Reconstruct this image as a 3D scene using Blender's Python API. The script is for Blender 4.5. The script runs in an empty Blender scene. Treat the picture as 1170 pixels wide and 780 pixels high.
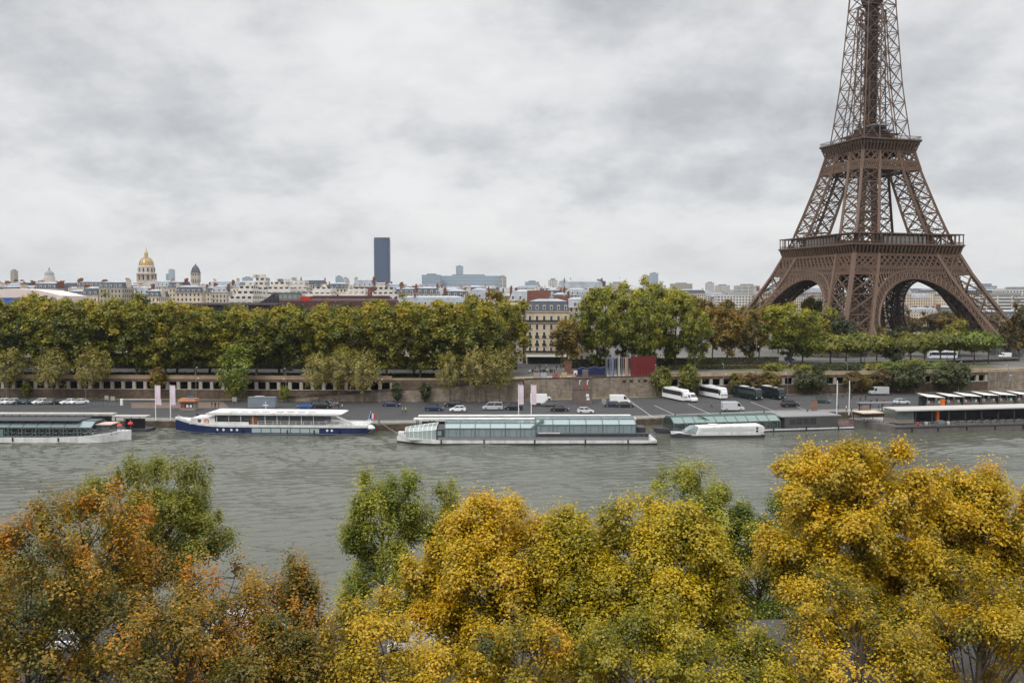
import bpy, bmesh, math, random
import numpy as np
from mathutils import Vector, Matrix

C = bpy.context.scene.collection
scene = bpy.context.scene
R = math.radians
H_CAM, F_PX = 38.0, 1056.0
PITCH = math.atan(51.0 / F_PX)

# ------------------------------------------------------------------ camera
cam = bpy.data.cameras.new('camera')
cam.sensor_width = 36.0
cam.lens = 36.0 * F_PX / 1170.0
cam.clip_start, cam.clip_end = 0.5, 60000.0
cam_o = bpy.data.objects.new('camera', cam)
C.objects.link(cam_o)
cam_o.location = (0, 0, H_CAM)
cam_o.rotation_euler = (math.pi / 2 - PITCH, 0, 0)
scene.camera = cam_o

# ------------------------------------------------------------------ light
SUN_EL, SUN_AZ = R(48), R(215)          # azimuth measured from +Y towards +X
world = bpy.data.worlds.new('World')
scene.world = world
world.use_nodes = True
sun = bpy.data.lights.new('sun', 'SUN')
sun.energy, sun.angle, sun.color = 1.5, R(14), (1.0, 0.965, 0.92)
sun_o = bpy.data.objects.new('sun', sun)
C.objects.link(sun_o)
sd = Vector((math.sin(SUN_AZ) * math.cos(SUN_EL), math.cos(SUN_AZ) * math.cos(SUN_EL), math.sin(SUN_EL)))
sun_o.rotation_euler = sd.to_track_quat('Z', 'Y').to_euler()
scene.view_settings.view_transform = 'Standard'
scene.view_settings.look = 'None'
scene.view_settings.exposure = 0.0
scene.view_settings.gamma = 1.0
scene.view_settings.use_curve_mapping = False
scene.cycles.max_bounces = 6
scene.cycles.diffuse_bounces = 3
scene.cycles.glossy_bounces = 3
scene.cycles.transparent_max_bounces = 12
scene.cycles.transmission_bounces = 4
scene.cycles.volume_bounces = 0
scene.cycles.sample_clamp_indirect = 4.0


class NT:
    """small helper round a node tree"""
    def __init__(s, tree):
        s.t = tree
        s.n = tree.nodes
        s.n.clear()
    def new(s, typ, **kw):
        n = s.n.new(typ)
        for k, v in kw.items():
            setattr(n, k, v)
        return n
    def link(s, a, b):
        s.t.links.new(a, b)
    def val(s, x, sock):
        if isinstance(x, (int, float)):
            sock.default_value = x
        elif isinstance(x, (tuple, list)):
            sock.default_value = tuple(x) if len(x) == len(sock.default_value) else (*x, 1)
        else:
            s.link(x, sock)
    def math(s, op, a, b=0.0, c=None, clamp=False):
        n = s.new('ShaderNodeMath', operation=op, use_clamp=clamp)
        s.val(a, n.inputs[0]); s.val(b, n.inputs[1])
        if c is not None:
            s.val(c, n.inputs[2])
        return n.outputs[0]
    def vmath(s, op, a, b=(0, 0, 0)):
        n = s.new('ShaderNodeVectorMath', operation=op)
        s.val(a, n.inputs[0]); s.val(b, n.inputs[1])
        return n.outputs[0]
    def noise(s, vec, scale, detail=4.0, rough=0.55, dist=0.0):
        n = s.new('ShaderNodeTexNoise')
        s.link(vec, n.inputs['Vector'])
        n.inputs['Scale'].default_value = scale
        n.inputs['Detail'].default_value = detail
        n.inputs['Roughness'].default_value = rough
        n.inputs['Distortion'].default_value = dist
        return n.outputs['Fac']
    def ramp(s, fac, stops):
        n = s.new('ShaderNodeValToRGB')
        s.link(fac, n.inputs[0])
        e = n.color_ramp.elements
        while len(e) < len(stops):
            e.new(0.5)
        for i, (p, c) in enumerate(stops):
            e[i].position = p
            e[i].color = (*c, 1) if len(c) == 3 else c
        return n.outputs[0]
    def mapr(s, v, a, b, c, d):
        n = s.new('ShaderNodeMapRange')
        s.link(v, n.inputs[0])
        for i, x in enumerate((a, b, c, d)):
            n.inputs[1 + i].default_value = x
        return n.outputs[0]
    def mix(s, f, a, b, mode='MIX'):
        n = s.new('ShaderNodeMix', data_type='RGBA', blend_type=mode)
        s.val(f, n.inputs[0]); s.val(a, n.inputs[6]); s.val(b, n.inputs[7])
        return n.outputs[2]


# overcast sky: a Nishita sky almost wholly behind a deck of layered cloud, brighter overhead
w = NT(world.node_tree)
out = w.new('ShaderNodeOutputWorld')
sky = w.new('ShaderNodeTexSky', sky_type='NISHITA', sun_disc=False)
sky.sun_elevation, sky.sun_rotation = SUN_EL, SUN_AZ
sky.altitude, sky.air_density, sky.dust_density = 60, 1.0, 1.5
b1 = w.new('ShaderNodeBackground')
w.link(sky.outputs[0], b1.inputs[0]); b1.inputs[1].default_value = 0.10
tc = w.new('ShaderNodeTexCoord')
sep = w.new('ShaderNodeSeparateXYZ')
w.link(tc.outputs['Generated'], sep.inputs[0])
z = w.math('MAXIMUM', sep.outputs[2], 0.0)
zz = w.math('ADD', z, 0.42)
cmb = w.new('ShaderNodeCombineXYZ')
w.link(w.math('DIVIDE', sep.outputs[0], zz), cmb.inputs[0])
w.link(w.math('DIVIDE', sep.outputs[1], zz), cmb.inputs[1])
cmb.inputs[2].default_value = 1.3
big = w.noise(cmb.outputs[0], 2.2, 5.0, 0.52, 0.0)
v2 = w.vmath('ADD', cmb.outputs[0], (11.3, 4.1, 7.7))
sml = w.noise(v2, 6.0, 7.0, 0.60, 0.05)
tone = w.math('ADD', w.math('MULTIPLY', big, 0.60), w.math('MULTIPLY', sml, 0.40))
col = w.ramp(tone, [(0.37, (0.52, 0.53, 0.55)), (0.45, (0.655, 0.662, 0.678)), (0.52, (0.79, 0.792, 0.80)), (0.61, (0.885, 0.882, 0.878))])
# haze band: clouds pale out towards the horizon
hz = w.mapr(z, 0.0, 0.10, 0.75, 0.0)
col = w.mix(hz, col, (0.80, 0.795, 0.785))
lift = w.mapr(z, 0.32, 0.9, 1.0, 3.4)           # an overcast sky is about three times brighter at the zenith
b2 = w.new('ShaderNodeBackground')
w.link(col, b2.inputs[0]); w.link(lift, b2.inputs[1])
ms = w.new('ShaderNodeMixShader')
ms.inputs[0].default_value = 0.93
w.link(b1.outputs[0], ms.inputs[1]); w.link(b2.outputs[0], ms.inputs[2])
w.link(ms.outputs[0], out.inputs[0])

# ------------------------------------------------------------------ pixel <-> ground helpers (used only to read true places off the photo)
def ray(px, py):
    a, b = (px - 585) / F_PX, (390 - py) / F_PX
    cp, sp = math.cos(PITCH), math.sin(PITCH)
    return Vector((a, cp + b * sp, -sp + b * cp))
def at_z(px, py, z):
    d = ray(px, py); t = (z - H_CAM) / d.z
    return Vector((d.x * t, d.y * t, z))
def at_y(px, py, Y):
    d = ray(px, py); t = Y / d.y
    return Vector((d.x * t, Y, H_CAM + d.z * t))
def lerp_line(pts, x):
    for (x0, y0), (x1, y1) in zip(pts, pts[1:]):
        if x <= x1:
            return y0 + (y1 - y0) * (x - x0) / (x1 - x0)
    (x0, y0), (x1, y1) = pts[-2:]
    return y0 + (y1 - y0) * (x - x0) / (x1 - x0)

# ------------------------------------------------------------------ materials
MATS = {}
def mat(name, col, rough=0.75, var=0.18, scale=0.6, metal=0.0, bump=0.0, spec=0.3, stain=None, objcol=False, coat=0.0, bscale=None, joints=None):
    """principled surface whose colour wanders with noise; stain = (colour, amount, scale) adds weathering with a shape of its own"""
    if name in MATS:
        return MATS[name]
    m = bpy.data.materials.new(name)
    m.use_nodes = True
    t = NT(m.node_tree)
    o = t.new('ShaderNodeOutputMaterial')
    p = t.new('ShaderNodeBsdfPrincipled')
    t.link(p.outputs[0], o.inputs[0])
    tc = t.new('ShaderNodeTexCoord')
    n = t.noise(tc.outputs['Object'], scale, 5.0, 0.6)
    if objcol:
        oi = t.new('ShaderNodeObjectInfo')
        base = oi.outputs['Color']
    else:
        base = tuple(col)
    k = t.mapr(n, 0.3, 0.7, 1 - var, 1 + var)
    kc = t.new('ShaderNodeCombineXYZ')
    for i in range(3):
        t.link(k, kc.inputs[i])
    c = t.mix(1.0, base, kc.outputs[0], 'MULTIPLY')
    if stain:
        sc, amt, ss = stain
        mp = t.new('ShaderNodeMapping'); mp.inputs['Scale'].default_value = (1, 1, 0.25)
        t.link(tc.outputs['Object'], mp.inputs[0])
        sn = t.noise(mp.outputs[0], ss, 6.0, 0.65, 0.4)
        c = t.mix(t.mapr(sn, 0.48, 0.68, 0.0, amt), c, tuple(sc))
    if joints:                                     # coursed blocks: (width, height) in metres
        sx = t.new('ShaderNodeSeparateXYZ'); t.link(tc.outputs['Object'], sx.inputs[0])
        cx = t.new('ShaderNodeCombineXYZ'); t.link(sx.outputs[0], cx.inputs[0]); t.link(sx.outputs[2], cx.inputs[1])
        br = t.new('ShaderNodeTexBrick'); t.link(cx.outputs[0], br.inputs['Vector'])
        br.inputs['Scale'].default_value = 1.0; br.inputs['Brick Width'].default_value = joints[0]; br.inputs['Row Height'].default_value = joints[1]; br.inputs['Mortar Size'].default_value = .045
        br.inputs['Color1'].default_value = (1.12, 1.1, 1.08, 1); br.inputs['Color2'].default_value = (.74, .75, .76, 1); br.inputs['Mortar'].default_value = (.42, .41, .40, 1)
        c = t.mix(.8, c, br.outputs[0], 'MULTIPLY')
    t.link(c, p.inputs['Base Color'])
    p.inputs['Roughness'].default_value = rough
    p.inputs['Metallic'].default_value = metal
    p.inputs['Specular IOR Level'].default_value = spec
    p.inputs['Coat Weight'].default_value = coat
    if bump:
        bn = t.new('ShaderNodeBump'); bn.inputs['Strength'].default_value = bump
        bn.inputs['Distance'].default_value = 0.1
        t.link(t.noise(tc.outputs['Object'], bscale or scale * 6, 4.0), bn.inputs['Height'])
        t.link(bn.outputs[0], p.inputs['Normal'])
    MATS[name] = m
    return m

def glass(name, col, clear=0.25, rough=0.06):
    """pane that mirrors the sky and lets part of the inside show"""
    if name in MATS:
        return MATS[name]
    m = bpy.data.materials.new(name); m.use_nodes = True
    t = NT(m.node_tree)
    o = t.new('ShaderNodeOutputMaterial')
    p = t.new('ShaderNodeBsdfPrincipled')
    p.inputs['Base Color'].default_value = (*col, 1)
    p.inputs['Roughness'].default_value = rough
    p.inputs['Specular IOR Level'].default_value = 0.9
    tr = t.new('ShaderNodeBsdfTransparent'); tr.inputs[0].default_value = (0.86, 0.92, 0.92, 1)
    mx = t.new('ShaderNodeMixShader'); mx.inputs[0].default_value = 1 - clear
    t.link(tr.outputs[0], mx.inputs[1]); t.link(p.outputs[0], mx.inputs[2])
    t.link(mx.outputs[0], o.inputs[0])
    MATS[name] = m
    return m

def leafmat(name, stops, rand=0.10, trans=0.35):
    """leaves: per-leaf 'tint' picks the autumn colour, each tree shifts a little"""
    m = bpy.data.materials.new(name); m.use_nodes = True
    t = NT(m.node_tree)
    o = t.new('ShaderNodeOutputMaterial')
    a = t.new('ShaderNodeAttribute', attribute_name='tint')
    oi = t.new('ShaderNodeObjectInfo')
    f = t.math('ADD', a.outputs['Fac'], t.math('MULTIPLY', t.math('SUBTRACT', oi.outputs['Random'], 0.5), rand * 2), clamp=True)
    c = t.ramp(f, stops)
    d = t.new('ShaderNodeBsdfDiffuse'); t.link(c, d.inputs[0])
    tr = t.new('ShaderNodeBsdfTranslucent')
    t.link(t.mix(1.0, c, (1.0, 0.95, 0.55), 'MULTIPLY'), tr.inputs[0])
    mx = t.new('ShaderNodeMixShader'); mx.inputs[0].default_value = trans
    t.link(d.outputs[0], mx.inputs[1]); t.link(tr.outputs[0], mx.inputs[2])
    g = t.new('ShaderNodeBsdfGlossy'); g.inputs['Roughness'].default_value = 0.45
    m2 = t.new('ShaderNodeMixShader'); m2.inputs[0].default_value = 0.035
    t.link(mx.outputs[0], m2.inputs[1]); t.link(g.outputs[0], m2.inputs[2])
    t.link(m2.outputs[0], o.inputs[0])
    return m

# ------------------------------------------------------------------ mesh builder
class MB:
    def __init__(s):
        s.v, s.f, s.mi = [], [], []
        s.k = 0
    def add(s, vs, fs):
        b = len(s.v)
        s.v.extend(tuple(map(float, v)) for v in vs)
        s.f.extend(tuple(b + i for i in f) for f in fs)
        s.mi.extend([s.k] * len(fs))
        return s
    def box(s, c, d, rz=0.0, top=(1, 1)):
        """box centred on c with size d; top scales the upper face"""
        hx, hy, hz = d[0] / 2, d[1] / 2, d[2] / 2
        cr, sr = math.cos(rz), math.sin(rz)
        vs = []
        for zz_, (kx, ky) in ((-hz, (1, 1)), (hz, top)):
            for x, y in ((-hx, -hy), (hx, -hy), (hx, hy), (-hx, hy)):
                x, y = x * kx, y * ky
                vs.append((c[0] + x * cr - y * sr, c[1] + x * sr + y * cr, c[2] + zz_))
        return s.add(vs, [(3, 2, 1, 0), (4, 5, 6, 7), (0, 1, 5, 4), (1, 2, 6, 5), (2, 3, 7, 6), (3, 0, 4, 7)])
    def bb(s, x0, x1, y0, y1, z0, z1):
        return s.box(((x0 + x1) / 2, (y0 + y1) / 2, (z0 + z1) / 2), (x1 - x0, y1 - y0, z1 - z0))
    def bar(s, p, q, a, b=None):
        p, q = Vector(p), Vector(q)
        b = b or a
        d = q - p
        if d.length < 1e-6:
            return s
        d.normalize()
        up = Vector((0, 0, 1)) if abs(d.z) < 0.95 else Vector((1, 0, 0))
        u = d.cross(up).normalized(); v = u.cross(d)
        vs = []
        for e in (p, q):
            for i, j in ((-1, -1), (1, -1), (1, 1), (-1, 1)):
                vs.append(e + u * (i * a / 2) + v * (j * b / 2))
        return s.add(vs, [(0, 1, 5, 4), (1, 2, 6, 5), (2, 3, 7, 6), (3, 0, 4, 7), (3, 2, 1, 0), (4, 5, 6, 7)])
    def tube(s, pts, rad, n=6, cap=True):
        pts = [Vector(p) for p in pts]
        rad = rad if isinstance(rad, (list, tuple)) else [rad] * len(pts)
        vs, fs = [], []
        for i, p in enumerate(pts):
            d = (pts[min(i + 1, len(pts) - 1)] - pts[max(i - 1, 0)]).normalized()
            up = Vector((0, 0, 1)) if abs(d.z) < 0.9 else Vector((1, 0, 0))
            u = d.cross(up).normalized(); v = u.cross(d)
            for j in range(n):
                a = 2 * math.pi * j / n
                vs.append(p + (u * math.cos(a) + v * math.sin(a)) * rad[i])
        for i in range(len(pts) - 1):
            for j in range(n):
                k = (j + 1) % n
                fs.append((i * n + j, (i + 1) * n + j, (i + 1) * n + k, i * n + k)[::-1])
        if cap:
            fs.append(tuple(range(n))); fs.append(tuple(range((len(pts) - 1) * n, len(pts) * n))[::-1])
        return s.add(vs, fs)
    def lathe(s, prof, c=(0, 0, 0), n=16, ph=0.0):
        vs, fs = [], []
        for r, zq in prof:
            for j in range(n):
                a = 2 * math.pi * j / n + ph
                vs.append((c[0] + r * math.cos(a), c[1] + r * math.sin(a), c[2] + zq))
        for i in range(len(prof) - 1):
            for j in range(n):
                k = (j + 1) % n
                fs.append((i * n + j, i * n + k, (i + 1) * n + k, (i + 1) * n + j))
        fs.append(tuple(range(n))[::-1]); fs.append(tuple(range((len(prof) - 1) * n, len(prof) * n)))
        return s.add(vs, fs)
    def prism(s, poly, z0, z1):
        """upright prism on a plan polygon (counter-clockwise)"""
        n = len(poly)
        vs = [(x, y, z0) for x, y in poly] + [(x, y, z1) for x, y in poly]
        return s.add(vs, [tuple(range(n))[::-1], tuple(range(n, 2 * n))] + [(i, (i + 1) % n, n + (i + 1) % n, n + i) for i in range(n)])
    def side(s, prof, y0, y1):
        """prism on a side profile in x, z, extruded across y"""
        n = len(prof)
        vs = [(x, y0, zq) for x, zq in prof] + [(x, y1, zq) for x, zq in prof]
        return s.add(vs, [tuple(range(n)), tuple(range(n, 2 * n))[::-1]] + [(i, n + i, n + (i + 1) % n, (i + 1) % n) for i in range(n)])
    def loft(s, secs, close=True, caps=True):
        n = len(secs[0])
        vs = [p for sec in secs for p in sec]
        fs = []
        for i in range(len(secs) - 1):
            for j in range(n if close else n - 1):
                k = (j + 1) % n
                fs.append((i * n + j, i * n + k, (i + 1) * n + k, (i + 1) * n + j))
        if caps:
            fs.append(tuple(range(n))[::-1]); fs.append(tuple(range((len(secs) - 1) * n, len(secs) * n)))
        return s.add(vs, fs)
    def mesh(s, name, mats, smooth=False, uv=False):
        me = bpy.data.meshes.new(name)
        me.from_pydata(s.v, [], s.f)
        for m in (mats if isinstance(mats, (list, tuple)) else [mats]):
            me.materials.append(m)
        if s.k or any(s.mi):
            me.polygons.foreach_set('material_index', s.mi)
        bm = bmesh.new(); bm.from_mesh(me)
        bmesh.ops.recalc_face_normals(bm, faces=bm.faces)
        bm.to_mesh(me); bm.free()
        if smooth:
            me.polygons.foreach_set('use_smooth', [True] * len(me.polygons))
            me.set_sharp_from_angle(angle=R(40))
        if uv:      # metres round the walls and up them
            l = me.uv_layers.new(name='UVMap')
            for p in me.polygons:
                nrm = p.normal
                tx, ty = -nrm.y, nrm.x
                ln = math.hypot(tx, ty) or 1
                for li in p.loop_indices:
                    co = me.vertices[me.loops[li].vertex_index].co
                    l.data[li].uv = ((co.x * tx + co.y * ty) / ln, co.z)
        me.update()
        return me
    def build(s, name, mats, parent=None, smooth=False, bevel=0.0, uv=False, loc=None, rz=0.0):
        o = bpy.data.objects.new(name, s.mesh(name, mats, smooth, uv))
        C.objects.link(o)
        if parent:
            o.parent = parent
        if loc is not None:
            o.location = loc
        if rz:
            o.rotation_euler.z = rz
        if bevel:
            b = o.modifiers.new('bevel', 'BEVEL'); b.width = bevel; b.segments = 2; b.limit_method = 'ANGLE'
        return o

def tag(o, label=None, cat=None, group=None, kind=None):
    if label: o['label'] = label
    if cat: o['category'] = cat
    if group: o['group'] = group
    if kind: o['kind'] = kind
    return o
def thing(name, label, cat, loc=(0, 0, 0), rz=0.0, group=None):
    o = bpy.data.objects.new(name, None)
    o.empty_display_size = 0.5
    C.objects.link(o)
    o.location = loc; o.rotation_euler = (0, 0, rz)
    return tag(o, label, cat, group)
class Proto:
    """first placing moves the prototype itself, later ones copy it"""
    def __init__(s, make): s.make, s.root = make, None
    def put(s, loc, rz, label, group=None, scale=None, color=None):
        if s.root is None:
            s.root = r = s.make()
            r.location = loc; r.rotation_euler = (0, 0, rz)
            r['label'] = label
            if group: r['group'] = group
            if scale: r.scale = (scale,) * 3 if isinstance(scale, (int, float)) else scale
            if color:
                for ch in r.children: ch.color = (*color, 1)
            s.kids = [c for c in C.objects if c.parent == r]
            return r
        r = s.root.copy(); C.objects.link(r)
        for ch in s.kids:
            c = ch.copy(); C.objects.link(c); c.parent = r
            if color: c.color = (*color, 1)
            for g in ch.children:
                d = g.copy(); C.objects.link(d); d.parent = c
        r.location = loc; r.rotation_euler = (0, 0, rz)
        r['label'] = label
        if group: r['group'] = group
        elif 'group' in r: del r['group']
        r.scale = (scale,) * 3 if isinstance(scale, (int, float)) else (scale or (1, 1, 1))
        return r
ORD = ['first', 'second', 'third', 'fourth', 'fifth', 'sixth', 'seventh', 'eighth', 'ninth', 'tenth', 'eleventh', 'twelfth',
       'thirteenth', 'fourteenth', 'fifteenth', 'sixteenth', 'seventeenth', 'eighteenth', 'nineteenth', 'twentieth']
def ordn(i):
    if i < 20: return ORD[i]
    return 'twenty-' + ORD[i - 20] if i < 29 else ('thirtieth' if i == 29 else 'thirty-' + ORD[i - 30])
# ================================================================== setting: river, banks, walls
GZ, QZ = 9.0, 2.0                       # upper bank and lower quay above the water
QUAY = [(-1500, 300), (-600, 272), (-148, 268), (-103, 268), (-38, 262), (0, 265), (40, 273), (85, 286), (114, 290), (167, 302), (300, 345), (1500, 900)]
WALL = [(-1500, 370), (-800, 338), (-182, 329), (-40, 322), (0, 322), (48, 334), (102, 342), (142, 346), (191, 358), (300, 398), (1500, 960)]
def quay_y(x): return lerp_line(QUAY, x)
def wall_y(x): return lerp_line(WALL, x)
def wall_dir(x): return math.atan2(wall_y(x + 2) - wall_y(x - 2), 4)
def quay_dir(x): return math.atan2(quay_y(x + 2) - quay_y(x - 2), 4)

def sheet(name, poly_strip, z, m, zf=None):
    """strip between two lines sampled at the same x: [(x, y0, y1)]"""
    b = MB()
    vs, fs = [], []
    for x, y0, y1 in poly_strip:
        vs += [(x, y0, z), (x, y1, z)]
    for i in range(len(poly_strip) - 1):
        fs.append((2 * i, 2 * i + 2, 2 * i + 3, 2 * i + 1))
    b.add(vs, fs)
    o = b.build(name, m)
    return tag(o, kind='structure')

# water: a rippled mirror over murky green-grey
def water_mat():
    m = bpy.data.materials.new('river_water'); m.use_nodes = True
    t = NT(m.node_tree)
    o = t.new('ShaderNodeOutputMaterial'); p = t.new('ShaderNodeBsdfPrincipled')
    t.link(p.outputs[0], o.inputs[0])
    tc = t.new('ShaderNodeTexCoord')
    n0 = t.noise(tc.outputs['Object'], 0.018, 4.0, 0.6, 0.5)
    c = t.ramp(n0, [(0.3, (0.068, 0.073, 0.055)), (0.7, (0.092, 0.096, 0.074))])
    t.link(c, p.inputs['Base Color'])
    p.inputs['Roughness'].default_value = 0.09
    p.inputs['IOR'].default_value = 1.333
    def mp(rz, sx, sy):
        q = t.new('ShaderNodeMapping'); q.inputs['Rotation'].default_value = (0, 0, rz); q.inputs['Scale'].default_value = (sx, sy, 1)
        t.link(tc.outputs['Object'], q.inputs[0]); return q.outputs[0]
    h2 = t.noise(mp(R(-14), 0.7, 1.3), 1.0, 4.0, 0.6, 0.8)
    bn = t.new('ShaderNodeBump'); bn.inputs['Strength'].default_value = 1.0; bn.inputs['Distance'].default_value = 0.10
    t.link(h2, bn.inputs['Height']); t.link(bn.outputs[0], p.inputs['Normal'])
    return m
wm_ = water_mat()
# the stretch in view is a real wave field: short crested ripples running across the river, rougher and calmer patches
nw = np.random.default_rng(3)
gx = np.arange(-200, 216.1, 0.8); gy = np.arange(96, 306.1, 0.5)
X_, Y_ = np.meshgrid(gx, gy)
def soft(seed, sc):
    q = np.random.default_rng(seed); f_ = np.zeros_like(X_)
    for _ in range(10):
        k = q.normal(size=2) / sc; f_ += np.sin(k[0] * X_ * .7 + k[1] * Y_ * 1.6 + q.uniform(0, 6.28))
    return f_ / 3.2
Z_ = np.zeros_like(X_)
for i in range(64):
    lam = 1.5 * (2.8 ** nw.uniform()); th = math.pi / 2 + R(12) + nw.normal() * .5; k = 2 * math.pi / lam
    ph = k * (X_ * math.cos(th) + Y_ * math.sin(th)) + nw.uniform(0, 6.28)
    Z_ += .033 / k * np.sin(ph + .6 * np.sin(ph * .5 + i))
for i in range(10):
    lam = nw.uniform(9, 22); th = math.pi / 2 + R(-20) + nw.normal() * .5; k = 2 * math.pi / lam
    Z_ += .018 / k * np.sin(k * (X_ * math.cos(th) + Y_ * math.sin(th)) + nw.uniform(0, 6.28))
Z_ *= np.clip(.85 + .45 * soft(1, 22) + .25 * soft(2, 7), .25, 1.7)
edge = np.minimum(np.minimum(X_ + 200, 216 - X_), np.minimum(Y_ - 96, 306 - Y_))
Z_ *= np.clip(edge / 6, 0, 1)
me = bpy.data.meshes.new('river_water')
ny, nx = X_.shape
me.vertices.add(nx * ny); me.vertices.foreach_set('co', np.stack([X_, Y_, Z_], -1).astype(np.float32).ravel())
ii = (np.arange(ny - 1)[:, None] * nx + np.arange(nx - 1)[None, :]).ravel()
q_ = np.stack([ii, ii + 1, ii + nx + 1, ii + nx], -1).astype(np.int32)
me.loops.add(q_.size); me.loops.foreach_set('vertex_index', q_.ravel())
me.polygons.add(len(q_)); me.polygons.foreach_set('loop_start', np.arange(0, q_.size, 4, dtype=np.int32)); me.polygons.foreach_set('loop_total', np.full(len(q_), 4, np.int32))
me.polygons.foreach_set('use_smooth', np.ones(len(q_), bool)); me.materials.append(wm_); me.update(calc_edges=True)
wo = bpy.data.objects.new('river_water', me); C.objects.link(wo); tag(wo, kind='structure')
x0_, x1_, y0_, y1_ = gx[0], gx[-1], gy[0], gy[-1]
b = MB(); b.add([(-2500, 60, 0), (2500, 60, 0), (2500, 1300, 0), (-2500, 1300, 0), (x0_, y0_, 0), (x1_, y0_, 0), (x1_, y1_, 0), (x0_, y1_, 0)], [(0, 1, 5, 4), (1, 2, 6, 5), (2, 3, 7, 6), (3, 0, 4, 7)])
tag(b.build('river_water', wm_), kind='structure')

asphalt = mat('asphalt', (0.047, 0.046, 0.047), 0.85, 0.22, 0.12, bump=0.15, bscale=4, stain=((0.04, 0.04, 0.041), 0.7, 0.12))
asphalt_far = mat('asphalt_upper', (0.062, 0.060, 0.060), 0.85, 0.2, 0.15)
stone_edge = mat('quay_stone', (0.24, 0.225, 0.19), 0.85, 0.25, 0.5, bump=0.3, stain=((0.10, 0.09, 0.07), 0.7, 0.3))
sand_ground = mat('promenade_sand', (0.30, 0.23, 0.16), 0.9, 0.2, 0.3)
earth = mat('city_ground', (0.12, 0.115, 0.10), 0.9, 0.3, 0.02)
grass_m = mat('lawn', (0.055, 0.10, 0.028), 0.9, 0.35, 0.5, bump=0.4, bscale=5)
wall_brown = mat('wall_brown_stone', (0.125, 0.09, 0.065), 0.9, 0.3, 0.5, bump=0.4, stain=((0.05, 0.042, 0.035), 0.8, 0.35), joints=(1.3, .55))
wall_pale = mat('wall_pale_stone', (0.28, 0.23, 0.18), 0.9, 0.3, 0.5, bump=0.5, stain=((0.10, 0.08, 0.062), 0.85, 0.22), joints=(1.5, .6))
pillar_m = mat('pillar_stone', (0.34, 0.31, 0.26), 0.85, 0.2, 0.6, bump=0.2, stain=((0.16, 0.14, 0.11), 0.6, 0.6))
coping_m = mat('coping_sand_stone', (0.42, 0.32, 0.21), 0.85, 0.18, 0.4, stain=((0.2, 0.14, 0.09), 0.5, 0.4))
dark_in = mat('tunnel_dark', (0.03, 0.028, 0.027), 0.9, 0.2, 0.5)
white_line = mat('road_paint', (0.36, 0.36, 0.35), 0.7, 0.35, 0.9)
metal_grey = mat('metal_grey', (0.22, 0.23, 0.24), 0.45, 0.1, 1.0, metal=0.3)
white_paint = mat('white_paint', (0.74, 0.74, 0.73), 0.45, 0.06, 0.8, stain=((0.45, 0.43, 0.39), 0.35, 0.7))
dark_metal = mat('dark_metal', (0.035, 0.036, 0.04), 0.5, 0.15, 1.0)

xs_q = sorted(set([x for x, _ in QUAY] + [x for x, _ in WALL] + list(range(-560, 640, 40))))
sheet('lower_quay', [(x, quay_y(x), wall_y(x) + 6) for x in xs_q], QZ, asphalt)
sheet('upper_bank_ground', [(x * (1 if abs(x) < 1400 else 8), wall_y(x) + 0.6, 13500) for x in xs_q], GZ, earth)
# stone coping along the water, with the quay face below
b = MB(); bf = MB()
quay_face_m = mat('quay_face_stone', (0.115, 0.08, 0.058), 0.85, 0.3, 0.5, bump=0.4, stain=((0.04, 0.042, 0.03), 0.8, 0.3), joints=(1.4, .5))
for (x0, x1) in zip(xs_q, xs_q[1:]):
    y0, y1 = quay_y(x0), quay_y(x1)
    bf.add([(x0, y0 - .2, -2), (x1, y1 - .2, -2), (x1, y1 - .2, QZ - .25), (x0, y0 - .2, QZ - .25)], [(0, 1, 2, 3)])
    b.add([(x0, y0 - .25, QZ - .25), (x1, y1 - .25, QZ - .25), (x1, y1 - .25, QZ + .13), (x0, y0 - .25, QZ + .13),
           (x0, y0 + 1.3, QZ + .13), (x1, y1 + 1.3, QZ + .13), (x1, y1 + 1.3, QZ - .2), (x0, y0 + 1.3, QZ - .2)],
          [(0, 1, 2, 3), (3, 2, 5, 4), (4, 5, 6, 7)])
tag(b.build('quay_kerb', stone_edge), kind='structure'); tag(bf.build('quay_face', quay_face_m), kind='structure')
sheet('quay_pavement', [(x, quay_y(x) + 1.3, quay_y(x) + 6.5) for x in xs_q], QZ + .006, mat('quay_setts', (0.17, 0.165, 0.15), 0.85, 0.25, 0.6, bump=0.3, bscale=3))
# pale verge of paving at the foot of the wall
sheet('quay_verge', [(x, wall_y(x) - 4.2, wall_y(x)) for x in xs_q if -420 < x < 420], QZ + .012, mat('verge', (0.17, 0.14, 0.09), 0.9, 0.4, 0.25, stain=((0.07, 0.09, 0.035), 0.7, 0.2)))
# upper bank: promenade of pale sand, lawn strip, road, pavement beyond
sheet('upper_promenade', [(x, wall_y(x) + .8, wall_y(x) + 12) for x in xs_q if -600 < x < 420], GZ + .006, sand_ground)
sheet('lawn_strip', [(x, wall_y(x) + 3, wall_y(x) + 11) for x in xs_q if -600 < x <= 0], GZ + .03, grass_m)
sheet('lawn_strip', [(x, wall_y(x) + 14, wall_y(x) + 42) for x in xs_q if 85 <= x <= 200], GZ + .03, mat('garden_ground', (0.10, 0.09, 0.045), 0.9, 0.4, 0.2, stain=((0.05, 0.08, 0.03), 0.8, 0.1)))
sheet('upper_road', [(x, wall_y(x) + 50, wall_y(x) + 78) for x in xs_q if -800 < x < 600], GZ + .012, asphalt_far)
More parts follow.
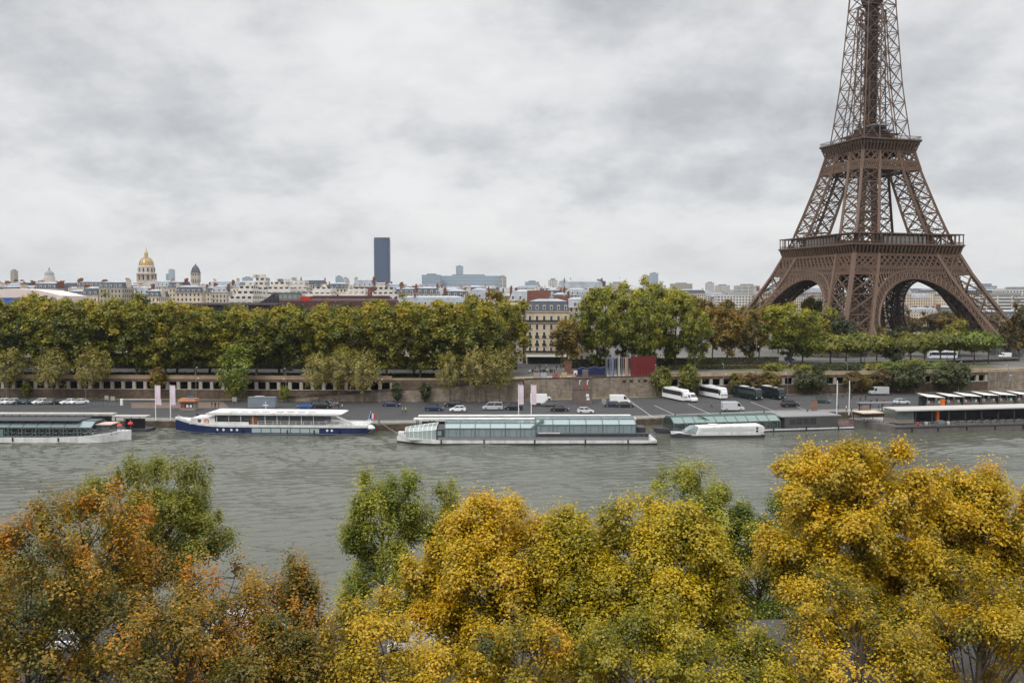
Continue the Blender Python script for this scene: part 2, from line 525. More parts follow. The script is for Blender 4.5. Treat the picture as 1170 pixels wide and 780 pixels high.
# painted lines of the coach park on the lower quay
k = 0
for px, py0, py1 in ((762, 463, 476), (800, 461, 474), (838, 460, 473), (872, 459, 470), (734, 458, 478), (906, 458, 468)):
    p, q = at_z(px - 14, py0, QZ + .01), at_z(px + 14, py1, QZ + .01)
    d = (q - p).normalized(); n = Vector((-d.y, d.x, 0)) * .13
    tag(MB().add([p - n, q - n, q + n, p + n], [(0, 1, 2, 3)]).build('road_marking', white_line), kind='structure')
sheet('upper_lane', [(x, wall_y(x) + 34, wall_y(x) + 44) for x in xs_q if -600 < x <= 20], GZ + .012, asphalt_far)
# near bank under the camera: street level, wall, lower quay
b = MB()
b.add([(-2500, -400, GZ), (2500, -400, GZ), (2500, 82, GZ), (-2500, 82, GZ), (-2500, 82, 1.9), (2500, 82, 1.9)], [(0, 1, 2, 3), (3, 2, 5, 4)])
tag(b.build('near_street_ground', asphalt_far), kind='structure')
b = MB()
b.add([(-2500, 82, 1.95), (2500, 82, 1.95), (2500, 97, 1.95), (-2500, 97, 1.95), (-2500, 97, -2), (2500, 97, -2)], [(0, 1, 2, 3), (3, 2, 5, 4)])
tag(b.build('near_quay', mat('near_quay_paving', (0.16, 0.155, 0.14), 0.9, 0.25, 0.3)), kind='structure')
# low hills closing the view to the south
rng = random.Random(5)
b = MB()
vs, fs = [], []
N = 70
for i in range(N):
    x = -7000 + 14000 * i / (N - 1)
    h = 62 + 18 * math.sin(x / 1700) + 12 * math.sin(x / 610 + 1) + rng.uniform(-2, 2)
    if x < -1800: h += 14
    vs += [(x, 7600, GZ - 1), (x, 8600, h), (x, 11500, h * .6), (x, 13000, GZ - 1)]
for i in range(N - 1):
    for j in range(3):
        a = i * 4 + j
        fs.append((a, a + 4, a + 5, a + 1))
b.add(vs, fs)
tag(b.build('hills', mat('far_hills', (0.055, 0.07, 0.05), 0.9, 0.4, 0.004), smooth=True), kind='structure')

# ---------------------------------------------------------------- the embankment walls (things)
def wall_run(name, label, x0, x1, m_face, arcade=False, parapet=1.2, top=GZ, mcop=coping_m, open_z=(5.2, 8.0), pitch=4.0, face_rows=True, brick=False):
    xs = [x0]
    for x, _ in WALL:
        if x0 + 1 < x < x1 - 1: xs.append(x)
    xs.append(x1)
    root = thing(name, label, 'wall', (0, 0, 0))
    th = 0.9
    def strip(za, zb, d0, d1):
        bb_ = MB()
        for a, c in zip(xs, xs[1:]):
            ya, yc = wall_y(a), wall_y(c)
            bb_.add([(a, ya + d0, za), (c, yc + d0, za), (c, yc + d1, za), (a, ya + d1, za), (a, ya + d0, zb), (c, yc + d0, zb), (c, yc + d1, zb), (a, ya + d1, zb)],
                    [(3, 2, 1, 0), (4, 5, 6, 7), (0, 1, 5, 4), (2, 3, 7, 6), (1, 2, 6, 5), (3, 0, 4, 7)])
        return bb_
    if arcade:
        strip(0, open_z[0], 0, th).build('base', m_face, root)
        strip(open_z[0] + .001, open_z[0] + .22, -.18, .5).build('ledge', pillar_m, root)
        strip(open_z[1], top, 0, th).build('beam', m_face, root)
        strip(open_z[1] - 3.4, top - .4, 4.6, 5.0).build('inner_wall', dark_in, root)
        pm = MB().box((0, .45, (open_z[0] + open_z[1]) / 2 + .1), (1.15, .86, open_z[1] - open_z[0] - .2)).mesh('pillar', pillar_m)
        x = x0 + pitch / 2
        while x < x1:
            o = bpy.data.objects.new('pillar', pm); C.objects.link(o); o.parent = root
            o.location = (x, wall_y(x), 0); o.rotation_euler.z = wall_dir(x)
            x += pitch * math.cos(wall_dir(x))
    else:
        strip(0, top, 0, th).build('face', m_face, root)
        x = x0 + 3
        pm = MB().box((0, -.08, (top + 1) / 2), (.7, .3, top - 1.2)).mesh('buttress', m_face)
        while x < x1 - 1:
            o = bpy.data.objects.new('buttress', pm); C.objects.link(o); o.parent = root
            o.location = (x, wall_y(x), 0); o.rotation_euler.z = wall_dir(x)
            x += 9.5
    if parapet:
        strip(top + .002, top + parapet - .2, -.05, .4).build('parapet', mcop, root)
        strip(top + parapet - .198, top + parapet, -.16, .52).build('coping', mcop, root)
    return root
wall_run('embankment_wall', 'long brown embankment wall with a row of square dark openings behind the angled parked cars', -420, -42, wall_brown, arcade=True, parapet=1.3, mcop=mat('coping_brown', (0.30, 0.215, 0.14), .85, .2, .4))
wall_run('embankment_wall', 'brown embankment wall behind the rising ramp and its stone side', -41.9, 4, wall_brown, parapet=0.5)
wall_run('embankment_wall', 'stained pale stone embankment wall below the striped and red hoardings', 4.2, 55, wall_pale, parapet=0.45, mcop=wall_brown)
wall_run('embankment_wall', 'embankment wall with square openings behind the round shrubs and parked coaches', 55.2, 184, wall_brown, arcade=True, parapet=1.3, open_z=(5.4, 7.9))
wall_run('embankment_wall', 'dark stained embankment wall with pale upper course behind the white awnings', 184.2, 420, wall_pale, parapet=1.0)
# rising ramp in front of the wall
xr0, xr1 = -88.0, 3.8
root = thing('stone_ramp', 'long ramp with pale stone side climbing along the embankment wall', 'ramp')
def rz_(x): return QZ + .1 + (GZ - QZ - .1) * min(1, max(0, (x - xr0) / (xr1 - xr0)))
xs = [xr0, -60, -40, -20, xr1]
bd, bp = MB(), MB()
for a, c in zip(xs, xs[1:]):
    ya, yc = wall_y(a) - .02, wall_y(c) - .02
    for B, lo, hi0, hi1, d0, d1 in ((bd, (1.5, 1.5), rz_(a), rz_(c), -6.4, -.2), (bp, (rz_(a) + .002, rz_(c) + .002), rz_(a) + .95, rz_(c) + .95, -6.5, -6.1)):
        B.add([(a, ya + d0, lo[0]), (c, yc + d0, lo[1]), (c, yc + d1, lo[1]), (a, ya + d1, lo[0]), (a, ya + d0, hi0), (c, yc + d0, hi1), (c, yc + d1, hi1), (a, ya + d1, hi0)],
              [(3, 2, 1, 0), (4, 5, 6, 7), (0, 1, 5, 4), (2, 3, 7, 6), (1, 2, 6, 5), (3, 0, 4, 7)])
bd.build('ramp_body', wall_pale, root); bp.build('ramp_parapet', wall_brown, root)

# flat dark plates paint the shade in square drain holes under the coping of the pale wall, right of the lift tower
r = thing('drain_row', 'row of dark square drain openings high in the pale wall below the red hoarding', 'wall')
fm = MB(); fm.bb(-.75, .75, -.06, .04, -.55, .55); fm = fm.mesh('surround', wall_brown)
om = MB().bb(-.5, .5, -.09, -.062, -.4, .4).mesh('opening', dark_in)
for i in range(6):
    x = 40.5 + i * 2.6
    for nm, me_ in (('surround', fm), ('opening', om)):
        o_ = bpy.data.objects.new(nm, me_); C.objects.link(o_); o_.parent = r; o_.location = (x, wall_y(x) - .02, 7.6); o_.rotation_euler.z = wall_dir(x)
# ================================================================== the lattice tower
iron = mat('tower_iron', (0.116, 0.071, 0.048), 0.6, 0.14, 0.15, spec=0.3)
iron_shade = mat('tower_iron_shade', (0.045, 0.029, 0.022), 0.7, 0.15, 0.2)  # darker copy of the iron: paints shade on inner and backing parts
tower_glass = glass('tower_glass', (0.42, 0.45, 0.46), 0.05, 0.1)
WP = [(0, 61.5), (16.3, 50.6), (38.9, 38.8), (49.4, 34.4), (57.6, 31.2), (72, 26.6), (98, 19.2), (115.7, 15.2), (117, 15.0), (147, 11.75), (197, 8.5), (240, 6.2), (276, 4.6)]
LP = [(0, 16.6), (20, 15.4), (49, 15.0), (57.6, 14.2), (110, 10.8), (117, 10.2), (150, 9.2), (190, 8.6)]
def tw(h): return lerp_line(WP, h)
def tl(h): return lerp_line(LP, h)
tower = thing('lattice_tower', 'tall brown iron lattice tower on four arched legs above the trees', 'tower', (202.07, 527.17, 8.43), R(16.19))
def pier_corners(sx, sy, h):
    a, l = tw(h), tl(h)
    return [Vector((sx * a, sy * a, h)), Vector((sx * (a - l), sy * a, h)), Vector((sx * (a - l), sy * (a - l), h)), Vector((sx * a, sy * (a - l), h))]
def lattice_run(bc, bl, corners, hs, cw, dw, fine=True):
    for h0, h1 in zip(hs, hs[1:]):
        A, B_ = corners(h0), corners(h1)
        for i in range(4):
            j = (i + 1) % 4
            bc.bar(A[i], B_[i], cw)
            bl.bar(B_[i], B_[j], dw * 1.1)
            bl.bar(A[i], B_[j], dw); bl.bar(A[j], B_[i], dw)
            if fine and h0 < 112:
                m0, m1 = (A[i] + A[j]) / 2, (B_[i] + B_[j]) / 2
                e0, e1 = (A[i] + B_[i]) / 2, (A[j] + B_[j]) / 2
                bl.bar(e0, e1, dw * .45)
                for p_, q_ in ((m0, e0), (m0, e1), (m1, e0), (m1, e1)):
                    bl.bar(p_, q_, dw * .4)
SEGS = (([0, 10, 20.5, 31, 41.5, 51], 1.9, .62), ([57, 66.5, 75.5, 84, 92, 99.5, 109], 1.45, .48), ([116, 127, 137.5, 147.5, 157.5, 167, 176, 184, 191], .7, .30))
for sx in (-1, 1):
    for sy in (-1, 1):
        bl = MB()
        for hs, cw, dw in SEGS:
            lattice_run(MB(), bl, lambda h: pier_corners(sx, sy, h), hs, cw, dw, fine=True)
        p = bl.build('pier', iron, tower)
        for i in range(4):
            hh = [0, 10, 20.5, 31, 41.5, 51, 57, 66.5, 75.5, 84, 92, 99.5, 109, 117, 124.5, 133, 141, 149, 156.5, 164, 171, 178, 184.5, 191]
            ck = MB(); ck.tube([pier_corners(sx, sy, h)[i] for h in hh], [(1.9 if h < 52 else 1.45 if h < 112 else .62) * .66 for h in hh], 4)
            ck.build('chord', iron, p)
        inner = MB()                                   # stairs and lift tracks inside the leg
        for h0, h1 in zip(range(0, 112, 4), range(4, 113, 4)):
            for kx, ky in ((.42, .42), (.58, .58), (.42, .58)):
                def cc(h):
                    a, l = tw(h), tl(h); return Vector((sx * (a - l * kx), sy * (a - l * ky), h))
                inner.bar(cc(h0), cc(h1), .4)
            a0, l0 = tw(h0), tl(h0)
            inner.bar((sx * (a0 - l0 * .25), sy * (a0 - l0 * .5), h0), (sx * (tw(h1) - tl(h1) * .75), sy * (tw(h1) - tl(h1) * .5), h1), .5)
        inner.build('lift_track', iron_shade, p)
# slender shaft above, summit and mast
bc, bl = MB(), MB()
lattice_run(bc, bl, lambda h: [Vector((s * tw(h), t * tw(h), h)) for s, t in ((1, 1), (-1, 1), (-1, -1), (1, -1))], [191, 199, 207, 215, 223, 231, 239, 247, 255, 262, 269, 276], .8, .4)
p = bl.build('shaft_lattice', iron, tower)
for s_, t_ in ((1, 1), (-1, 1), (-1, -1), (1, -1)):
    MB().tube([(s_ * tw(h), t_ * tw(h), h) for h in (191, 207, 223, 239, 255, 276)], .55, 4).build('chord', iron, p)
b = MB()
b.lathe([(7.5, 274), (8.4, 276), (8.4, 279), (6, 279), (5, 284), (3.5, 288), (2, 292), (1.2, 296), (.6, 300), (.5, 324)], n=8)
b.build('summit', iron, tower)
bc = MB(); bl = MB()
for h0, h1 in zip(np.arange(116, 272, 5.5), np.arange(121.5, 277, 5.5)):
    k = 2.1
    P = [(k, k), (-k, k), (-k, -k), (k, -k)]
    for i in range(4):
        a, c = P[i], P[(i + 1) % 4]
        bc.bar((*a, h0), (*a, h1), .9)
        bl.bar((*a, h0), (*c, h1), .5); bl.bar((*c, h0), (*a, h1), .5); bl.bar((*a, h1), (*c, h1), .5)
        m = ((a[0] + c[0]) / 2, (a[1] + c[1]) / 2)
        bl.bar((*m, h0), (*m, h1), .8)
p = bl.build('lift_shaft_lattice', iron_shade, tower)
for s_, t_ in ((1, 1), (-1, 1), (-1, -1), (1, -1)):
    MB().bar((2.1 * s_, 2.1 * t_, 116), (2.1 * s_, 2.1 * t_, 275), .9).build('guide_rail', iron_shade, p)
# faces: arches, girders, platforms.  face k: outward normal along angle k*90
def fp(k, u, off, h):
    c, s = ((1, 0), (0, 1), (-1, 0), (0, -1))[k]
    return Vector((c * off - s * u, s * off + c * u, h))
def ring_box(bb_, a_out, a_in, h0, h1):
    for k in range(4):
        P = [fp(k, -a_out, a_out, h0), fp(k, a_out, a_out, h0), fp(k, a_in, a_in, h0), fp(k, -a_in, a_in, h0)]
        Q = [Vector((v.x, v.y, h1)) for v in P]
        bb_.add(P + Q, [(0, 1, 5, 4), (4, 5, 6, 7), (3, 2, 1, 0), (2, 3, 7, 6)])
    return bb_
for k in range(4):
    bo, bi = MB(), MB()
    for inset, B, ww in ((0, bo, 1.0), (4.5, bi, .8), (9.0, bi, .7)):
        n = 40
        prev = None
        for i in range(n + 1):
            t = math.pi * i / n
            hi = 2.0 + 37.4 * math.sin(t); ho = 2.0 + 41.5 * math.sin(t)
            ui, uo = 33.4 * math.cos(t), 36.9 * math.cos(t)
            pi_, po = fp(k, ui, tw(hi) - inset + .35, hi), fp(k, uo, tw(ho) - inset + .35, ho)
            if prev:
                B.bar(prev[0], pi_, ww * .9, ww); B.bar(prev[1], po, ww, ww)
                B.bar(prev[0], po, .4); B.bar(prev[1], pi_, .4)
                if inset == 9.0:
                    pass
            B.bar(pi_, po, .55)
            prev = (pi_, po)
    # ribs tying the three rings: the soffit of the arch
    n = 26
    prev = None
    for i in range(n + 1):
        t = math.pi * i / n
        hi = 2.0 + 37.4 * math.sin(t); ui = 33.4 * math.cos(t)
        a, c = fp(k, ui, tw(hi) - .3, hi), fp(k, ui, tw(hi) - 8.7, hi)
        bi.bar(a, c, .5)
        if prev:
            bi.bar(prev[0], c, .4); bi.bar(prev[1], a, .4)
        prev = (a, c)
    sp = bo                                          # slits between arch and girder
    for u in np.arange(-28, 28.1, 1.75):
        v = max(0.0, 1 - (u / 36.9) ** 2) ** .5
        ho = 2.0 + 41.5 * v
        if ho < 42:
            uu = u * .985
            sp.bar(fp(k, u, tw(ho) + .1, ho), fp(k, uu, tw(42.2) + .1, 42.2), .55)
    arch = bo.build('arch', iron, tower)
    bi.build('arch_soffit', iron_shade, arch)

def girder(bb_, k, h0, h1, cell, dw, frame=.8, inset=0.0, layers=1, lim=None):
    a0, a1 = (lim or tw(h0)), (lim or tw(h1))
    bb_.bar(fp(k, -a0, tw(h0) - inset, h0), fp(k, a0, tw(h0) - inset, h0), frame)
    bb_.bar(fp(k, -a1, tw(h1) - inset, h1), fp(k, a1, tw(h1) - inset, h1), frame)
    n = max(2, int(round(2 * a1 / cell)))
    H = (h1 - h0)
    for i in range(-layers, n):
        f0, f1 = i / n, (i + layers) / n
        def pt(f, h):
            a = tw(h) if not lim else lim
            return fp(k, -a + 2 * a * f, tw(h) - inset + .06, h)
        for up in (0, 1):
            ha, hb = (h0, h1) if up else (h1, h0)
            g0, g1 = f0, f1
            # clip to the face
            if g0 < 0: ha = ha + (hb - ha) * (0 - g0) / (g1 - g0); g0 = 0
            if g1 > 1: hb = ha + (hb - ha) * (1 - g0) / (g1 - g0); g1 = 1
            bb_.bar(pt(g0, ha), pt(g1, hb), dw)
first = MB(); ring_box(first, 33.6, 15, 55.2, 57.4)
first = first.build('first_platform', iron_shade, tower)
for k in range(4):
    g = MB()
    girder(g, k, 45.2, 52.0, 3.3, .58, 1.0, layers=2)
    girder(g, k, 42.0, 44.9, 1.5, .32, .7)
    g.build('lattice_girder', iron, first)
    q_ = [fp(k, s_ * (tw(h_) - 1.4), tw(h_) - 1.4, h_) for s_, h_ in ((-1, 42.2), (1, 42.2), (1, 52), (-1, 52))]
    MB().add(q_, [(0, 1, 2, 3)]).build('girder_shade', iron_shade, first)  # dark sheet added behind the lattice, paints the shaded interior
    g = MB(); girder(g, k, 44, 52, 4.5, .5, .9, inset=13.5, layers=1, lim=19); g.build('inner_girder', iron_shade, first)
b = MB()
prof = [(33.0, 52.1), (33.1, 53.5), (34.0, 55.6), (35.0, 56.6), (35.0, 57.7)]
for k in range(4):
    for (a0, h0), (a1, h1) in zip(prof, prof[1:]):
        b.add([fp(k, -a0, a0, h0), fp(k, a0, a0, h0), fp(k, a1, a1, h1), fp(k, -a1, a1, h1)], [(0, 1, 2, 3)])
b.build('cornice', iron_shade, first)
b = MB()
for k in range(4):
    for u in np.linspace(-33, 33, 29):
        b.bar(fp(k, u, 33.45, 52.2), fp(k, u * 1.02, 35.0, 56.4), .62, .9)
    b.bar(fp(k, -35.2, 35.2, 57.3), fp(k, 35.2, 35.2, 57.3), .55, .8)
    b.bar(fp(k, -33.4, 33.4, 52.3), fp(k, 33.4, 33.4, 52.3), .6, .6)
b.build('console', iron, first)
b = MB()
for k in range(4):
    for u in np.linspace(-34.6, 34.6, 25):
        b.bar(fp(k, u, 34.6, 57.5), fp(k, u, 34.6, 62.8), .38)
    b.bar(fp(k, -34.6, 34.6, 58.9), fp(k, 34.6, 34.6, 58.9), .22)
    for u in np.linspace(-34.2, 34.2, 90):
        b.bar(fp(k, u, 34.6, 57.6), fp(k, u, 34.6, 58.9), .1)
b.build('railing', iron, first)
ring_box(MB(), 35.0, 27, 62.8, 63.4).build('gallery_roof', iron, first)
for k in range(4):
    p = MB().box((0, 0, 0), (1, 1, 1))
    p = MB(); q = fp(k, 0, 29.3, 60.0)
    p.box(q, (3.4, 27, 4.9) if k % 2 == 0 else (27, 3.4, 4.9))
    pv = p.build('pavilion', tower_glass, first)
    fr = MB()
    for u in np.linspace(-13.6, 13.6, 11):
        fr.bar(fp(k, u, 31.1, 57.5), fp(k, u, 31.1, 62.6), .35)
    fr.bar(fp(k, -13.6, 31.1, 62.3), fp(k, 13.6, 31.1, 62.3), .5); fr.build('mullion', iron_shade, pv)
second = ring_box(MB(), 18.6, 5, 113.2, 115.2).build('second_platform', iron_shade, tower)
for k in range(4):
    g = MB()
    girder(g, k, 104.2, 109.4, 5.0, .5, .8)
    girder(g, k, 99.4, 103.6, 1.25, .36, .9)
    for u in (-1, 1):
        for kk in (0, 10.8 / 17):
            g.bar(fp(k, u * tw(99.4) * (1 - kk), tw(99.4) + .1, 99.4), fp(k, u * tw(110) * (1 - kk), tw(110) + .1, 110), 1.2)
    g.build('lattice_girder', iron, second)
    g = MB(); girder(g, k, 100, 109, 4.5, .5, .8, inset=9.5, lim=9.0); g.build('inner_girder', iron_shade, second)
b = MB()
prof = [(16.9, 109.5), (17.0, 111.5), (17.8, 113.6), (19.2, 114.9), (19.2, 115.9)]
for k in range(4):
    for (a0, h0), (a1, h1) in zip(prof, prof[1:]):
        b.add([fp(k, -a0, a0, h0), fp(k, a0, a0, h0), fp(k, a1, a1, h1), fp(k, -a1, a1, h1)], [(0, 1, 2, 3)])
b.build('cornice', iron_shade, second)
b = MB()
for k in range(4):
    for u in np.linspace(-16.8, 16.8, 17):
        b.bar(fp(k, u, 17.25, 109.6), fp(k, u * 1.05, 19.0, 114.6), .5, .7)
    b.bar(fp(k, -19.3, 19.3, 115.5), fp(k, 19.3, 19.3, 115.5), .45, .7)
b.build('console', iron, second)
b = MB()
for k in range(4):
    for u in np.linspace(-19, 19, 60):
        b.bar(fp(k, u, 19.0, 115.8), fp(k, u, 19.0, 117.6), .1)
    b.bar(fp(k, -19, 19, 117.6), fp(k, 19, 19, 117.6), .2)
b.build('railing', iron, second)
b = MB()
b.bb(-9, 9, -9, 9, 115.3, 119.8); b.bb(-11.5, 11.5, -11.5, 11.5, 119.8, 120.3); b.bb(-6, 6, -6, 6, 120.3, 124.2)
b.build('pavilion', iron_shade, second)
b = MB()
b.bb(-4.5, 5.5, -9.5, -3, 124.6, 125.3); b.bb(3, 10, -8, 2, 122, 123)
b.build('canopy', mat('zinc_grey', (0.24, 0.26, 0.29), .5, .15, .6), second)
b = MB()
b.lathe([(5.2, 192.5), (6.2, 195.5), (6.2, 197.2), (5, 197.4), (4.5, 200)], n=8, ph=R(22.5))
b.build('middle_platform', iron_shade, tower)
# masonry feet
for sx in (-1, 1):
    for sy in (-1, 1):
        for c in pier_corners(sx, sy, 0):
            MB().box((c.x, c.y, .6), (7, 7, 3.4), top=(.7, .7)).build('masonry_foot', wall_pale, tower)
# ================================================================== trees
bark = mat('bark', (0.095, 0.075, 0.055), 0.9, 0.35, 1.5, bump=0.4)
bark_dark = mat('bark_dark', (0.05, 0.04, 0.032), 0.9, 0.3, 1.5, bump=0.4)
L_PLANE = leafmat('leaves_plane', [(0.0, (0.05, 0.07, 0.010)), (0.35, (0.145, 0.155, 0.014)), (0.65, (0.29, 0.26, 0.020)), (1.0, (0.42, 0.30, 0.028))], .08)
L_GREEN = leafmat('leaves_green_yellow', [(0.0, (0.06, 0.085, 0.012)), (0.4, (0.18, 0.20, 0.018)), (0.75, (0.34, 0.32, 0.024)), (1.0, (0.46, 0.35, 0.03))], .10)
L_BROWN = leafmat('leaves_brown_gold', [(0.0, (0.065, 0.06, 0.014)), (0.4, (0.17, 0.13, 0.02)), (0.75, (0.29, 0.19, 0.026)), (1.0, (0.36, 0.20, 0.03))], .10)
L_PALE = leafmat('leaves_pale', [(0.0, (0.11, 0.115, 0.026)), (0.5, (0.27, 0.24, 0.055)), (1.0, (0.48, 0.37, 0.12))], .08)
L_FRESH = leafmat('leaves_fresh', [(0.0, (0.06, 0.10, 0.016)), (0.5, (0.17, 0.215, 0.026)), (1.0, (0.36, 0.35, 0.04))], .06)
L_DARK = leafmat('leaves_dark', [(0.0, (0.022, 0.034, 0.014)), (0.5, (0.055, 0.072, 0.022)), (1.0, (0.12, 0.125, 0.04))], .10)
L_RUST = leafmat('leaves_rust', [(0.0, (0.05, 0.04, 0.015)), (0.5, (0.13, 0.09, 0.025)), (1.0, (0.21, 0.14, 0.035))], .08)
L_GOLD = leafmat('leaves_gold', [(0.0, (0.06, 0.07, 0.005)), (0.25, (0.19, 0.155, 0.006)), (0.55, (0.50, 0.335, 0.007)), (0.85, (0.66, 0.42, 0.010)), (1.0, (0.58, 0.27, 0.010))], .03, .34)
L_OLIVEGOLD = leafmat('leaves_olive_gold', [(0.0, (0.04, 0.06, 0.005)), (0.3, (0.14, 0.145, 0.006)), (0.65, (0.40, 0.31, 0.008)), (1.0, (0.60, 0.41, 0.010))], .03, .34)
L_ORANGE = leafmat('leaves_orange', [(0.0, (0.028, 0.038, 0.004)), (0.35, (0.095, 0.09, 0.006)), (0.62, (0.25, 0.155, 0.007)), (0.82, (0.50, 0.24, 0.007)), (1.0, (0.46, 0.14, 0.008))], .03, .28)
L_OLIVE = leafmat('leaves_olive', [(0.0, (0.06, 0.08, 0.012)), (0.5, (0.18, 0.19, 0.020)), (1.0, (0.34, 0.31, 0.035))], .03, .36)
L_POPLAR = leafmat('leaves_poplar', [(0.0, (0.045, 0.075, 0.010)), (0.5, (0.16, 0.20, 0.020)), (1.0, (0.40, 0.37, 0.035))], .03, .36)

def leaf_mesh(name, pts, nrm, size, tint, m, nr):
    n = len(pts)
    nrm = nrm / (np.linalg.norm(nrm, axis=1, keepdims=True) + 1e-9)
    a = nr.normal(size=(n, 3))
    u = np.cross(nrm, a); u /= np.linalg.norm(u, axis=1, keepdims=True) + 1e-9
    v = np.cross(nrm, u)
    s = size[:, None]
    fold = nr.uniform(.05, .3, (n, 1)) * s
    v4 = np.stack([pts - u * s * .62, pts - v * s * .42 + nrm * fold, pts + u * s * .62, pts + v * s * .42 + nrm * fold], axis=1).reshape(-1, 3)
    me = bpy.data.meshes.new(name)
    me.vertices.add(4 * n); me.vertices.foreach_set('co', v4.astype(np.float32).ravel())
    me.loops.add(4 * n); me.loops.foreach_set('vertex_index', np.arange(4 * n, dtype=np.int32))
    me.polygons.add(n)
    me.polygons.foreach_set('loop_start', np.arange(0, 4 * n, 4, dtype=np.int32))
    me.polygons.foreach_set('loop_total', np.full(n, 4, dtype=np.int32))
    me.materials.append(m)
    at = me.attributes.new('tint', 'FLOAT', 'FACE')
    at.data.foreach_set('value', np.clip(tint, 0, 1).astype(np.float32))
    me.update(calc_edges=True)
    return me

def unit(nr, n):
    d = nr.normal(size=(n, 3)); return d / np.linalg.norm(d, axis=1, keepdims=True)

def make_tree(seed, H, rx, base, m, n_clump, n_leaf, leaf, sig, tint=(.5, .18, .14), trunk_r=.3, lobes=12, lobe_amp=.28, ry=None, bark_m=None,
              inner=.35, up=.5, sig_z=1.0, limbs=9, twigs=0, top_tint=0.0, squash=1.0, egg=0.0, boughs=0, bough_r=.3, out_w=.6, dome=1.0):
    """crown mesh + trunk mesh, foot of the trunk at the origin.  base = height of the crown's underside"""
    nr = np.random.default_rng(seed)
    ry = ry or rx
    rz = (H - base) / 2
    cz = base + rz
    d = unit(nr, n_clump)
    ld = unit(nr, lobes); la = nr.uniform(.3, 1.0, lobes) * lobe_amp; lk = nr.uniform(5, 14, lobes)
    def rad(dd):
        r = np.full(len(dd), .82)
        for j in range(lobes):
            r = r + la[j] * np.exp(lk[j] * (dd @ ld[j] - 1))
        return np.minimum(r, 1.18)
    rr = (inner + (1 - inner) * nr.uniform(0, 1, n_clump) ** .45) * rad(d)
    cc = d * rr[:, None]
    cc[:, 2] = np.where(cc[:, 2] < 0, cc[:, 2] * squash, np.maximum(cc[:, 2], 1e-6) ** dome)
    if boughs:                                     # tufts sit on the domes of a few dozen boughs, with gaps between
        own = nr.integers(0, boughs, n_clump)
        bc = cc[:boughs].copy()
        dd = unit(nr, n_clump); dd[:, 2] = np.abs(dd[:, 2]) * .9 - .25
        rb = bough_r * nr.uniform(.65, 1.25, boughs)
        cc = bc[own] + dd * (rb[own] * nr.uniform(.55, 1.0, n_clump))[:, None]
        hub = bc[own]
    else:
        hub = np.zeros_like(cc)
    def place(q):
        taper = 1 - egg * q[:, 2]                  # egg > 0: narrower at the top
        return np.stack([q[:, 0] * rx * taper, q[:, 1] * ry * taper, cz + q[:, 2] * rz], axis=1)
    cen, hub = place(cc), place(hub)
    # fit the crown exactly into its height and spread
    zt = np.quantile(cen[:, 2], .992) + sig * sig_z * .9
    kz = (H - base) / (zt - base); kr = rx / (np.quantile(np.hypot(cen[:, 0], cen[:, 1] * rx / ry), .95) + sig)
    for q in (cen, hub):
        q[:, 2] = base + (q[:, 2] - base) * kz; q[:, :2] *= kr
    ct = nr.normal(tint[0], tint[1] * .6, n_clump) + top_tint * cc[:, 2]
    if boughs: ct += nr.normal(0, tint[1] * .8, boughs)[own]
    idx = np.repeat(np.arange(n_clump), n_leaf)
    N = len(idx)
    g = nr.normal(size=(N, 3)) * sig * (.6 + .8 * nr.uniform(size=(n_clump, 1)))[idx]
    g[:, 2] *= sig_z
    pts = cen[idx] + g
    out = pts - hub[idx]; out /= np.linalg.norm(out, axis=1, keepdims=True) + 1e-9
    nrm = unit(nr, N) * .45 + out * out_w + np.array([0, 0, up])
    size = leaf * nr.uniform(.65, 1.35, N)
    t = ct[idx] + nr.normal(0, tint[2], N)
    me = leaf_mesh('crown', pts, nrm, size, t, m, nr)
    # trunk with limbs that reach into the clumps
    b = MB()
    fork = base * .75 + .12 * (H - base)
    wob = nr.normal(0, .15, (3, 2)) * trunk_r * 2
    b.tube([(0, 0, -.4), (wob[0, 0], wob[0, 1], fork * .5), (wob[1, 0], wob[1, 1], fork), (wob[2, 0] * 2, wob[2, 1] * 2, cz + rz * .45)],
           [trunk_r * 1.25, trunk_r, trunk_r * .85, trunk_r * .25], 7)
    ends = np.array([hub[own == j][0] for j in range(boughs) if (own == j).any()]) if boughs else cen[nr.permutation(n_clump)[:limbs]]
    ends = ends[np.argsort(ends[:, 2])][::-1][:limbs + 8]
    axis0 = np.array([wob[1, 0], wob[1, 1]])
    for e in ends:                                 # each limb leaves the stem well below its bough and curves up into it
        rad_ = math.hypot(e[0], e[1])
        s0 = min(max(fork, e[2] - rad_ * nr.uniform(.7, 1.3) - .08 * H), cz + .3 * rz)
        k = .5 + .25 * (1 - (s0 - fork) / max(rz, .1))
        mid = np.array([e[0] * .5, e[1] * .5, s0 + (e[2] - s0) * .38]) + nr.normal(0, .03, 3) * rad_
        b.tube([(axis0[0], axis0[1], s0), mid, e * .75 + mid * .25 + nr.normal(0, .02, 3) * rad_, e], [trunk_r * .42 * k, trunk_r * .30 * k, trunk_r * .17 * k, trunk_r * .07], 5, cap=False)
        for q in np.argsort(np.linalg.norm(cen - e, axis=1))[:twigs * 4:4]:
            w_ = cen[q]; mm = mid * .35 + e * .65
            b.tube([mm, (mm + w_) / 2 + nr.normal(0, .12, 3), w_ + (w_ - mm) * .06], [trunk_r * .10, trunk_r * .06, trunk_r * .025], 4, cap=False)
    tm = b.mesh('trunk', bark_m or bark, smooth=True)
    return me, tm

def tree_root(meshes, name='tree', cat='tree'):
    r = thing(name, '-', cat)
    for nm, me in (('crown', meshes[0]), ('trunk', meshes[1])):
        o = bpy.data.objects.new(nm, me); C.objects.link(o); o.parent = r
    return r
def tree_proto(name, cat='tree', **kw):
    return Proto(lambda: tree_root(make_tree(**kw), name, cat))

rt = random.Random(11)
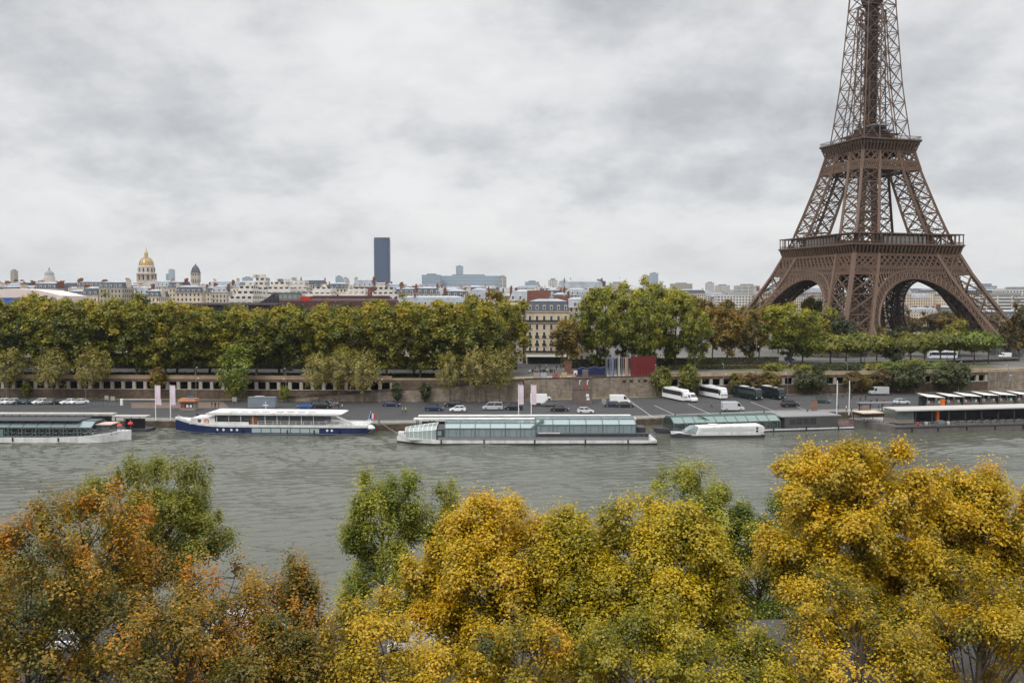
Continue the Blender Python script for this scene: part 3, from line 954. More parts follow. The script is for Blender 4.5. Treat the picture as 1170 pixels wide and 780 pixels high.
# --- prototypes for the far bank (a pixel is about 0.35 m there)
P_PLANE = [tree_proto('plane_tree', seed=20 + i, H=29, rx=8.2 + .4 * (i % 3), base=3.4 + .7 * (i % 2), m=L_PLANE, boughs=46, bough_r=.28, n_clump=480, n_leaf=26, leaf=.72, sig=.62, tint=(.42, .17, .13), trunk_r=.42, limbs=10, lobe_amp=.34, lobes=16, top_tint=.16) for i in range(6)]
P_GREEN = [tree_proto('plane_tree', seed=40 + i, H=32, rx=10.5, base=5, m=L_GREEN, boughs=64, bough_r=.25, n_clump=680, n_leaf=28, leaf=.74, sig=.68, tint=(.44, .17, .13), trunk_r=.5, limbs=12, lobe_amp=.34, lobes=18, top_tint=.2) for i in range(3)]
P_BROWN = [tree_proto('plane_tree', seed=50 + i, H=25, rx=7.8, base=4, m=L_BROWN, boughs=44, bough_r=.28, n_clump=420, n_leaf=26, leaf=.7, sig=.62, tint=(.45, .17, .14), trunk_r=.4, limbs=10, lobe_amp=.34, lobes=16, top_tint=.14) for i in range(4)]
P_PALE = [tree_proto('young_plane_tree', seed=60 + i, H=18, rx=5.2, base=4.6, m=L_PALE, n_clump=190, n_leaf=18, leaf=.44, sig=.42, tint=(.5, .17, .14), trunk_r=.2, limbs=16, lobe_amp=.45, sig_z=1.5, lobes=14, inner=.2, twigs=1) for i in range(4)]
P_FRESH = [tree_proto('leafy_tree', seed=70 + i, H=17, rx=5.6, base=2.6, m=L_FRESH, n_clump=95, n_leaf=38, leaf=.6, sig=.8, tint=(.5, .2, .13), trunk_r=.22, limbs=9, lobe_amp=.45, lobes=12) for i in range(2)]
P_PARK = [tree_proto('park_tree', seed=80 + i, H=18, rx=8.5, base=3, m=(L_DARK, L_RUST, L_BROWN, L_PLANE)[i], boughs=26, bough_r=.32, n_clump=230, n_leaf=26, leaf=.85, sig=.7, tint=(.45, .2, .14), trunk_r=.35, limbs=8, lobe_amp=.3) for i in range(4)]
P_UMB = [tree_proto('clipped_tree', seed=90 + i, H=9.5, rx=5.8, base=3.9, m=L_FRESH if i == 2 else L_PLANE, n_clump=95, n_leaf=34, leaf=.6, sig=.55, tint=(.34, .15, .12), trunk_r=.22, limbs=10, lobe_amp=.2, squash=.6) for i in range(3)]
P_ROUND = [tree_proto('round_tree', seed=95 + i, H=9.6, rx=3.5, base=1.6, m=(L_DARK, L_RUST, L_PLANE, L_BROWN)[i], n_clump=85, n_leaf=46, leaf=.5, sig=.45, tint=((.7, .5, .3, .4)[i], .15, .13), trunk_r=.16, limbs=6, lobe_amp=.12, bark_m=bark_dark) for i in range(4)]
P_SMALL = [tree_proto('small_tree', seed=105 + i, H=6.5, rx=1.9, base=.8, m=(L_DARK, L_BROWN, L_OLIVE)[i], n_clump=40, n_leaf=36, leaf=.42, sig=.4, tint=(.5, .15, .13), trunk_r=.1, limbs=5, lobe_amp=.3) for i in range(3)]
P_BUSH = [tree_proto('bush', 'bush', seed=110 + i, H=3.6, rx=3.2, base=.1, m=(L_PLANE, L_DARK, L_FRESH)[i], n_clump=50, n_leaf=40, leaf=.5, sig=.5, tint=(.35, .15, .12), trunk_r=.12, limbs=5, lobe_amp=.2) for i in range(3)]

def upx(px, Y):           # world x of a photo column at depth Y
    return at_y(px, 339, Y).x
def plant(protos, px, Y, z, scale, label, group=None, i=None):
    p = protos[i] if i is not None else rt.choice(protos)
    x = upx(px, Y)
    return p.put((x, Y, z), rt.uniform(0, 6.28), label, group, scale=(scale[0], scale[0], scale[1]) if isinstance(scale, tuple) else scale)

# long double avenue of planes on the upper bank, left half of the view
g = 'plane trees of the avenue on the upper bank'
for row, (off, step, words, zs) in enumerate(((9, 11.5, 'front row of olive avenue planes', .98), (27, 12.5, 'middle row of avenue planes', 1.0),
                                       (84, 13.0, 'back row of taller planes beyond the road', 1.04))):
    n = 0
    x = (-196, -204, -238)[row]
    while True:
        Y = wall_y(x) + off + rt.uniform(-1.5, 1.5)
        px = 585 + F_PX * x / Y
        if px > (585, 592, 575)[row]:
            break
        s = zs * rt.uniform(.93, 1.05)
        # the crown line of the photo dips to the right of the dark museum roof
        tz = (38.5 + (339 - 342) * Y / F_PX * 0)
        s *= .98 if px < 190 else (.86 if px < 310 else (.83 if px < 410 else .93))
        if row == 2: s = min(s, .93) if px < 190 or px > 410 else s * .95
        P_PLANE[rt.randrange(6)].put((x, Y, GZ), rt.uniform(0, 6.28), ordn(n) + ' from the left in the ' + words, g, scale=(1.0 * rt.uniform(.95, 1.1), 1.0 * rt.uniform(.95, 1.1), s))
        n += 1
        x += step * rt.uniform(.88, 1.12)
# taller tree standing up behind, and the brown tree by the corner house
plant(P_BROWN, 572, 452, GZ, (1.5, 1.26), 'tall golden brown tree rising behind the avenue, below the long glass building', i=0)
plant(P_BROWN, 535, 420, GZ, (1.2, 1.16), 'broad golden brown tree at the right end of the avenue', i=1)
plant(P_BROWN, 575, 372, GZ, (1.0, 1.02), 'brownish plane tree left of the stone corner house', i=2)
plant(P_BROWN, 648, 352, GZ, (.80, .80), 'narrow brown tree in front of the stone corner house', i=3)
# the great green-yellow planes right of the corner house
for i, (px, Y, s, l) in enumerate(((682, 362, (.86, 1.0), 'large green yellow plane tree directly right of the brown tree by the corner house'),
                                   (712, 378, (.95, 1.06), 'tall green yellow plane tree above the striped hoarding'),
                                   (742, 392, (1.0, 1.12), 'highest crown of the great green yellow plane trees'),
                                   (738, 358, (.8, .92), 'leafy green plane tree above the red hoarding'),
                                   (772, 372, (.92, .98), 'spreading green yellow plane tree right of the red hoarding'),
                                   (795, 360, (.55, .74), 'lower yellowing plane tree at the right edge of the great green group'))):
    plant(P_GREEN, px, Y, GZ, s, l, 'great green yellow plane trees', i=i % 3)
for i, (px, Y, s, l) in enumerate(((832, 395, (1.0, .98), 'golden brown plane tree left of the tower, nearest the green group'),
                                   (858, 402, (.9, .92), 'golden brown plane tree before the left foot of the tower'),
                                   (815, 420, (.9, .95), 'brown plane tree behind the gap right of the green group'))):
    plant(P_BROWN, px, Y, GZ, s, l, 'golden brown plane trees left of the tower', i=i)
plant(P_GREEN, 904, 398, GZ, (1.12, .80), 'dense yellow green plane tree in front of the left arch of the tower', i=1)
plant(P_GREEN, 918, 410, GZ, (.6, .7), 'smaller yellow green plane tree beside the dense one at the left arch', i=2)
# hazy park trees further back
def top_z0(y, Y): return H_CAM + (339 - y) * Y / F_PX
gp = 'park trees round the foot of the tower'
park = []
for i, (px, y_top, Y, kind, sx, l) in enumerate((
        (800, 340, 560, 2, 1.2, 'distant brown park tree right of the great green planes'), (830, 344, 620, 2, 1.3, 'distant brownish park tree below the pale skyline blocks'),
        (860, 346, 640, 3, 1.2, 'distant olive park tree by the left foot of the tower'), (875, 344, 600, 3, 1.1, 'olive park tree behind the left arch leg'),
        (928, 341, 540, 3, 1.0, 'olive brown tree standing inside the left arch'), (945, 352, 470, 3, .9, 'olive tree at the near leg of the tower, taller'),
        (962, 362, 455, 0, .8, 'dark evergreen below the near leg of the tower, lower'), (978, 372, 440, 0, .55, 'grey green bushy tree before the near leg'),
        (1000, 370, 470, 2, .7, 'brown tree at the foot of the big arch'), (1035, 355, 640, 1, 1.3, 'rust brown tree in the middle distance under the big arch'),
        (1060, 357, 660, 1, 1.3, 'rust brown tree under the crown of the big arch'), (1085, 356, 640, 2, 1.3, 'tan brown tree under the right haunch of the big arch'),
        (1030, 372, 480, 0, .8, 'dark tree under the big arch, nearer'), (1012, 376, 470, 0, .6, 'small dark tree at the left springing of the big arch'),
        (1068, 378, 480, 0, .7, 'dark tree under the middle of the big arch'), (1098, 366, 462, 3, .8, 'green tree before the right leg of the tower'),
        (1105, 362, 600, 2, 1.1, 'brown tree seen through the right leg'), (1130, 358, 640, 1, 1.2, 'rust tree behind the right leg'),
        (1166, 347, 415, 1, .85, 'dark rusty tree at the far right of the tower'), (1180, 346, 520, 0, 1.2, 'dark tree at the far right behind the rusty one'),
        (1152, 368, 455, 0, .6, 'dark tree right of the right leg'),
        )):
    ztop = H_CAM + (339 - y_top) * Y / F_PX
    plant(P_PARK, px, Y, GZ, (sx, (ztop - GZ) / 18.0), l, gp, i=kind)
for i, (px, yt, Y, k, sx) in enumerate(sorted(((940, 378, 448, 3, .8), (958, 384, 440, 2, .7), (984, 380, 452, 3, .8), (1010, 384, 446, 3, .7), (1040, 380, 450, 2, .8), (1062, 384, 444, 3, .7), (1088, 381, 450, 3, .8), (1112, 385, 452, 2, .7), (868, 352, 440, 2, 1.0), (925, 360, 450, 3, .8), (890, 350, 470, 3, 1.0)))):
    plant(P_PARK, px, Y, GZ, (sx, (top_z0(yt, Y) - GZ) / 18.0), ordn(i) + ' from the left of the low green trees filling the band below the tower legs', 'low trees below the tower legs', i=k)
# clipped flat trees lining the road before the tower
for i, px in enumerate((950, 968, 985, 1003, 1042, 1058, 1076, 1092)):
    plant(P_UMB, px, wall_y(upx(px, 390)) + 44 + rt.uniform(-3, 3), GZ, (rt.uniform(1.25, 1.5), rt.uniform(1.25, 1.45)), ordn(i) + ' from the left of the clipped trees lining the road before the tower', 'clipped trees before the tower', i=i % 2)
plant(P_UMB, 1115, 396, GZ, (1.35, 1.5), 'bright green spreading tree beside the white coach, larger', 'bright green trees by the road', i=2)
plant(P_UMB, 1131, 400, GZ, (1.0, 1.35), 'bright green spreading tree at the right end, smaller', 'bright green trees by the road', i=2)
plant(P_ROUND, 1022, 392, GZ, (1.25, .98), 'large dark round bush on the upper bank before the clipped trees', i=0)
for i, (px, k) in enumerate(sorted(((885, 0), (960, 1), (975, 1), (1000, 0), (1012, 2), (1030, 2), (1048, 0), (1062, 2), (1075, 2), (935, 1), (918, 0)))):
    x = upx(px, 365)
    plant(P_BUSH, px, wall_y(x) + 12 + rt.uniform(-2, 6), GZ, (rt.uniform(1.0, 1.5), rt.uniform(.75, 1.1)), ordn(i) + ' bush planted in the garden strip above the right wall', 'bushes in the garden strip', i=k)
# round trees at the foot of the wall, right half
for i, (px, kind, s, l) in enumerate((
        (757, 2, (1.05, 1.12), 'green round tree left of the first white coach'), (788, 2, (1.1, 1.2), 'olive round tree between the two white coaches'),
        (845, 3, (1.0, .85), 'tan round shrub above the green coach nose'), (863, 1, (1.0, .85), 'rusty round shrub above the dark coaches'), (882, 3, (1.1, .9), 'tan round shrub left of the dark ones'),
        (919, 0, (1.0, .98), 'dark green round shrub, left one of the pair before the arcade'), (936, 0, (.95, .94), 'dark green round shrub, right one of the pair before the arcade'),
        (976, 1, (.95, .9), 'brown round shrub behind the banner masts'), (992, 3, (.7, .7), 'small yellow round shrub right of the banner masts'), (1010, 1, (1.05, .98), 'reddish round shrub left of the tall dark ones'),
        (1030, 0, (1.15, 1.05), 'dark round shrub beside the reddish one'), (1046, 0, (1.25, 1.15), 'tallest dark round shrub above the parked van'), (1081, 0, (1.3, 1.12), 'big dark round shrub left of the wall corner'), (1099, 0, (1.15, 1.08), 'dark round shrub touching the wall corner'))):
    x = upx(px, wall_y(upx(px, 345)) - 3.5)
    plant(P_ROUND, px, wall_y(x) - 3.6, QZ, s, l, 'round trees at the foot of the wall', i=kind)
# trees on the lower quay, left half
for i, (px, dy, s, l) in enumerate(((8, 4, (1.15, .98), 'pale yellow green tree at the far left of the car park'), (58, 5, (1.2, 1.0), 'pale yellow green tree above the middle of the parked cars'), (104, 5, (1.25, 1.03), 'pale yellow tree at the right end of the parked cars'),
                                    (363, 9.5, (1.0, .95), 'pale yellow tree above the blue car, left of three'), (387, 9.5, (1.05, .98), 'pale yellow tree above the black van, middle of three'), (415, 9.5, (1.1, .98), 'pale yellow tree, right of three before the ramp'),
                                    (514, 8.5, (.9, .98), 'thin pale tree, left of the group on the ramp wall'), (543, 8.5, (1.05, 1.06), 'thin pale tree, middle of the group on the ramp wall'), (571, 8.5, (1.0, 1.0), 'thin pale tree, right of the group on the ramp wall'))):
    x = upx(px, wall_y(upx(px, 320)) - dy)
    plant(P_PALE, px, wall_y(x) - dy, QZ, s, l, 'pale young trees on the lower quay', i=i % 4)
x = upx(268, 322); plant(P_FRESH, 268, wall_y(x) - 7, QZ, (1.12, 1.10), 'bright green tree on the lower quay right of the kiosk', i=0)
x = upx(178, 325); plant(P_SMALL, 178, wall_y(x) - 1.8, QZ + 3, (1.55, 1.25), 'small brown tree against the wall behind the banners', i=1)
x = upx(325, 315); plant(P_SMALL, 324, wall_y(x) - 8.5, QZ, (.9, .85), 'little green shrub by the light post at the ramp foot', i=2)
for px, l in ((453, 'dark little conifer at the ramp wall, left'), (485, 'dark little conifer at the ramp wall, right')):
    x = upx(px, 313); plant(P_SMALL, px, wall_y(x) - 7.6, QZ, (1.0, 1.0), l, i=0)
x = upx(27, 325); plant(P_SMALL, 27, wall_y(x) - 1.5, QZ, (.9, 1.0), 'little yellow shrub behind the parked cars', i=2)
for i, px in enumerate((330, 348, 372, 395, 418, 440)):
    plant(P_PARK, px, 418, GZ, (.9, 1.42 + rt.uniform(-.05, .05)), ordn(i) + ' dark tree behind the avenue below the maroon roof', 'dark trees below the maroon roof', i=0 if i % 2 else 3)

# clipped hedges under the avenue
def hedge(label, x0, x1, off, h, w_, m):
    nr = np.random.default_rng(int(off * 7 + x1))
    n = int((x1 - x0) * h * 26)
    xs_ = nr.uniform(x0, x1, n); ys_ = np.array([wall_y(x) for x in xs_]) + off
    face = nr.integers(0, 3, n)
    dy = np.where(face == 0, -w_ / 2, np.where(face == 1, w_ / 2, nr.uniform(-w_ / 2, w_ / 2))); dz = np.where(face == 2, h, nr.uniform(0, h, n))
    pts = np.stack([xs_, ys_ + dy, GZ + dz], 1) + nr.normal(0, .12, (n, 3))
    r = thing('hedge', label, 'hedge')
    o = bpy.data.objects.new('foliage', leaf_mesh('foliage', pts, unit(nr, n) + np.array([0, -.4, .4]), .38 * nr.uniform(.6, 1.3, n), nr.normal(.35, .2, n), m, nr)); C.objects.link(o); o.parent = r
    b = MB()
    for x in np.arange(x0, x1 - 1, 12.0):
        a = min(x + 12, x1); b.add([(x, wall_y(x) + off - w_ * .4, GZ), (a, wall_y(a) + off - w_ * .4, GZ), (a, wall_y(a) + off + w_ * .4, GZ), (x, wall_y(x) + off + w_ * .4, GZ), (x, wall_y(x) + off - w_ * .4, GZ + h - .1), (a, wall_y(a) + off - w_ * .4, GZ + h - .1), (a, wall_y(a) + off + w_ * .4, GZ + h - .1), (x, wall_y(x) + off + w_ * .4, GZ + h - .1)], [(0, 1, 5, 4), (1, 2, 6, 5), (2, 3, 7, 6), (3, 0, 4, 7), (4, 5, 6, 7)])
    b.build('twigs', bark_dark, r)
hedge('low clipped green hedge along the top of the arcaded wall on the left', -215, -12, 13.5, 1.1, 1.2, L_DARK)
hedge('tall dark hedge added for the shade behind the avenue trunks on the left', -240, 2, 47, 4.2, 2.0, L_DARK)  # added hedge, its dark leaves stand in for shade between the trunks
hedge('dark shrubbery added for the shade under the great green trees behind the hoardings', 22, 112, 45, 3.6, 2.0, L_DARK)  # added shrubbery, fills in the shade below the crowns
hedge('green hedge along the garden strip above the right wall', 62, 186, 30, 1.6, 1.6, L_PLANE)
hedge('low hedge on the near side of the right road', 120, 230, 46, 1.0, 1.0, L_DARK)
# --- near trees, every leaf modelled (a pixel is about 0.06 m)
def near_tree(seed, label, px, y_top, wpx, Y, m, z0=GZ, base_y=None, n_clump=300, n_leaf=80, leaf=.27, sig=.5, dens=2.1, tint=(.5, .16, .14), name='autumn_tree', group=None, **kw):
    ztop = H_CAM + (339 - y_top) * Y / F_PX
    Ht = ztop - z0
    rx = wpx / 2 * Y / F_PX
    base = kw.pop('base', Ht * (.28 if Y > 55 else .14))
    kw.setdefault('limbs', 26); kw.setdefault('twigs', 3); kw.setdefault('trunk_r', .28); kw.setdefault('lobes', 30); kw.setdefault('lobe_amp', .5); kw.setdefault('inner', .35)
    tint = (tint[0], tint[1], tint[2] * .75)
    kw.setdefault('up', .7); kw.setdefault('boughs', int(34 + n_clump * .16)); kw.setdefault('bough_r', .235)
    r = tree_root(make_tree(seed, Ht, rx, base, m, int(n_clump * dens), int(n_leaf * 2.7 / dens), leaf * .66, sig * .72, tint, **kw), name)
    r.location = (upx(px, Y), Y, z0)
    r['label'] = label
    if group: r['group'] = group
    return r
near_tree(201, 'olive green tree with thin orange tips at the left of the near bank', 165, 522, 185, 74, L_OLIVE, n_clump=250, n_leaf=80, leaf=.25, tint=(.58, .18, .16), sig=.42, sig_z=1.5, base=5.5, name='olive_tree', bark_m=bark_dark, inner=.15)
near_tree(202, 'orange brown tree with bare twigs in front of the olive tree', 92, 560, 220, 60, L_ORANGE, n_clump=190, n_leaf=75, leaf=.25, tint=(.47, .22, .16), sig=.45, sig_z=1.7, bark_m=bark_dark, top_tint=.18, inner=.15)
near_tree(203, 'sparse rusty orange tree right of the olive tree', 245, 644, 165, 57, L_ORANGE, n_clump=115, n_leaf=62, leaf=.23, tint=(.56, .2, .15), sig=.42, sig_z=1.9, bark_m=bark_dark, top_tint=.12, inner=.15)
near_tree(204, 'thin orange tree with a tall bare spike above the river', 328, 640, 95, 59, L_ORANGE, n_clump=75, n_leaf=60, leaf=.22, tint=(.55, .16, .15), sig=.36, sig_z=2.2, egg=.28, bark_m=bark_dark, inner=.15)
near_tree(205, 'olive and orange tree low in the left corner of the near bank', 20, 640, 230, 50, L_ORANGE, n_clump=170, n_leaf=80, leaf=.22, tint=(.42, .2, .15), sig=.48, bark_m=bark_dark)
near_tree(206, 'low olive orange tree below the sparse rusty one', 190, 690, 240, 49, L_ORANGE, n_clump=150, n_leaf=80, leaf=.21, tint=(.40, .2, .15), sig=.48, bark_m=bark_dark)
near_tree(217, 'rusty tree at the left edge of the view above the low olive one', -22, 598, 130, 62, L_ORANGE, n_clump=110, n_leaf=70, leaf=.24, tint=(.5, .2, .15), sig=.45, sig_z=1.6, bark_m=bark_dark)
near_tree(207, 'green poplar with upright sprays, the taller of the pair by the water', 437, 543, 108, 93, L_POPLAR, z0=1.95, n_clump=260, n_leaf=70, leaf=.30, tint=(.62, .2, .16), sig=.5, sig_z=1.5, base=2.5, name='poplar_tree', egg=.12, lobe_amp=.5)
near_tree(208, 'green poplar half hidden behind the golden trees, right of the taller one', 516, 554, 74, 94, L_POPLAR, z0=1.95, n_clump=130, n_leaf=60, leaf=.30, tint=(.7, .2, .16), sig=.48, sig_z=1.6, base=2.5, name='poplar_tree', lobe_amp=.5)
near_tree(209, 'golden yellow tree in the middle of the near bank', 560, 572, 195, 63, L_GOLD, n_clump=420, boughs=110, egg=.12, n_leaf=85, leaf=.25, tint=(.55, .15, .14), sig=.45, top_tint=.08, sig_z=1.25)
near_tree(210, 'yellow olive tree low in front of the golden one', 445, 690, 190, 51, L_GOLD, egg=.2, n_clump=190, n_leaf=85, leaf=.21, tint=(.42, .17, .15), sig=.45)
near_tree(211, 'yellow green tree right of the golden one', 660, 588, 140, 62, L_OLIVEGOLD, egg=.15, boughs=90, n_clump=330, n_leaf=85, leaf=.25, tint=(.62, .16, .14), sig=.45, top_tint=.1, sig_z=1.25)
near_tree(212, 'broad yellow green tree in the right centre of the near bank', 754, 576, 178, 61, L_OLIVEGOLD, egg=.1, boughs=100, n_clump=420, n_leaf=85, leaf=.25, tint=(.58, .17, .14), sig=.45, top_tint=.1)
near_tree(213, 'low olive yellow tree in front of the broad one', 740, 690, 230, 50, L_OLIVEGOLD, egg=.2, n_clump=210, n_leaf=85, leaf=.21, tint=(.55, .17, .15), sig=.46)
near_tree(214, 'thin yellow green poplar by the water behind the broad tree', 797, 533, 125, 92, L_POPLAR, z0=1.95, n_clump=240, n_leaf=56, leaf=.28, tint=(.78, .16, .15), sig=.45, sig_z=1.4, base=3, name='poplar_tree', lobe_amp=.5)
near_tree(215, 'dark green poplar in the gap left of the great gold tree', 872, 572, 105, 91, L_POPLAR, z0=1.95, n_clump=220, n_leaf=66, leaf=.29, tint=(.35, .2, .15), sig=.48, sig_z=1.3, base=2.5, name='poplar_tree', lobe_amp=.5)
near_tree(216, 'green poplar peeping out behind the top of the great gold tree', 925, 522, 60, 95, L_POPLAR, z0=1.95, n_clump=110, n_leaf=60, leaf=.29, tint=(.5, .2, .15), sig=.48, base=3, name='poplar_tree')
near_tree(418, 'great golden tree at the right of the near bank', 986, 512, 228, 64, L_GOLD, egg=.0, boughs=190, bough_r=.19, inner=.2, dome=.7, n_clump=620, n_leaf=90, leaf=.26, tint=(.52, .15, .14), sig=.46, top_tint=.10, base=5)
near_tree(219, 'golden tree at the right edge beside the great one', 1130, 541, 165, 67, L_GOLD, egg=.0, dome=.8, boughs=110, n_clump=400, n_leaf=90, leaf=.26, tint=(.50, .16, .14), sig=.46, top_tint=.10, base=5)
near_tree(220, 'brownish gold tree low in front of the great one', 985, 668, 240, 51, L_GOLD, egg=.2, n_clump=200, n_leaf=85, leaf=.21, tint=(.45, .22, .15), sig=.46)
near_tree(221, 'olive gold tree low in the right corner', 1130, 655, 200, 50, L_GOLD, n_clump=210, n_leaf=85, leaf=.21, tint=(.40, .18, .15), sig=.46)
near_tree(222, 'yellow olive tree low between the two broad near trees', 590, 712, 180, 50, L_GOLD, egg=.2, n_clump=160, n_leaf=85, leaf=.21, tint=(.42, .17, .15), sig=.45)
near_tree(223, 'olive yellow tree low in the gap under the dark poplar', 868, 735, 140, 50, L_OLIVEGOLD, n_clump=180, n_leaf=80, leaf=.21, tint=(.40, .17, .15), sig=.45)
near_tree(224, 'rusty olive tree low below the thin spiked one', 325, 712, 130, 50, L_ORANGE, n_clump=170, n_leaf=75, leaf=.21, tint=(.42, .2, .15), sig=.45, bark_m=bark_dark)
# ================================================================== the city behind
def wall_mat(name, col, bay=2.6, floor=3.2, win=(0.04, 0.045, 0.055), wu=(.3, .7), wv=(.2, .75), var=.12):
    if name in MATS: return MATS[name]
    m = bpy.data.materials.new(name); m.use_nodes = True
    t = NT(m.node_tree)
    o = t.new('ShaderNodeOutputMaterial'); p = t.new('ShaderNodeBsdfPrincipled'); t.link(p.outputs[0], o.inputs[0])
    uv = t.new('ShaderNodeUVMap'); s = t.new('ShaderNodeSeparateXYZ'); t.link(uv.outputs[0], s.inputs[0])
    fu = t.math('FRACT', t.math('DIVIDE', s.outputs[0], bay)); fv = t.math('FRACT', t.math('DIVIDE', s.outputs[1], floor))
    def band(x, a, b): return t.math('MULTIPLY', t.math('GREATER_THAN', x, a), t.math('LESS_THAN', x, b))
    geo = t.new('ShaderNodeNewGeometry'); sn = t.new('ShaderNodeSeparateXYZ'); t.link(geo.outputs['True Normal'], sn.inputs[0])
    up = t.math('LESS_THAN', t.math('ABSOLUTE', sn.outputs[2]), .5)
    msk = t.math('MULTIPLY', t.math('MULTIPLY', band(fu, *wu), band(fv, *wv)), up)
    tc = t.new('ShaderNodeTexCoord')
    n = t.noise(tc.outputs['Object'], .25, 5, .65)
    oi = t.new('ShaderNodeObjectInfo')
    k = t.math('ADD', t.mapr(n, .3, .7, 1 - var, 1 + var), t.mapr(oi.outputs['Random'], 0, 1, -.16, .16))
    cc = t.new('ShaderNodeCombineXYZ')
    for i in range(3): t.link(k, cc.inputs[i])
    base = t.mix(1.0, tuple(col), cc.outputs[0], 'MULTIPLY')
    led = t.math('GREATER_THAN', fv, .93)
    base = t.mix(t.math('MULTIPLY', led, .35), base, tuple(x * .45 for x in col))
    t.link(t.mix(msk, base, win), p.inputs['Base Color'])
    t.link(t.mapr(msk, 0, 1, .85, .25), p.inputs['Roughness'])
    MATS[name] = m
    return m
W_CREAM = wall_mat('facade_cream', (0.54, 0.455, 0.345))
W_STONE = wall_mat('facade_stone', (0.40, 0.36, 0.30), 2.4, 3.1)
W_WHITE = wall_mat('facade_white', (0.50, 0.475, 0.44), 3.4, 3.0, wu=(.2, .8), wv=(.3, .78))
W_BRICK = wall_mat('facade_brick', (0.20, 0.085, 0.06), 2.8, 3.0)
W_BAND = wall_mat('facade_banded', (0.52, 0.50, 0.465), 14, 3.1, wu=(.05, .95), wv=(.35, .8))
W_GLASS = wall_mat('facade_blue_glass', (0.36, 0.41, 0.45), 1.8, 3.4, win=(0.16, 0.23, 0.30), wu=(.1, .9), wv=(.25, .95))
W_TOWER = wall_mat('facade_dark_tower', (0.055, 0.080, 0.135), 3.2, 3.6, win=(0.035, 0.058, 0.11), wu=(.15, .85), wv=(.1, .9), var=.05)
zinc = mat('zinc_roof', (0.30, 0.325, 0.36), 0.45, .18, .3, stain=((.18, .19, .21), .5, .2))
slate = mat('slate_roof', (0.075, 0.083, 0.10), 0.6, .2, .6)
flatroof = mat('gravel_roof', (0.36, 0.35, 0.33), 0.9, .25, .2)
brick_m = mat('chimney_brick', (0.17, 0.075, 0.055), 0.9, .2, .8)
pot_m = mat('chimney_pots', (0.38, 0.19, 0.11), 0.9, .2, 1.5)
render_m = mat('gable_render', (0.52, 0.47, 0.40), 0.9, .15, .3, stain=((.3, .26, .22), .4, .2))
pane_m = glass('window_pane', (0.05, 0.06, 0.07), 0.0, 0.08)
frame_w = mat('window_frame', (0.6, 0.58, 0.54), .6, .1, 1)
iron_rail = mat('balcony_iron', (0.03, 0.03, 0.033), .6, .1, 1)
CY_RNG = random.Random(77)

def mansard(b, W, D, z, h, inset):
    return b.box((0, 0, z + h / 2), (W, D, h), top=((W - 2 * inset) / W, (D - 2 * inset) / D))
def house(label, x, y, W, D, h, rz, style, group=None, name='town_house', z0=GZ, chimneys=2, dormers=False, cat='house'):
    r = thing(name, label, cat, (x, y, z0), rz, group)
    rg = CY_RNG
    if style in ('cream', 'stone', 'brick'):
        wm = {'cream': W_CREAM, 'stone': W_STONE, 'brick': W_BRICK}[style]
        MB().box((0, 0, h / 2 - .5), (W, D, h + 1)).build('wall', wm, r, uv=True)
        b = MB(); b.box((0, 0, h + .2), (W + .7, D + .7, .4)); b.build('cornice', render_m, r)
        rh = rg.uniform(3.2, 4.6)
        b = MB(); mansard(b, W, D, h + .402, rh, 1.3)
        roof = b.build('roof', slate if rg.random() < .55 else zinc, r)
        b = MB(); mansard(b, W - 2.3, D - 2.3, h + .4 + rh, 1.1, min(W, D) * .28); b.build('roof_top', zinc, r)
        if dormers:
            n = max(2, int(W / 3.2))
            dm = MB().bb(-.65, .65, -.35, .9, 0, 1.9).mesh('dormer', frame_w)
            pm = MB().bb(-.42, .42, -.42, -.36, .25, 1.65).mesh('dormer_pane', pane_m)
            for i in range(n):
                q = bpy.data.objects.new('dormer', dm); C.objects.link(q); q.parent = roof
                q.location = ((i + .5) / n * W - W / 2, -D / 2 + .55, h + .7)
                q2 = bpy.data.objects.new('dormer_pane', pm); C.objects.link(q2); q2.parent = roof; q2.location = q.location
        for i in range(chimneys):
            cx = W / 2 * (-1 if i % 2 else 1) * (.94 if i < 2 else rg.uniform(.1, .5))
            b = MB(); cw = rg.uniform(3, min(8, D * .7)); chh = rh + rg.uniform(1.2, 2.6)
            b.box((cx, rg.uniform(-.15, .15) * D, h + .4 + chh / 2), (.75, cw, chh))
            ch = b.build('chimney', brick_m if rg.random() < .5 else render_m, r)
            b = MB()
            b.box((cx, 0, h + .4 + chh + .35), (.35, cw * .8, .7)); b.build('chimney_pot', pot_m, ch)
    else:
        wm = {'white': W_WHITE, 'band': W_BAND, 'glass': W_GLASS}[style]
        MB().box((0, 0, h / 2 - .5), (W, D, h + 1)).build('wall', wm, r, uv=True)
        b = MB(); b.box((0, 0, h + .75), (W + .3, D + .3, .5)); b.build('roof', flatroof, r)
        b = MB(); b.box((rg.uniform(-.25, .25) * W, .1 * D, h + 2.2), (W * rg.uniform(.2, .45), D * .5, 2.4)); b.build('roof_hut', (render_m, W_WHITE, zinc)[rg.randrange(3)], r)
        if rg.random() < .6:
            b = MB(); b.box((rg.uniform(-.4, .4) * W, 0, h + 1.9), (2.2, 2.2, 1.8)); b.build('roof_vent', metal_grey, r)
    return r
def top_z(y, Y): return H_CAM + (339 - y) * Y / F_PX

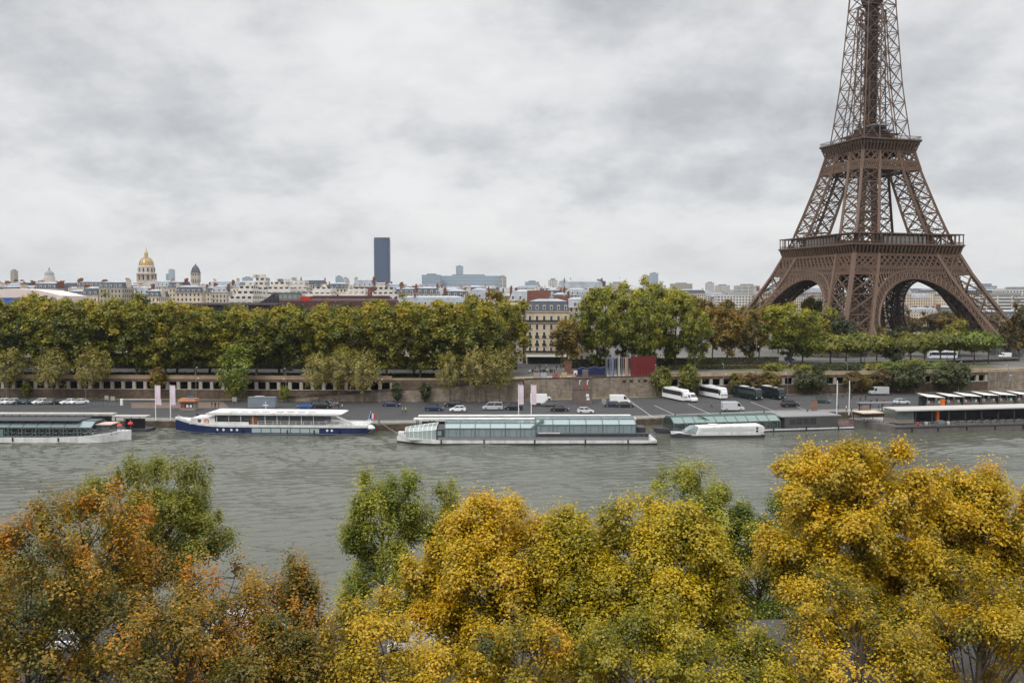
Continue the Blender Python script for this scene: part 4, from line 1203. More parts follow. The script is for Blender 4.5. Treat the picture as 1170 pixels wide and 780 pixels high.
# --- the stone corner house with every window its own part
def corner_house():
    Y = 398; x0, x1 = upx(603, Y), upx(652, Y)
    W, D, h = x1 - x0, 17.0, 22.4
    r = thing('corner_house', 'cream stone corner house with slate mansard roof and cafe awning, between the big trees', 'house', ((x0 + x1) / 2, Y + D / 2, GZ), R(-4))
    stone = mat('corner_stone', (0.56, 0.455, 0.32), .85, .12, .4, bump=.15, stain=((.3, .24, .18), .45, .2))
    MB().box((0, 0, h / 2 - .3), (W, D, h + .6)).build('wall', stone, r)
    for zf in (4.3, 17.6, h):
        MB().box((0, 0, zf + .15), (W + .9, D + .9, .3)).build('cornice', stone, r)
    for zf in (7.6, 11.0, 14.3):
        MB().box((0, 0, zf), (W + .2, D + .2, .16)).build('string_course', stone, r)
    b = MB(); mansard(b, W, D, h + .302, 4.4, 1.2); roof = b.build('roof', slate, r)
    b = MB(); mansard(b, W - 2.2, D - 2.2, h + 4.7, 1.0, 4); b.build('roof_top', zinc, r)
    nb = 6
    wf = MB(); wf.bb(-.72, .72, -.10, .02, -.08, 2.35)
    wp = MB(); wp.bb(-.52, .52, -.13, -.101, .05, 2.2); wp.bb(-.52, .52, -.14, -.131, .05, .06)
    mf, mp_ = wf.mesh('window', frame_w), wp.mesh('pane', pane_m)
    bal = MB(); bal.bb(-.85, .85, -.45, -.12, -.25, -.12); bal.bb(-.85, .85, -.47, -.43, -.1, .75)
    mb_ = bal.mesh('balcony', iron_rail)
    def win(x, y, zq, rz, balc):
        o = bpy.data.objects.new('window', mf); C.objects.link(o); o.parent = r; o.location = (x, y, zq); o.rotation_euler.z = rz
        q = bpy.data.objects.new('pane', mp_); C.objects.link(q); q.parent = o
        if balc:
            q = bpy.data.objects.new('balcony', mb_); C.objects.link(q); q.parent = o
    for fl, zq in enumerate((5.0, 8.2, 11.6, 14.9, 18.6)):
        for i in range(nb):
            win((i + .5) / nb * W - W / 2, -D / 2, zq, 0, fl in (1, 2))
        for i in range(5):
            win(-W / 2, (i + .5) / 5 * D - D / 2, zq, R(-90), False)
    for zq in (5.0, 18.2):
        b = MB(); b.bb(-W / 2 - .5, W / 2 + .5, -D / 2 - .85, -D / 2 - .8, zq - .1, zq + .8); b.build('balcony_rail', iron_rail, r)
    dm = MB().bb(-.6, .6, -.5, .9, 0, 2.1).mesh('dormer', frame_w); pm = MB().bb(-.4, .4, -.56, -.5, .3, 1.8).mesh('dormer_pane', pane_m)
    for i in range(nb):
        for nm, me in (('dormer', dm), ('dormer_pane', pm)):
            q = bpy.data.objects.new(nm, me); C.objects.link(q); q.parent = roof; q.location = ((i + .5) / nb * W - W / 2, -D / 2 + .7, h + .9)
    MB().bb(-W / 2 - .2, -W / 2 + 9.5, 1, 1.9, h + 2, h + 9.4).build('chimney', brick_m, r)
    MB().bb(W / 2 - 7, W / 2 - .5, 3, 3.8, h + 2, h + 7).build('chimney', brick_m, r)
    b = MB(); b.bb(-W / 2 + .4, W / 2 - .4, -D / 2 - .04, -D / 2 - .02, .1, 3.4); b.build('shop_front', mat('shop_dark', (.03, .028, .03), .4, .3, 1), r)
    b = MB(); b.side([(0, 0), (0, .35), (2.6, -.45), (2.6, -.7)], -W / 2, W / 2 - 1)
    o = b.build('awning', mat('awning_green', (.36, .38, .33), .8, .1, .5), r); o.location = (0, -D / 2 - .06, 3.9); o.rotation_euler.z = 0
    o.data.transform(Matrix.Rotation(R(-90), 4, 'Z'))
corner_house()
for args in (('grey stone street house left of the corner house', 588, 415, 9, 24, 20.5, 'stone'), ('tall slate roofed house behind the corner house with brick stack', 600, 440, 14, 14, 27, 'cream'),
             ('dark mansard house right of the corner house behind the brown tree', 662, 425, 15, 14, 24, 'stone'), ('small pale house with dark dormers left of the street', 574, 440, 7, 14, 21, 'cream'),
             ('narrow pale house further up the street by the corner', 582, 480, 9, 18, 25, 'cream')):
    l, px, Y, W, D, h, st = args
    house(l, upx(px, Y), Y, W, D, h, R(-5), st, dormers=True)
house('long stone building with zinc roof and a row of dormers above the avenue', upx(494, 500), 500, 37, 15, 23.8, R(2), 'cream', name='apartment_building', dormers=True, chimneys=4, cat='building')
house('white villa seen under the avenue trees', upx(486, 402), 404, 25, 10, 6.6, R(1), 'cream', name='villa', chimneys=1)
house('long pale wall of a low building seen behind the avenue trunks on the left', upx(190, 440), 441, 90, 10, 7, R(-2), 'band', name='low_building', cat='building')

# --- museum: dark block and long maroon roof
navy = wall_mat('museum_dark', (0.035, 0.032, 0.045), 2.0, 4.0, win=(.02, .022, .03), wu=(.1, .8), wv=(.1, .9))
maroon = mat('museum_maroon', (0.085, 0.035, 0.035), .6, .2, .15)
def museum():
    Y = 455; xa, xb = upx(203, Y), upx(316, Y)
    r = thing('museum', 'long dark purple museum block with flat roof behind the avenue', 'museum', ((xa + xb) / 2, Y, GZ), R(-1))
    W = xb - xa; zt = top_z(346, Y) - GZ
    MB().bb(-W / 2, W / 2, 0, 14, -1, zt - 1).build('wall', navy, r, uv=True)
    MB().bb(-W / 2 - 1, W / 2 + 1, -1, 15, zt - .999, zt).build('roof', mat('museum_roof', (.10, .075, .08), .7, .2, .1), r)
    b = MB(); b.add([(W / 2 - 9, 1, zt), (W / 2 - 1, 1, zt), (W / 2 - 1, 1, zt + 4.8), (W / 2 - 9, 9, zt), (W / 2 - 1, 9, zt), (W / 2 - 1, 9, zt + 4.8)], [(0, 1, 2), (3, 5, 4), (0, 3, 4, 1), (1, 4, 5, 2), (0, 2, 5, 3)])
    b.build('roof_wedge', navy, r, uv=True)
    Y2 = 480; xa, xb = upx(306, Y2), upx(452, Y2)
    r = thing('museum_gallery', 'long maroon flat topped gallery with a red box on its roof', 'museum', ((xa + xb) / 2, Y2, GZ), R(-1))
    W = xb - xa; zt = top_z(343.5, Y2) - GZ
    MB().bb(-W / 2, W / 2, 0, 12, -1, zt).build('wall', maroon, r)
    MB().bb(-W / 2 + .5, W / 2 - .5, .8, 12, zt + .001, zt + 1.1).build('roof_rail', mat('roof_rail', (.16, .13, .13), .7, .2, .4), r)
    k = W / 146
    MB().bb(-W / 2 + 37 * k, -W / 2 + 48 * k, .4, 6, zt - 1.6, zt + 2.2).build('red_box', mat('red_cladding', (.42, .03, .025), .6, .1, .5), r)
    MB().bb(-W / 2 + 1, -W / 2 + 34 * k, 1.5, 9, zt + 1.101, zt + 4.2).build('glazed_box', wall_mat('glazed_dark', (.10, .13, .12), 2.6, 4.4, win=(.22, .26, .24), wu=(.15, .85), wv=(.25, .8)), r, uv=True)
    MB().bb(-W / 2 + 50 * k, W / 2 - 4, 2, 9, zt + 1.102, zt + 2.6).build('roof_ridge', maroon, r)
museum()
r = thing('vaulted_hall', 'low hall with pale pinkish vaulted roof and a blue panel at the far left', 'hall', (upx(20, 470), 470, GZ), R(0))
zt = top_z(338.5, 470) - GZ
b = MB(); b.side([(-42, 0), (-42, zt), (-24, zt + 1.4), (-5, zt + 3.9), (10, zt + 3.2), (23, zt + .2), (23, 0)][::-1], 0, 26); b.build('wall', mat('pink_white_roof', (.62, .52, .49), .7, .08, .1), r)
MB().bb(-40, 14, -.3, -.02, zt - 6, zt - .7).build('fascia', navy, r, uv=True)
MB().bb(-8, 2, -.5, -.302, zt - 5, zt - .9).build('blue_panel', mat('blue_panel', (.02, .10, .42), .6, .1, .5), r)

# --- white terraced apartment blocks above the museum
def terraces(label, px0, px1, ytop, Y, steps=3, group='white terraced blocks above the museum'):
    x0, x1 = upx(px0, Y), upx(px1, Y); W = x1 - x0; h = top_z(ytop, Y) - GZ
    r = thing('terraced_block', label, 'building', ((x0 + x1) / 2, Y + 9, GZ), R(CY_RNG.uniform(-4, 4)), group)
    for i in range(steps):
        k = 1 - i * .22; hh = h - (steps - 1 - i) * 3.2
        z0 = -1 if i == 0 else h - (steps - i) * 3.2 + .001
        MB().box((CY_RNG.uniform(-.06, .06) * W * i, i * 1.6, (z0 + hh) / 2), (W * k, 18 - 3.4 * i, hh - z0)).build('wall' if i == 0 else 'terrace_storey', W_WHITE, r, uv=True)
        MB().box((0, -9.1 + 3.3 * i, hh - 2.9 + 0.0), (W * k * .98, .12, 1.0)).build('balcony_rail', render_m, r)
    for i in range(3):
        MB().box((CY_RNG.uniform(-.3, .3) * W, 2, h + 1.0), (CY_RNG.uniform(1.5, 4), 3, 2.0)).build('roof_hut', render_m if i else metal_grey, r)
    return r
for a in (('white terraced apartment block at the left, right of the little clock turret', 262, 290, 326, 540), ('white terraced apartment block with roof gardens, taller', 283, 304, 317, 600), ('white terraced apartment block above the red box', 300, 332, 322, 570),
          ('white stepped apartment block left of the small dark tower', 326, 352, 320, 620), ('broad white apartment block below the small blue tower', 345, 384, 328, 560), ('white flat block with brick stack below the dark skyscraper', 384, 420, 329, 570),
          ('pale block with curved roof at the foot of the skyscraper', 418, 455, 328, 600)):
    terraces(*a)

# --- landmarks on the skyline
gold = mat('gilded_lead', (0.46, 0.32, 0.14), .4, .25, .12, metal=.25, stain=((.22, .17, .10), .5, .15))
dome_stone = mat('dome_stone', (0.46, 0.41, 0.35), .9, .2, .1)
def gold_dome():
    Y = 1580; x = upx(168, Y)
    r = thing('domed_church', 'church with tall gilded dome and lantern on a columned drum', 'church', (x, Y, GZ))
    MB().box((0, 0, 26), (33, 33, 53.8)).build('wall', dome_stone, r)
    b = MB(); b.lathe([(16.4, 53), (16.4, 55), (14.2, 55.2), (14.2, 67), (16.6, 67.3), (16.6, 69), (13.6, 69.3), (13.2, 80), (13.4, 80.4), (12.0, 82)], n=32); dr = b.build('drum', dome_stone, r)
    cm = MB().lathe([(.95, 55.3), (.8, 67.2)], n=8).mesh('column', dome_stone)
    wm = MB().box((0, 0, 61.5), (2.2, .6, 8), top=(.9, 1)).mesh('window', dark_in); wm2 = MB().box((0, 0, 74.5), (2.0, .6, 6.5)).mesh('window', dark_in)
    for i in range(12):
        a = 2 * math.pi * i / 12
        for rr_, me, nm, da in ((15.4, cm, 'column', .26), (14.2, wm, 'window', 0), (13.5, wm2, 'window', 0)):
            o = bpy.data.objects.new(nm, me); C.objects.link(o); o.parent = dr
            o.location = (rr_ * math.cos(a + da), rr_ * math.sin(a + da), 0); o.rotation_euler.z = a + da + math.pi / 2
    b = MB(); b.lathe([(11.6 * math.cos(t) ** .9, 82 + 14.2 * math.sin(t)) for t in np.linspace(0, 1.32, 10)], n=32); dm = b.build('dome', gold, r, smooth=True)
    b = MB()
    for i in range(12):
        a = 2 * math.pi * (i + .5) / 12
        b.tube([(11.8 * math.cos(t) ** .9 * math.cos(a), 11.8 * math.cos(t) ** .9 * math.sin(a), 82 + 14.4 * math.sin(t)) for t in np.linspace(0, 1.3, 8)], .45, 4)
    b.build('dome_rib', mat('lead_rib', (.25, .22, .18), .6, .1, .3), dm)
    b = MB(); b.lathe([(3.6, 95.2), (3.8, 96.5), (2.9, 97), (2.9, 103), (3.4, 103.4), (2.2, 105), (.8, 108), (.35, 112), (.15, 117)], n=12); b.build('lantern', gold, r, smooth=True)
gold_dome()
def clock_turret():
    Y = 900; x = upx(224, Y)
    r = thing('clock_turret', 'slim stone turret with dark bell shaped roof right of the gilded dome', 'turret', (x, Y, GZ))
    MB().box((0, 0, 21), (6.2, 6.2, 44)).build('wall', dome_stone, r)
    MB().box((0, 0, 47.2), (7.2, 7.2, 8.2)).build('belfry', wall_mat('belfry_wall', (.40, .36, .31), 2.4, 8, win=(.05, .05, .05)), r, uv=True)
    MB().box((0, 0, 51.6), (8.2, 8.2, .6)).build('cornice', dome_stone, r)
    MB().lathe([(5.2, 51.95), (4.6, 54), (3.4, 57), (1.6, 59.2), (.3, 60.5), (.1, 62)], n=4, ph=R(45)).build('roof', slate, r)
clock_turret()
def far_dome():
    Y = 3800; x = upx(57, Y)
    r = thing('domed_temple', 'far bluish grey stone dome on a colonnaded drum', 'church', (x, Y, GZ))
    r.scale = (1.3, 1.3, 1.2)
    MB().box((0, 0, 36), (70, 60, 74)).build('wall', dome_stone, r)
    MB().lathe([(17, 72), (17, 90), (15, 91), (15, 98)], n=24).build('drum', dome_stone, r)
    MB().lathe([(14.5 * math.cos(t), 98 + 16 * math.sin(t)) for t in np.linspace(0, 1.3, 8)] + [(3, 116), (2.4, 120), (.4, 126)], n=24).build('dome', mat('lead_dome', (.22, .24, .27), .6, .1, .1), r, smooth=True)
far_dome()
def slab(label, px0, px1, ytop, Y, m, D=30, name='tower_block', cat='tower', ybase=None, crown=True):
    x0, x1 = upx(px0, Y), upx(px1, Y); W = x1 - x0; h = top_z(ytop, Y) - GZ
    r = thing(name, label, cat, ((x0 + x1) / 2, Y + D / 2, GZ), 0)
    MB().box((0, 0, h / 2 - 1), (W, D, h + 2)).build('wall', m, r, uv=True)
    if crown:
        MB().box((0, 0, h + 1.6), (W * .5, D * .6, 3.0)).build('plant_room', metal_grey, r)
    return r
def skyscraper():
    Y = 3150; x = upx(437, Y); h = top_z(272, Y) - GZ
    r = thing('skyscraper', 'lone dark blue grey skyscraper rising far above the roofs', 'skyscraper', (x, Y, GZ))
    W, D = 53, 32
    poly = [(-W / 2, -D / 2 + 5), (-W / 2 + 6, -D / 2), (W / 2 - 6, -D / 2), (W / 2, -D / 2 + 5), (W / 2, D / 2 - 5), (W / 2 - 6, D / 2), (-W / 2 + 6, D / 2), (-W / 2, D / 2 - 5)]
    MB().prism(poly, -1, h - 7).build('shaft', W_TOWER, r, uv=True)
    MB().prism([(a * .97, c * .97) for a, c in poly], h - 7, h).build('crown', mat('tower_crown', (.045, .06, .095), .5, .1, .1), r)
    for sx in (-1, 1):
        MB().bb(sx * 19 - 1, sx * 19 + 1, -D / 2 - .7, -D / 2 + .5, -1, h - 7.2).build('fin', W_TOWER, r, uv=True)
skyscraper()
slab('very long pale blue glass building on the skyline right of the skyscraper', 498, 572, 315, 2200, W_GLASS, 40, 'glass_building', 'building')
slab('taller left wing of the long pale blue glass building', 482, 503, 314, 2150, W_GLASS, 40, 'glass_building', 'building')
slab('white end block of the long blue glass building', 570, 578.5, 316, 2180, W_BAND, 40, 'glass_building', 'building')
slab('ghostly pale lattice topped tower far behind the long glass building', 521, 529, 304, 4200, W_GLASS, 30)
slab('small dark blue tower left of the skyscraper', 383.5, 390, 316, 2600, W_GLASS, 25)
slab('paler twin beside the small dark blue tower', 391, 397, 318, 2700, W_BAND, 25)
slab('stepped pale blue tower between the gilded dome and the turret, taller half', 193, 198, 308, 4600, W_GLASS, 30)
slab('stepped pale blue tower between the gilded dome and the turret, lower half', 190, 194, 313, 4620, W_GLASS, 30)
slab('square pale stone tower at the far left of the skyline', 12.5, 17, 309, 2600, W_STONE, 20)
slab('grey blue block far off right of the clock turret', 277, 287, 317, 3300, W_GLASS, 25)
slab('pale twin towers above the highest green crown, left', 735, 742, 315, 3500, W_BAND, 30)
slab('pale twin towers above the highest green crown, right and taller', 743, 752, 312, 3550, W_GLASS, 30)
slab('flat grey block on the skyline right of the great green trees', 767, 791, 324, 3000, W_STONE, 30)
slab('narrow pale block on the skyline left of the tower', 808, 816, 323, 2800, W_WHITE, 30)
slab('pair of white blocks on the skyline left of the tower', 819, 834, 326, 2700, W_WHITE, 30)
slab('wide white block beside the upper left leg of the tower', 842, 868, 326, 2000, W_BAND, 30)
slab('pale slab behind the red hoarding trees on the skyline', 697, 713, 323, 2800, W_BAND, 30)
slab('white block on the skyline left of the brick building', 627, 637, 320, 1700, W_WHITE, 25)
slab('pale low slab on the skyline above the corner house', 600, 616, 322, 2400, W_GLASS, 25)
slab('dark glass block peeping over the big trees by the brick building', 680, 692, 321, 1500, W_TOWER, 25)
house('red brown brick building with pale end above the brown tree', upx(666, 700), 700, 30, 14, top_z(322, 700) - GZ - 5, 0, 'brick', name='brick_building', cat='building', chimneys=2)
house('pale rendered gable end beside the red brown brick building', upx(645, 705), 705, 10, 14, top_z(321, 705) - GZ - 5, 0, 'cream', name='gabled_house', chimneys=1)
# right of the tower
slab('white banded modern block right of the tower, lower storeys', 1128, 1185, 338, 900, W_BAND, 30, 'modern_block', 'building')
slab('blue glass top storey building right of the tower', 1123, 1139, 326.5, 1250, W_GLASS, 25, 'modern_block', 'building')
slab('tall pale modern block at the far right', 1150, 1200, 331, 1000, W_WHITE, 30, 'modern_block', 'building')
house('long slate roofed barracks like building at the far right below the modern blocks', upx(1150, 760), 760, 62, 16, top_z(357, 760) - GZ - 4, R(8), 'cream', name='long_building', cat='building', chimneys=4, dormers=True)
slab('pale tall block seen through the big arch', 1038, 1052, 333, 1900, W_BAND, 25, 'modern_block', 'building')
for i, (px, w_) in enumerate(((1024, 22), (1052, 34), (1085, 30))):
    house(('cream', 'long cream', 'wide cream')[i] + ' slate roofed house row under the ' + ('left', 'middle', 'right')[i] + ' of the big arch', upx(px, 900), 900, w_ * .8, 14, top_z(352, 900) - GZ - 4, R(3), 'cream', name='house_row', chimneys=4, dormers=True)

Yp = 455
r = thing('low_pavilion', 'low flat roofed glass pavilion at the right leg of the tower', 'pavilion', (upx(1168, Yp), Yp, GZ), R(6))
MB().bb(-13, 25, 0, 6, 0, 5.4).build('wall', wall_mat('pavilion_glass', (.16, .15, .14), 2.2, 5.6, win=(.08, .09, .09), wu=(.08, .92), wv=(.1, .9)), r, uv=True)
MB().bb(-14, 26, -1.2, 7, 5.402, 6.3).build('roof', mat('pavilion_roof', (.42, .33, .25), .8, .1, .5), r)
# --- the field of roofs: rows of houses receding to the skyline
g = 'roofs of the city behind the river trees'
STY = (['cream'] * 5 + ['stone'] * 3 + ['white'] * 4 + ['brick'] + ['band'] * 2)
COLW = {'cream': 'cream', 'stone': 'grey stone', 'white': 'white', 'brick': 'red brick', 'band': 'banded white'}
ROOFW = {'cream': 'with mansard roof', 'stone': 'with mansard roof', 'white': 'with flat roof', 'brick': 'with mansard roof', 'band': 'with flat roof'}
HIDDEN = {1: [0, 12, 16], 2: [0, 6, 14, 15, 20, 21, 26], 3: [1, 2, 3, 5, 6, 8, 11, 12, 13, 16, 23, 25], 4: [0, 3, 4, 5, 6, 7, 8, 9, 10, 12, 14, 15, 17, 19, 33, 34], 5: [0, 1, 2, 3, 5, 8, 9, 10, 12, 13, 15, 16, 17, 18, 20, 21, 22, 25, 26, 28, 29, 31, 32, 33, 34], 6: [0, 1, 2, 3, 4, 5, 6, 7, 8, 9, 10, 11, 14, 18, 19, 20, 21, 23, 24, 25, 26, 27, 29, 31, 32], 7: [0, 1, 2, 3, 4, 5, 6, 7, 8, 9, 10, 11, 12, 13, 15, 16, 17, 18, 21, 22, 23, 24, 26, 28, 29], 8: [0, 1, 2, 3, 4, 5, 6, 7, 8, 9, 10, 11, 12, 13, 14, 15, 16, 17, 18, 19, 21, 22, 23, 24, 25, 26, 27, 28, 29, 30]}     # wholly behind trees and other houses: left out
KEPT = []
n_h = 0
LAYERS = ((520, 13, 1.0, 'nearest'), (610, 13, 1.0, 'second'), (720, 15, 1.05, 'third'), (860, 20, 1.1, 'fourth'), (1050, 32, 1.2, 'fifth'), (1300, 42, 1.3, 'sixth'), (1650, 55, 1.5, 'seventh'), (2150, 75, 1.8, 'eighth'), (2900, 110, 2.2, 'farthest'))
for li, (Y, Wm, dk, lname) in enumerate(LAYERS):
    cnt = 0
    x = upx(-35, Y)
    while True:
        W = Wm * CY_RNG.uniform(.7, 1.4)
        x += W / 2
        px = 585 + F_PX * x / Y
        if px > 1215: break
        yy = Y + CY_RNG.uniform(-.03, .03) * Y
        st = CY_RNG.choice(STY)
        hgt = CY_RNG.uniform(18, 25) + max(0, (Y - 700)) * .009 + (6 if Y > 1500 else 0) + CY_RNG.choice((0, 0, 0, 3, 6))
        rz = CY_RNG.uniform(-.25, .25)
        yt = CY_RNG.uniform(320, 333) if px < 460 else CY_RNG.uniform(325, 336) if px < 700 else CY_RNG.uniform(328, 338)
        hgt = max(16, min(44, top_z(yt, Y) - GZ - 5))
        ok = True
        if Y < 1400 and 800 < px < 1215 and (Y < 880): ok = False           # the park beyond the tower
        if Y < 560 and (px < 330 or 560 < px < 620): ok = False                # museum and corner house stand here
        if Y < 700 and 255 < px < 460: ok = False
        if 670 < px < 800 and Y < 1000: ok = False                           # hidden behind the great planes
        if st == 'brick' and px > 800: st = 'cream'
        if Y < 900 and st in ('white', 'band'): st = CY_RNG.choice(('cream', 'cream', 'stone', 'cream', 'white'))
        dep = 14 * dk
        if ok:
            hr = house('-', x, yy, W * .96, dep, hgt, rz, st, g, chimneys=2 if Y < 1100 else 1 if Y < 1800 else 0, dormers=Y < 760)
            if cnt in HIDDEN.get(li, ()):
                for o_ in list(hr.children_recursive) + [hr]: bpy.data.objects.remove(o_)
            else:
                KEPT.append((px, Y, st, hr))
            cnt += 1
        x += W / 2 + CY_RNG.uniform(0, 3)

MARKS = ((-60, 'left edge'), (40, 'vaulted hall'), (90, 'far grey dome'), (168, 'gilded dome'), (224, 'clock turret'), (300, 'white terraces'), (387, 'blue tower'), (437, 'skyscraper'), (530, 'glass building'), (630, 'corner house'), (690, 'brick building'), (755, 'twin towers'), (850, 'tower leg'), (1050, 'big arch'), (1130, 'modern block'), (1300, 'right edge'))
buckets = {}
for px, Y, st, hr in sorted(KEPT, key=lambda q: q[0]):
    for (a, na), (c, nc) in zip(MARKS, MARKS[1:]):
        if a <= px < c:
            dist = 'near' if Y < 700 else 'mid-distance' if Y < 1200 else 'far'
            buckets.setdefault((na, nc, st, dist), []).append(hr)
for (na, nc, st, dist), L_ in buckets.items():
    for i, hr in enumerate(L_):
        kind = {'cream': 'cream mansard', 'stone': 'grey mansard', 'white': 'white flat-roofed', 'brick': 'red brick', 'band': 'white banded'}[st]
        hr['label'] = ('%s %s house between %s and %s' % (dist, kind, na, nc)) if len(L_) == 1 else ('%s from left of %s %s houses between %s and %s' % (ordn(i), dist, kind, na, nc))
# ================================================================== boats and pontoons
navy_hull = mat('navy_hull', (0.012, 0.022, 0.075), .35, .1, .3, coat=.3)
boat_white = mat('boat_white', (0.62, 0.62, 0.61), .4, .08, .5, stain=((.30, .27, .22), .5, .45))
boat_grey = mat('boat_grey', (0.20, 0.20, 0.205), .5, .12, .5)
boat_dark = mat('boat_dark', (0.045, 0.045, 0.05), .5, .15, .5)
steel_brown = mat('barge_steel', (0.13, 0.118, 0.11), .6, .2, .3, stain=((.07, .055, .05), .6, .4))
deck_m = mat('deck', (0.22, 0.21, 0.20), .8, .2, .6)
wood_m = mat('varnished_wood', (0.20, 0.075, 0.03), .4, .15, .6)
red_m = mat('red_paint', (0.50, 0.03, 0.03), .5, .1, 1)
orange_m = mat('orange_paint', (0.70, 0.16, 0.02), .5, .1, 1)
teal_pane = glass('canopy_glass_teal', (0.28, 0.345, 0.365), .30, .08)
teal_roof = glass('canopy_glass_roof', (0.32, 0.40, 0.41), .24, .10)
green_pane = glass('canopy_glass_green', (0.15, 0.235, 0.205), .22, .12)
dark_pane = glass('cabin_glass', (0.03, 0.035, 0.04), .25, .05)
frame_m = mat('canopy_frame', (0.10, 0.13, 0.13), .5, .1, 1)

def hull_secs(L, B, top, bow=1, stern_taper=.9, bow_rise=1.0, keel=-.7, n=15, bow_len=.22, z0=None, flare=.94):
    """cross sections from stern to bow; bow = +1 points to +x"""
    out = []
    for i in range(n):
        t = i / (n - 1)
        x = -L / 2 + L * t
        k = 1.0
        if t > 1 - bow_len:
            q = (t - (1 - bow_len)) / bow_len
            k = max(.03, (1 - q ** 2.2))
        if t < .06:
            k = min(k, stern_taper + (1 - stern_taper) * t / .06)
        tp = top + bow_rise * max(0, (t - .7) / .3) ** 2
        b_ = B / 2 * k
        zlo = keel if z0 is None else z0(t)
        xx = x + (.0 if t < 1 else .4)
        out.append([(xx * bow, -b_, tp), (xx * bow, -b_ * (flare + .06 * (1 if k > .99 else 0)), max(zlo, 0.0)), (xx * bow - (.0 if k > .9 else bow * (1 - k) * 1.2), -b_ * .7, zlo),
                    (xx * bow - (.0 if k > .9 else bow * (1 - k) * 1.2), b_ * .7, zlo), (xx * bow, b_ * (flare + .06 * (1 if k > .99 else 0)), max(zlo, 0.0)), (xx * bow, b_, tp)])
    return out
def put_at(px, py, beam, rz, dx=0.0):
    p = at_z(px, py, 0)
    return (p.x + dx - math.sin(rz) * beam / 2, p.y + math.cos(rz) * beam / 2, 0)
def part_copies(mesh, name, parent, locs, rz=0.0):
    for l in locs:
        o = bpy.data.objects.new(name, mesh); C.objects.link(o); o.parent = parent; o.location = l; o.rotation_euler.z = rz
def railing(parent, pts, h=1.0, step=1.6, m=None, name='railing', r_=.035):
    b = MB()
    for p, q in zip(pts, pts[1:]):
        p, q = Vector(p), Vector(q)
        n = max(1, int((q - p).length / step))
        for i in range(n + 1):
            a = p.lerp(q, i / n); b.bar(a, a + Vector((0, 0, h)), r_ * 2)
        for hh in (h, h * .5):
            b.bar(p + Vector((0, 0, hh)), q + Vector((0, 0, hh)), r_ * 2)
    return b.build(name, m or white_paint, parent)
def glass_canopy(parent, x0, x1, yb, z0, z1, z2, yt, bays, side_m, roof_m, name='glass_canopy', ends=True, frame=None, fr=.22):
    g = MB()
    g.add([(x0, -yb, z0), (x1, -yb, z0), (x1, -yb, z1), (x0, -yb, z1)], [(0, 1, 2, 3)])
    g.add([(x0, yb, z0), (x1, yb, z0), (x1, yb, z1), (x0, yb, z1)], [(3, 2, 1, 0)])
    if ends:
        for x in (x0, x1):
            g.add([(x, -yb, z0), (x, yb, z0), (x, yb, z1), (x, yt, z2), (x, -yt, z2), (x, -yb, z1)], [(0, 1, 2, 3, 4, 5)])
    a = g.build(name, side_m, parent)
    g = MB()
    for s in (-1, 1):
        g.add([(x0, s * yb, z1), (x1, s * yb, z1), (x1, s * yt, z2), (x0, s * yt, z2)], [(0, 1, 2, 3)])
    g.add([(x0, -yt, z2), (x1, -yt, z2), (x1, yt, z2), (x0, yt, z2)], [(0, 1, 2, 3)])
    g.build('roof_glass', roof_m, a)
    f = MB()
    for i in range(bays + 1):
        x = x0 + (x1 - x0) * i / bays
        P = [(x, -yb, z0), (x, -yb, z1), (x, -yt, z2), (x, yt, z2), (x, yb, z1), (x, yb, z0)]
        for p, q in zip(P, P[1:]): f.bar(p, q, fr)
    for y, zq in ((-yb, z0), (-yb, z1), (-yt, z2), (yt, z2), (yb, z1), (yb, z0)):
        f.bar((x0, y, zq), (x1, y, zq), fr)
    for i in range(bays * 2):
        x = x0 + (x1 - x0) * (i + .5) / (bays * 2)
        f.bar((x, -yb - .01, z0), (x, -yb - .01, z1), fr * .5)
    f.build('canopy_frame', frame or frame_m, a)
    return a
bench_me = None
def benches(parent, x0, x1, step, z, rows=((-2.6, 1.8), (2.6, 1.8)), m=None):
    me = MB(); me.bb(-.35, .35, -.9, .9, 0, .45); me.bb(.22, .35, -.9, .9, .45, .95); me = me.mesh('bench', m or mat('bench_grey', (.10, .10, .11), .7, .2, 1))
    tb = MB(); tb.bb(-.4, .4, -.8, .8, .70, .76); tb.box((0, 0, .35), (.12, .12, .7)); tb = tb.mesh('table', mat('table_white', (.55, .55, .52), .6, .1, 1))
    L = []
    for i, x in enumerate(np.arange(x0, x1, step)):
        for y, w_ in rows:
            L.append((x, y, z))
    part_copies(me, 'bench', parent, L); part_copies(tb, 'table', parent, [(a + step * .45, c, d) for a, c, d in L])

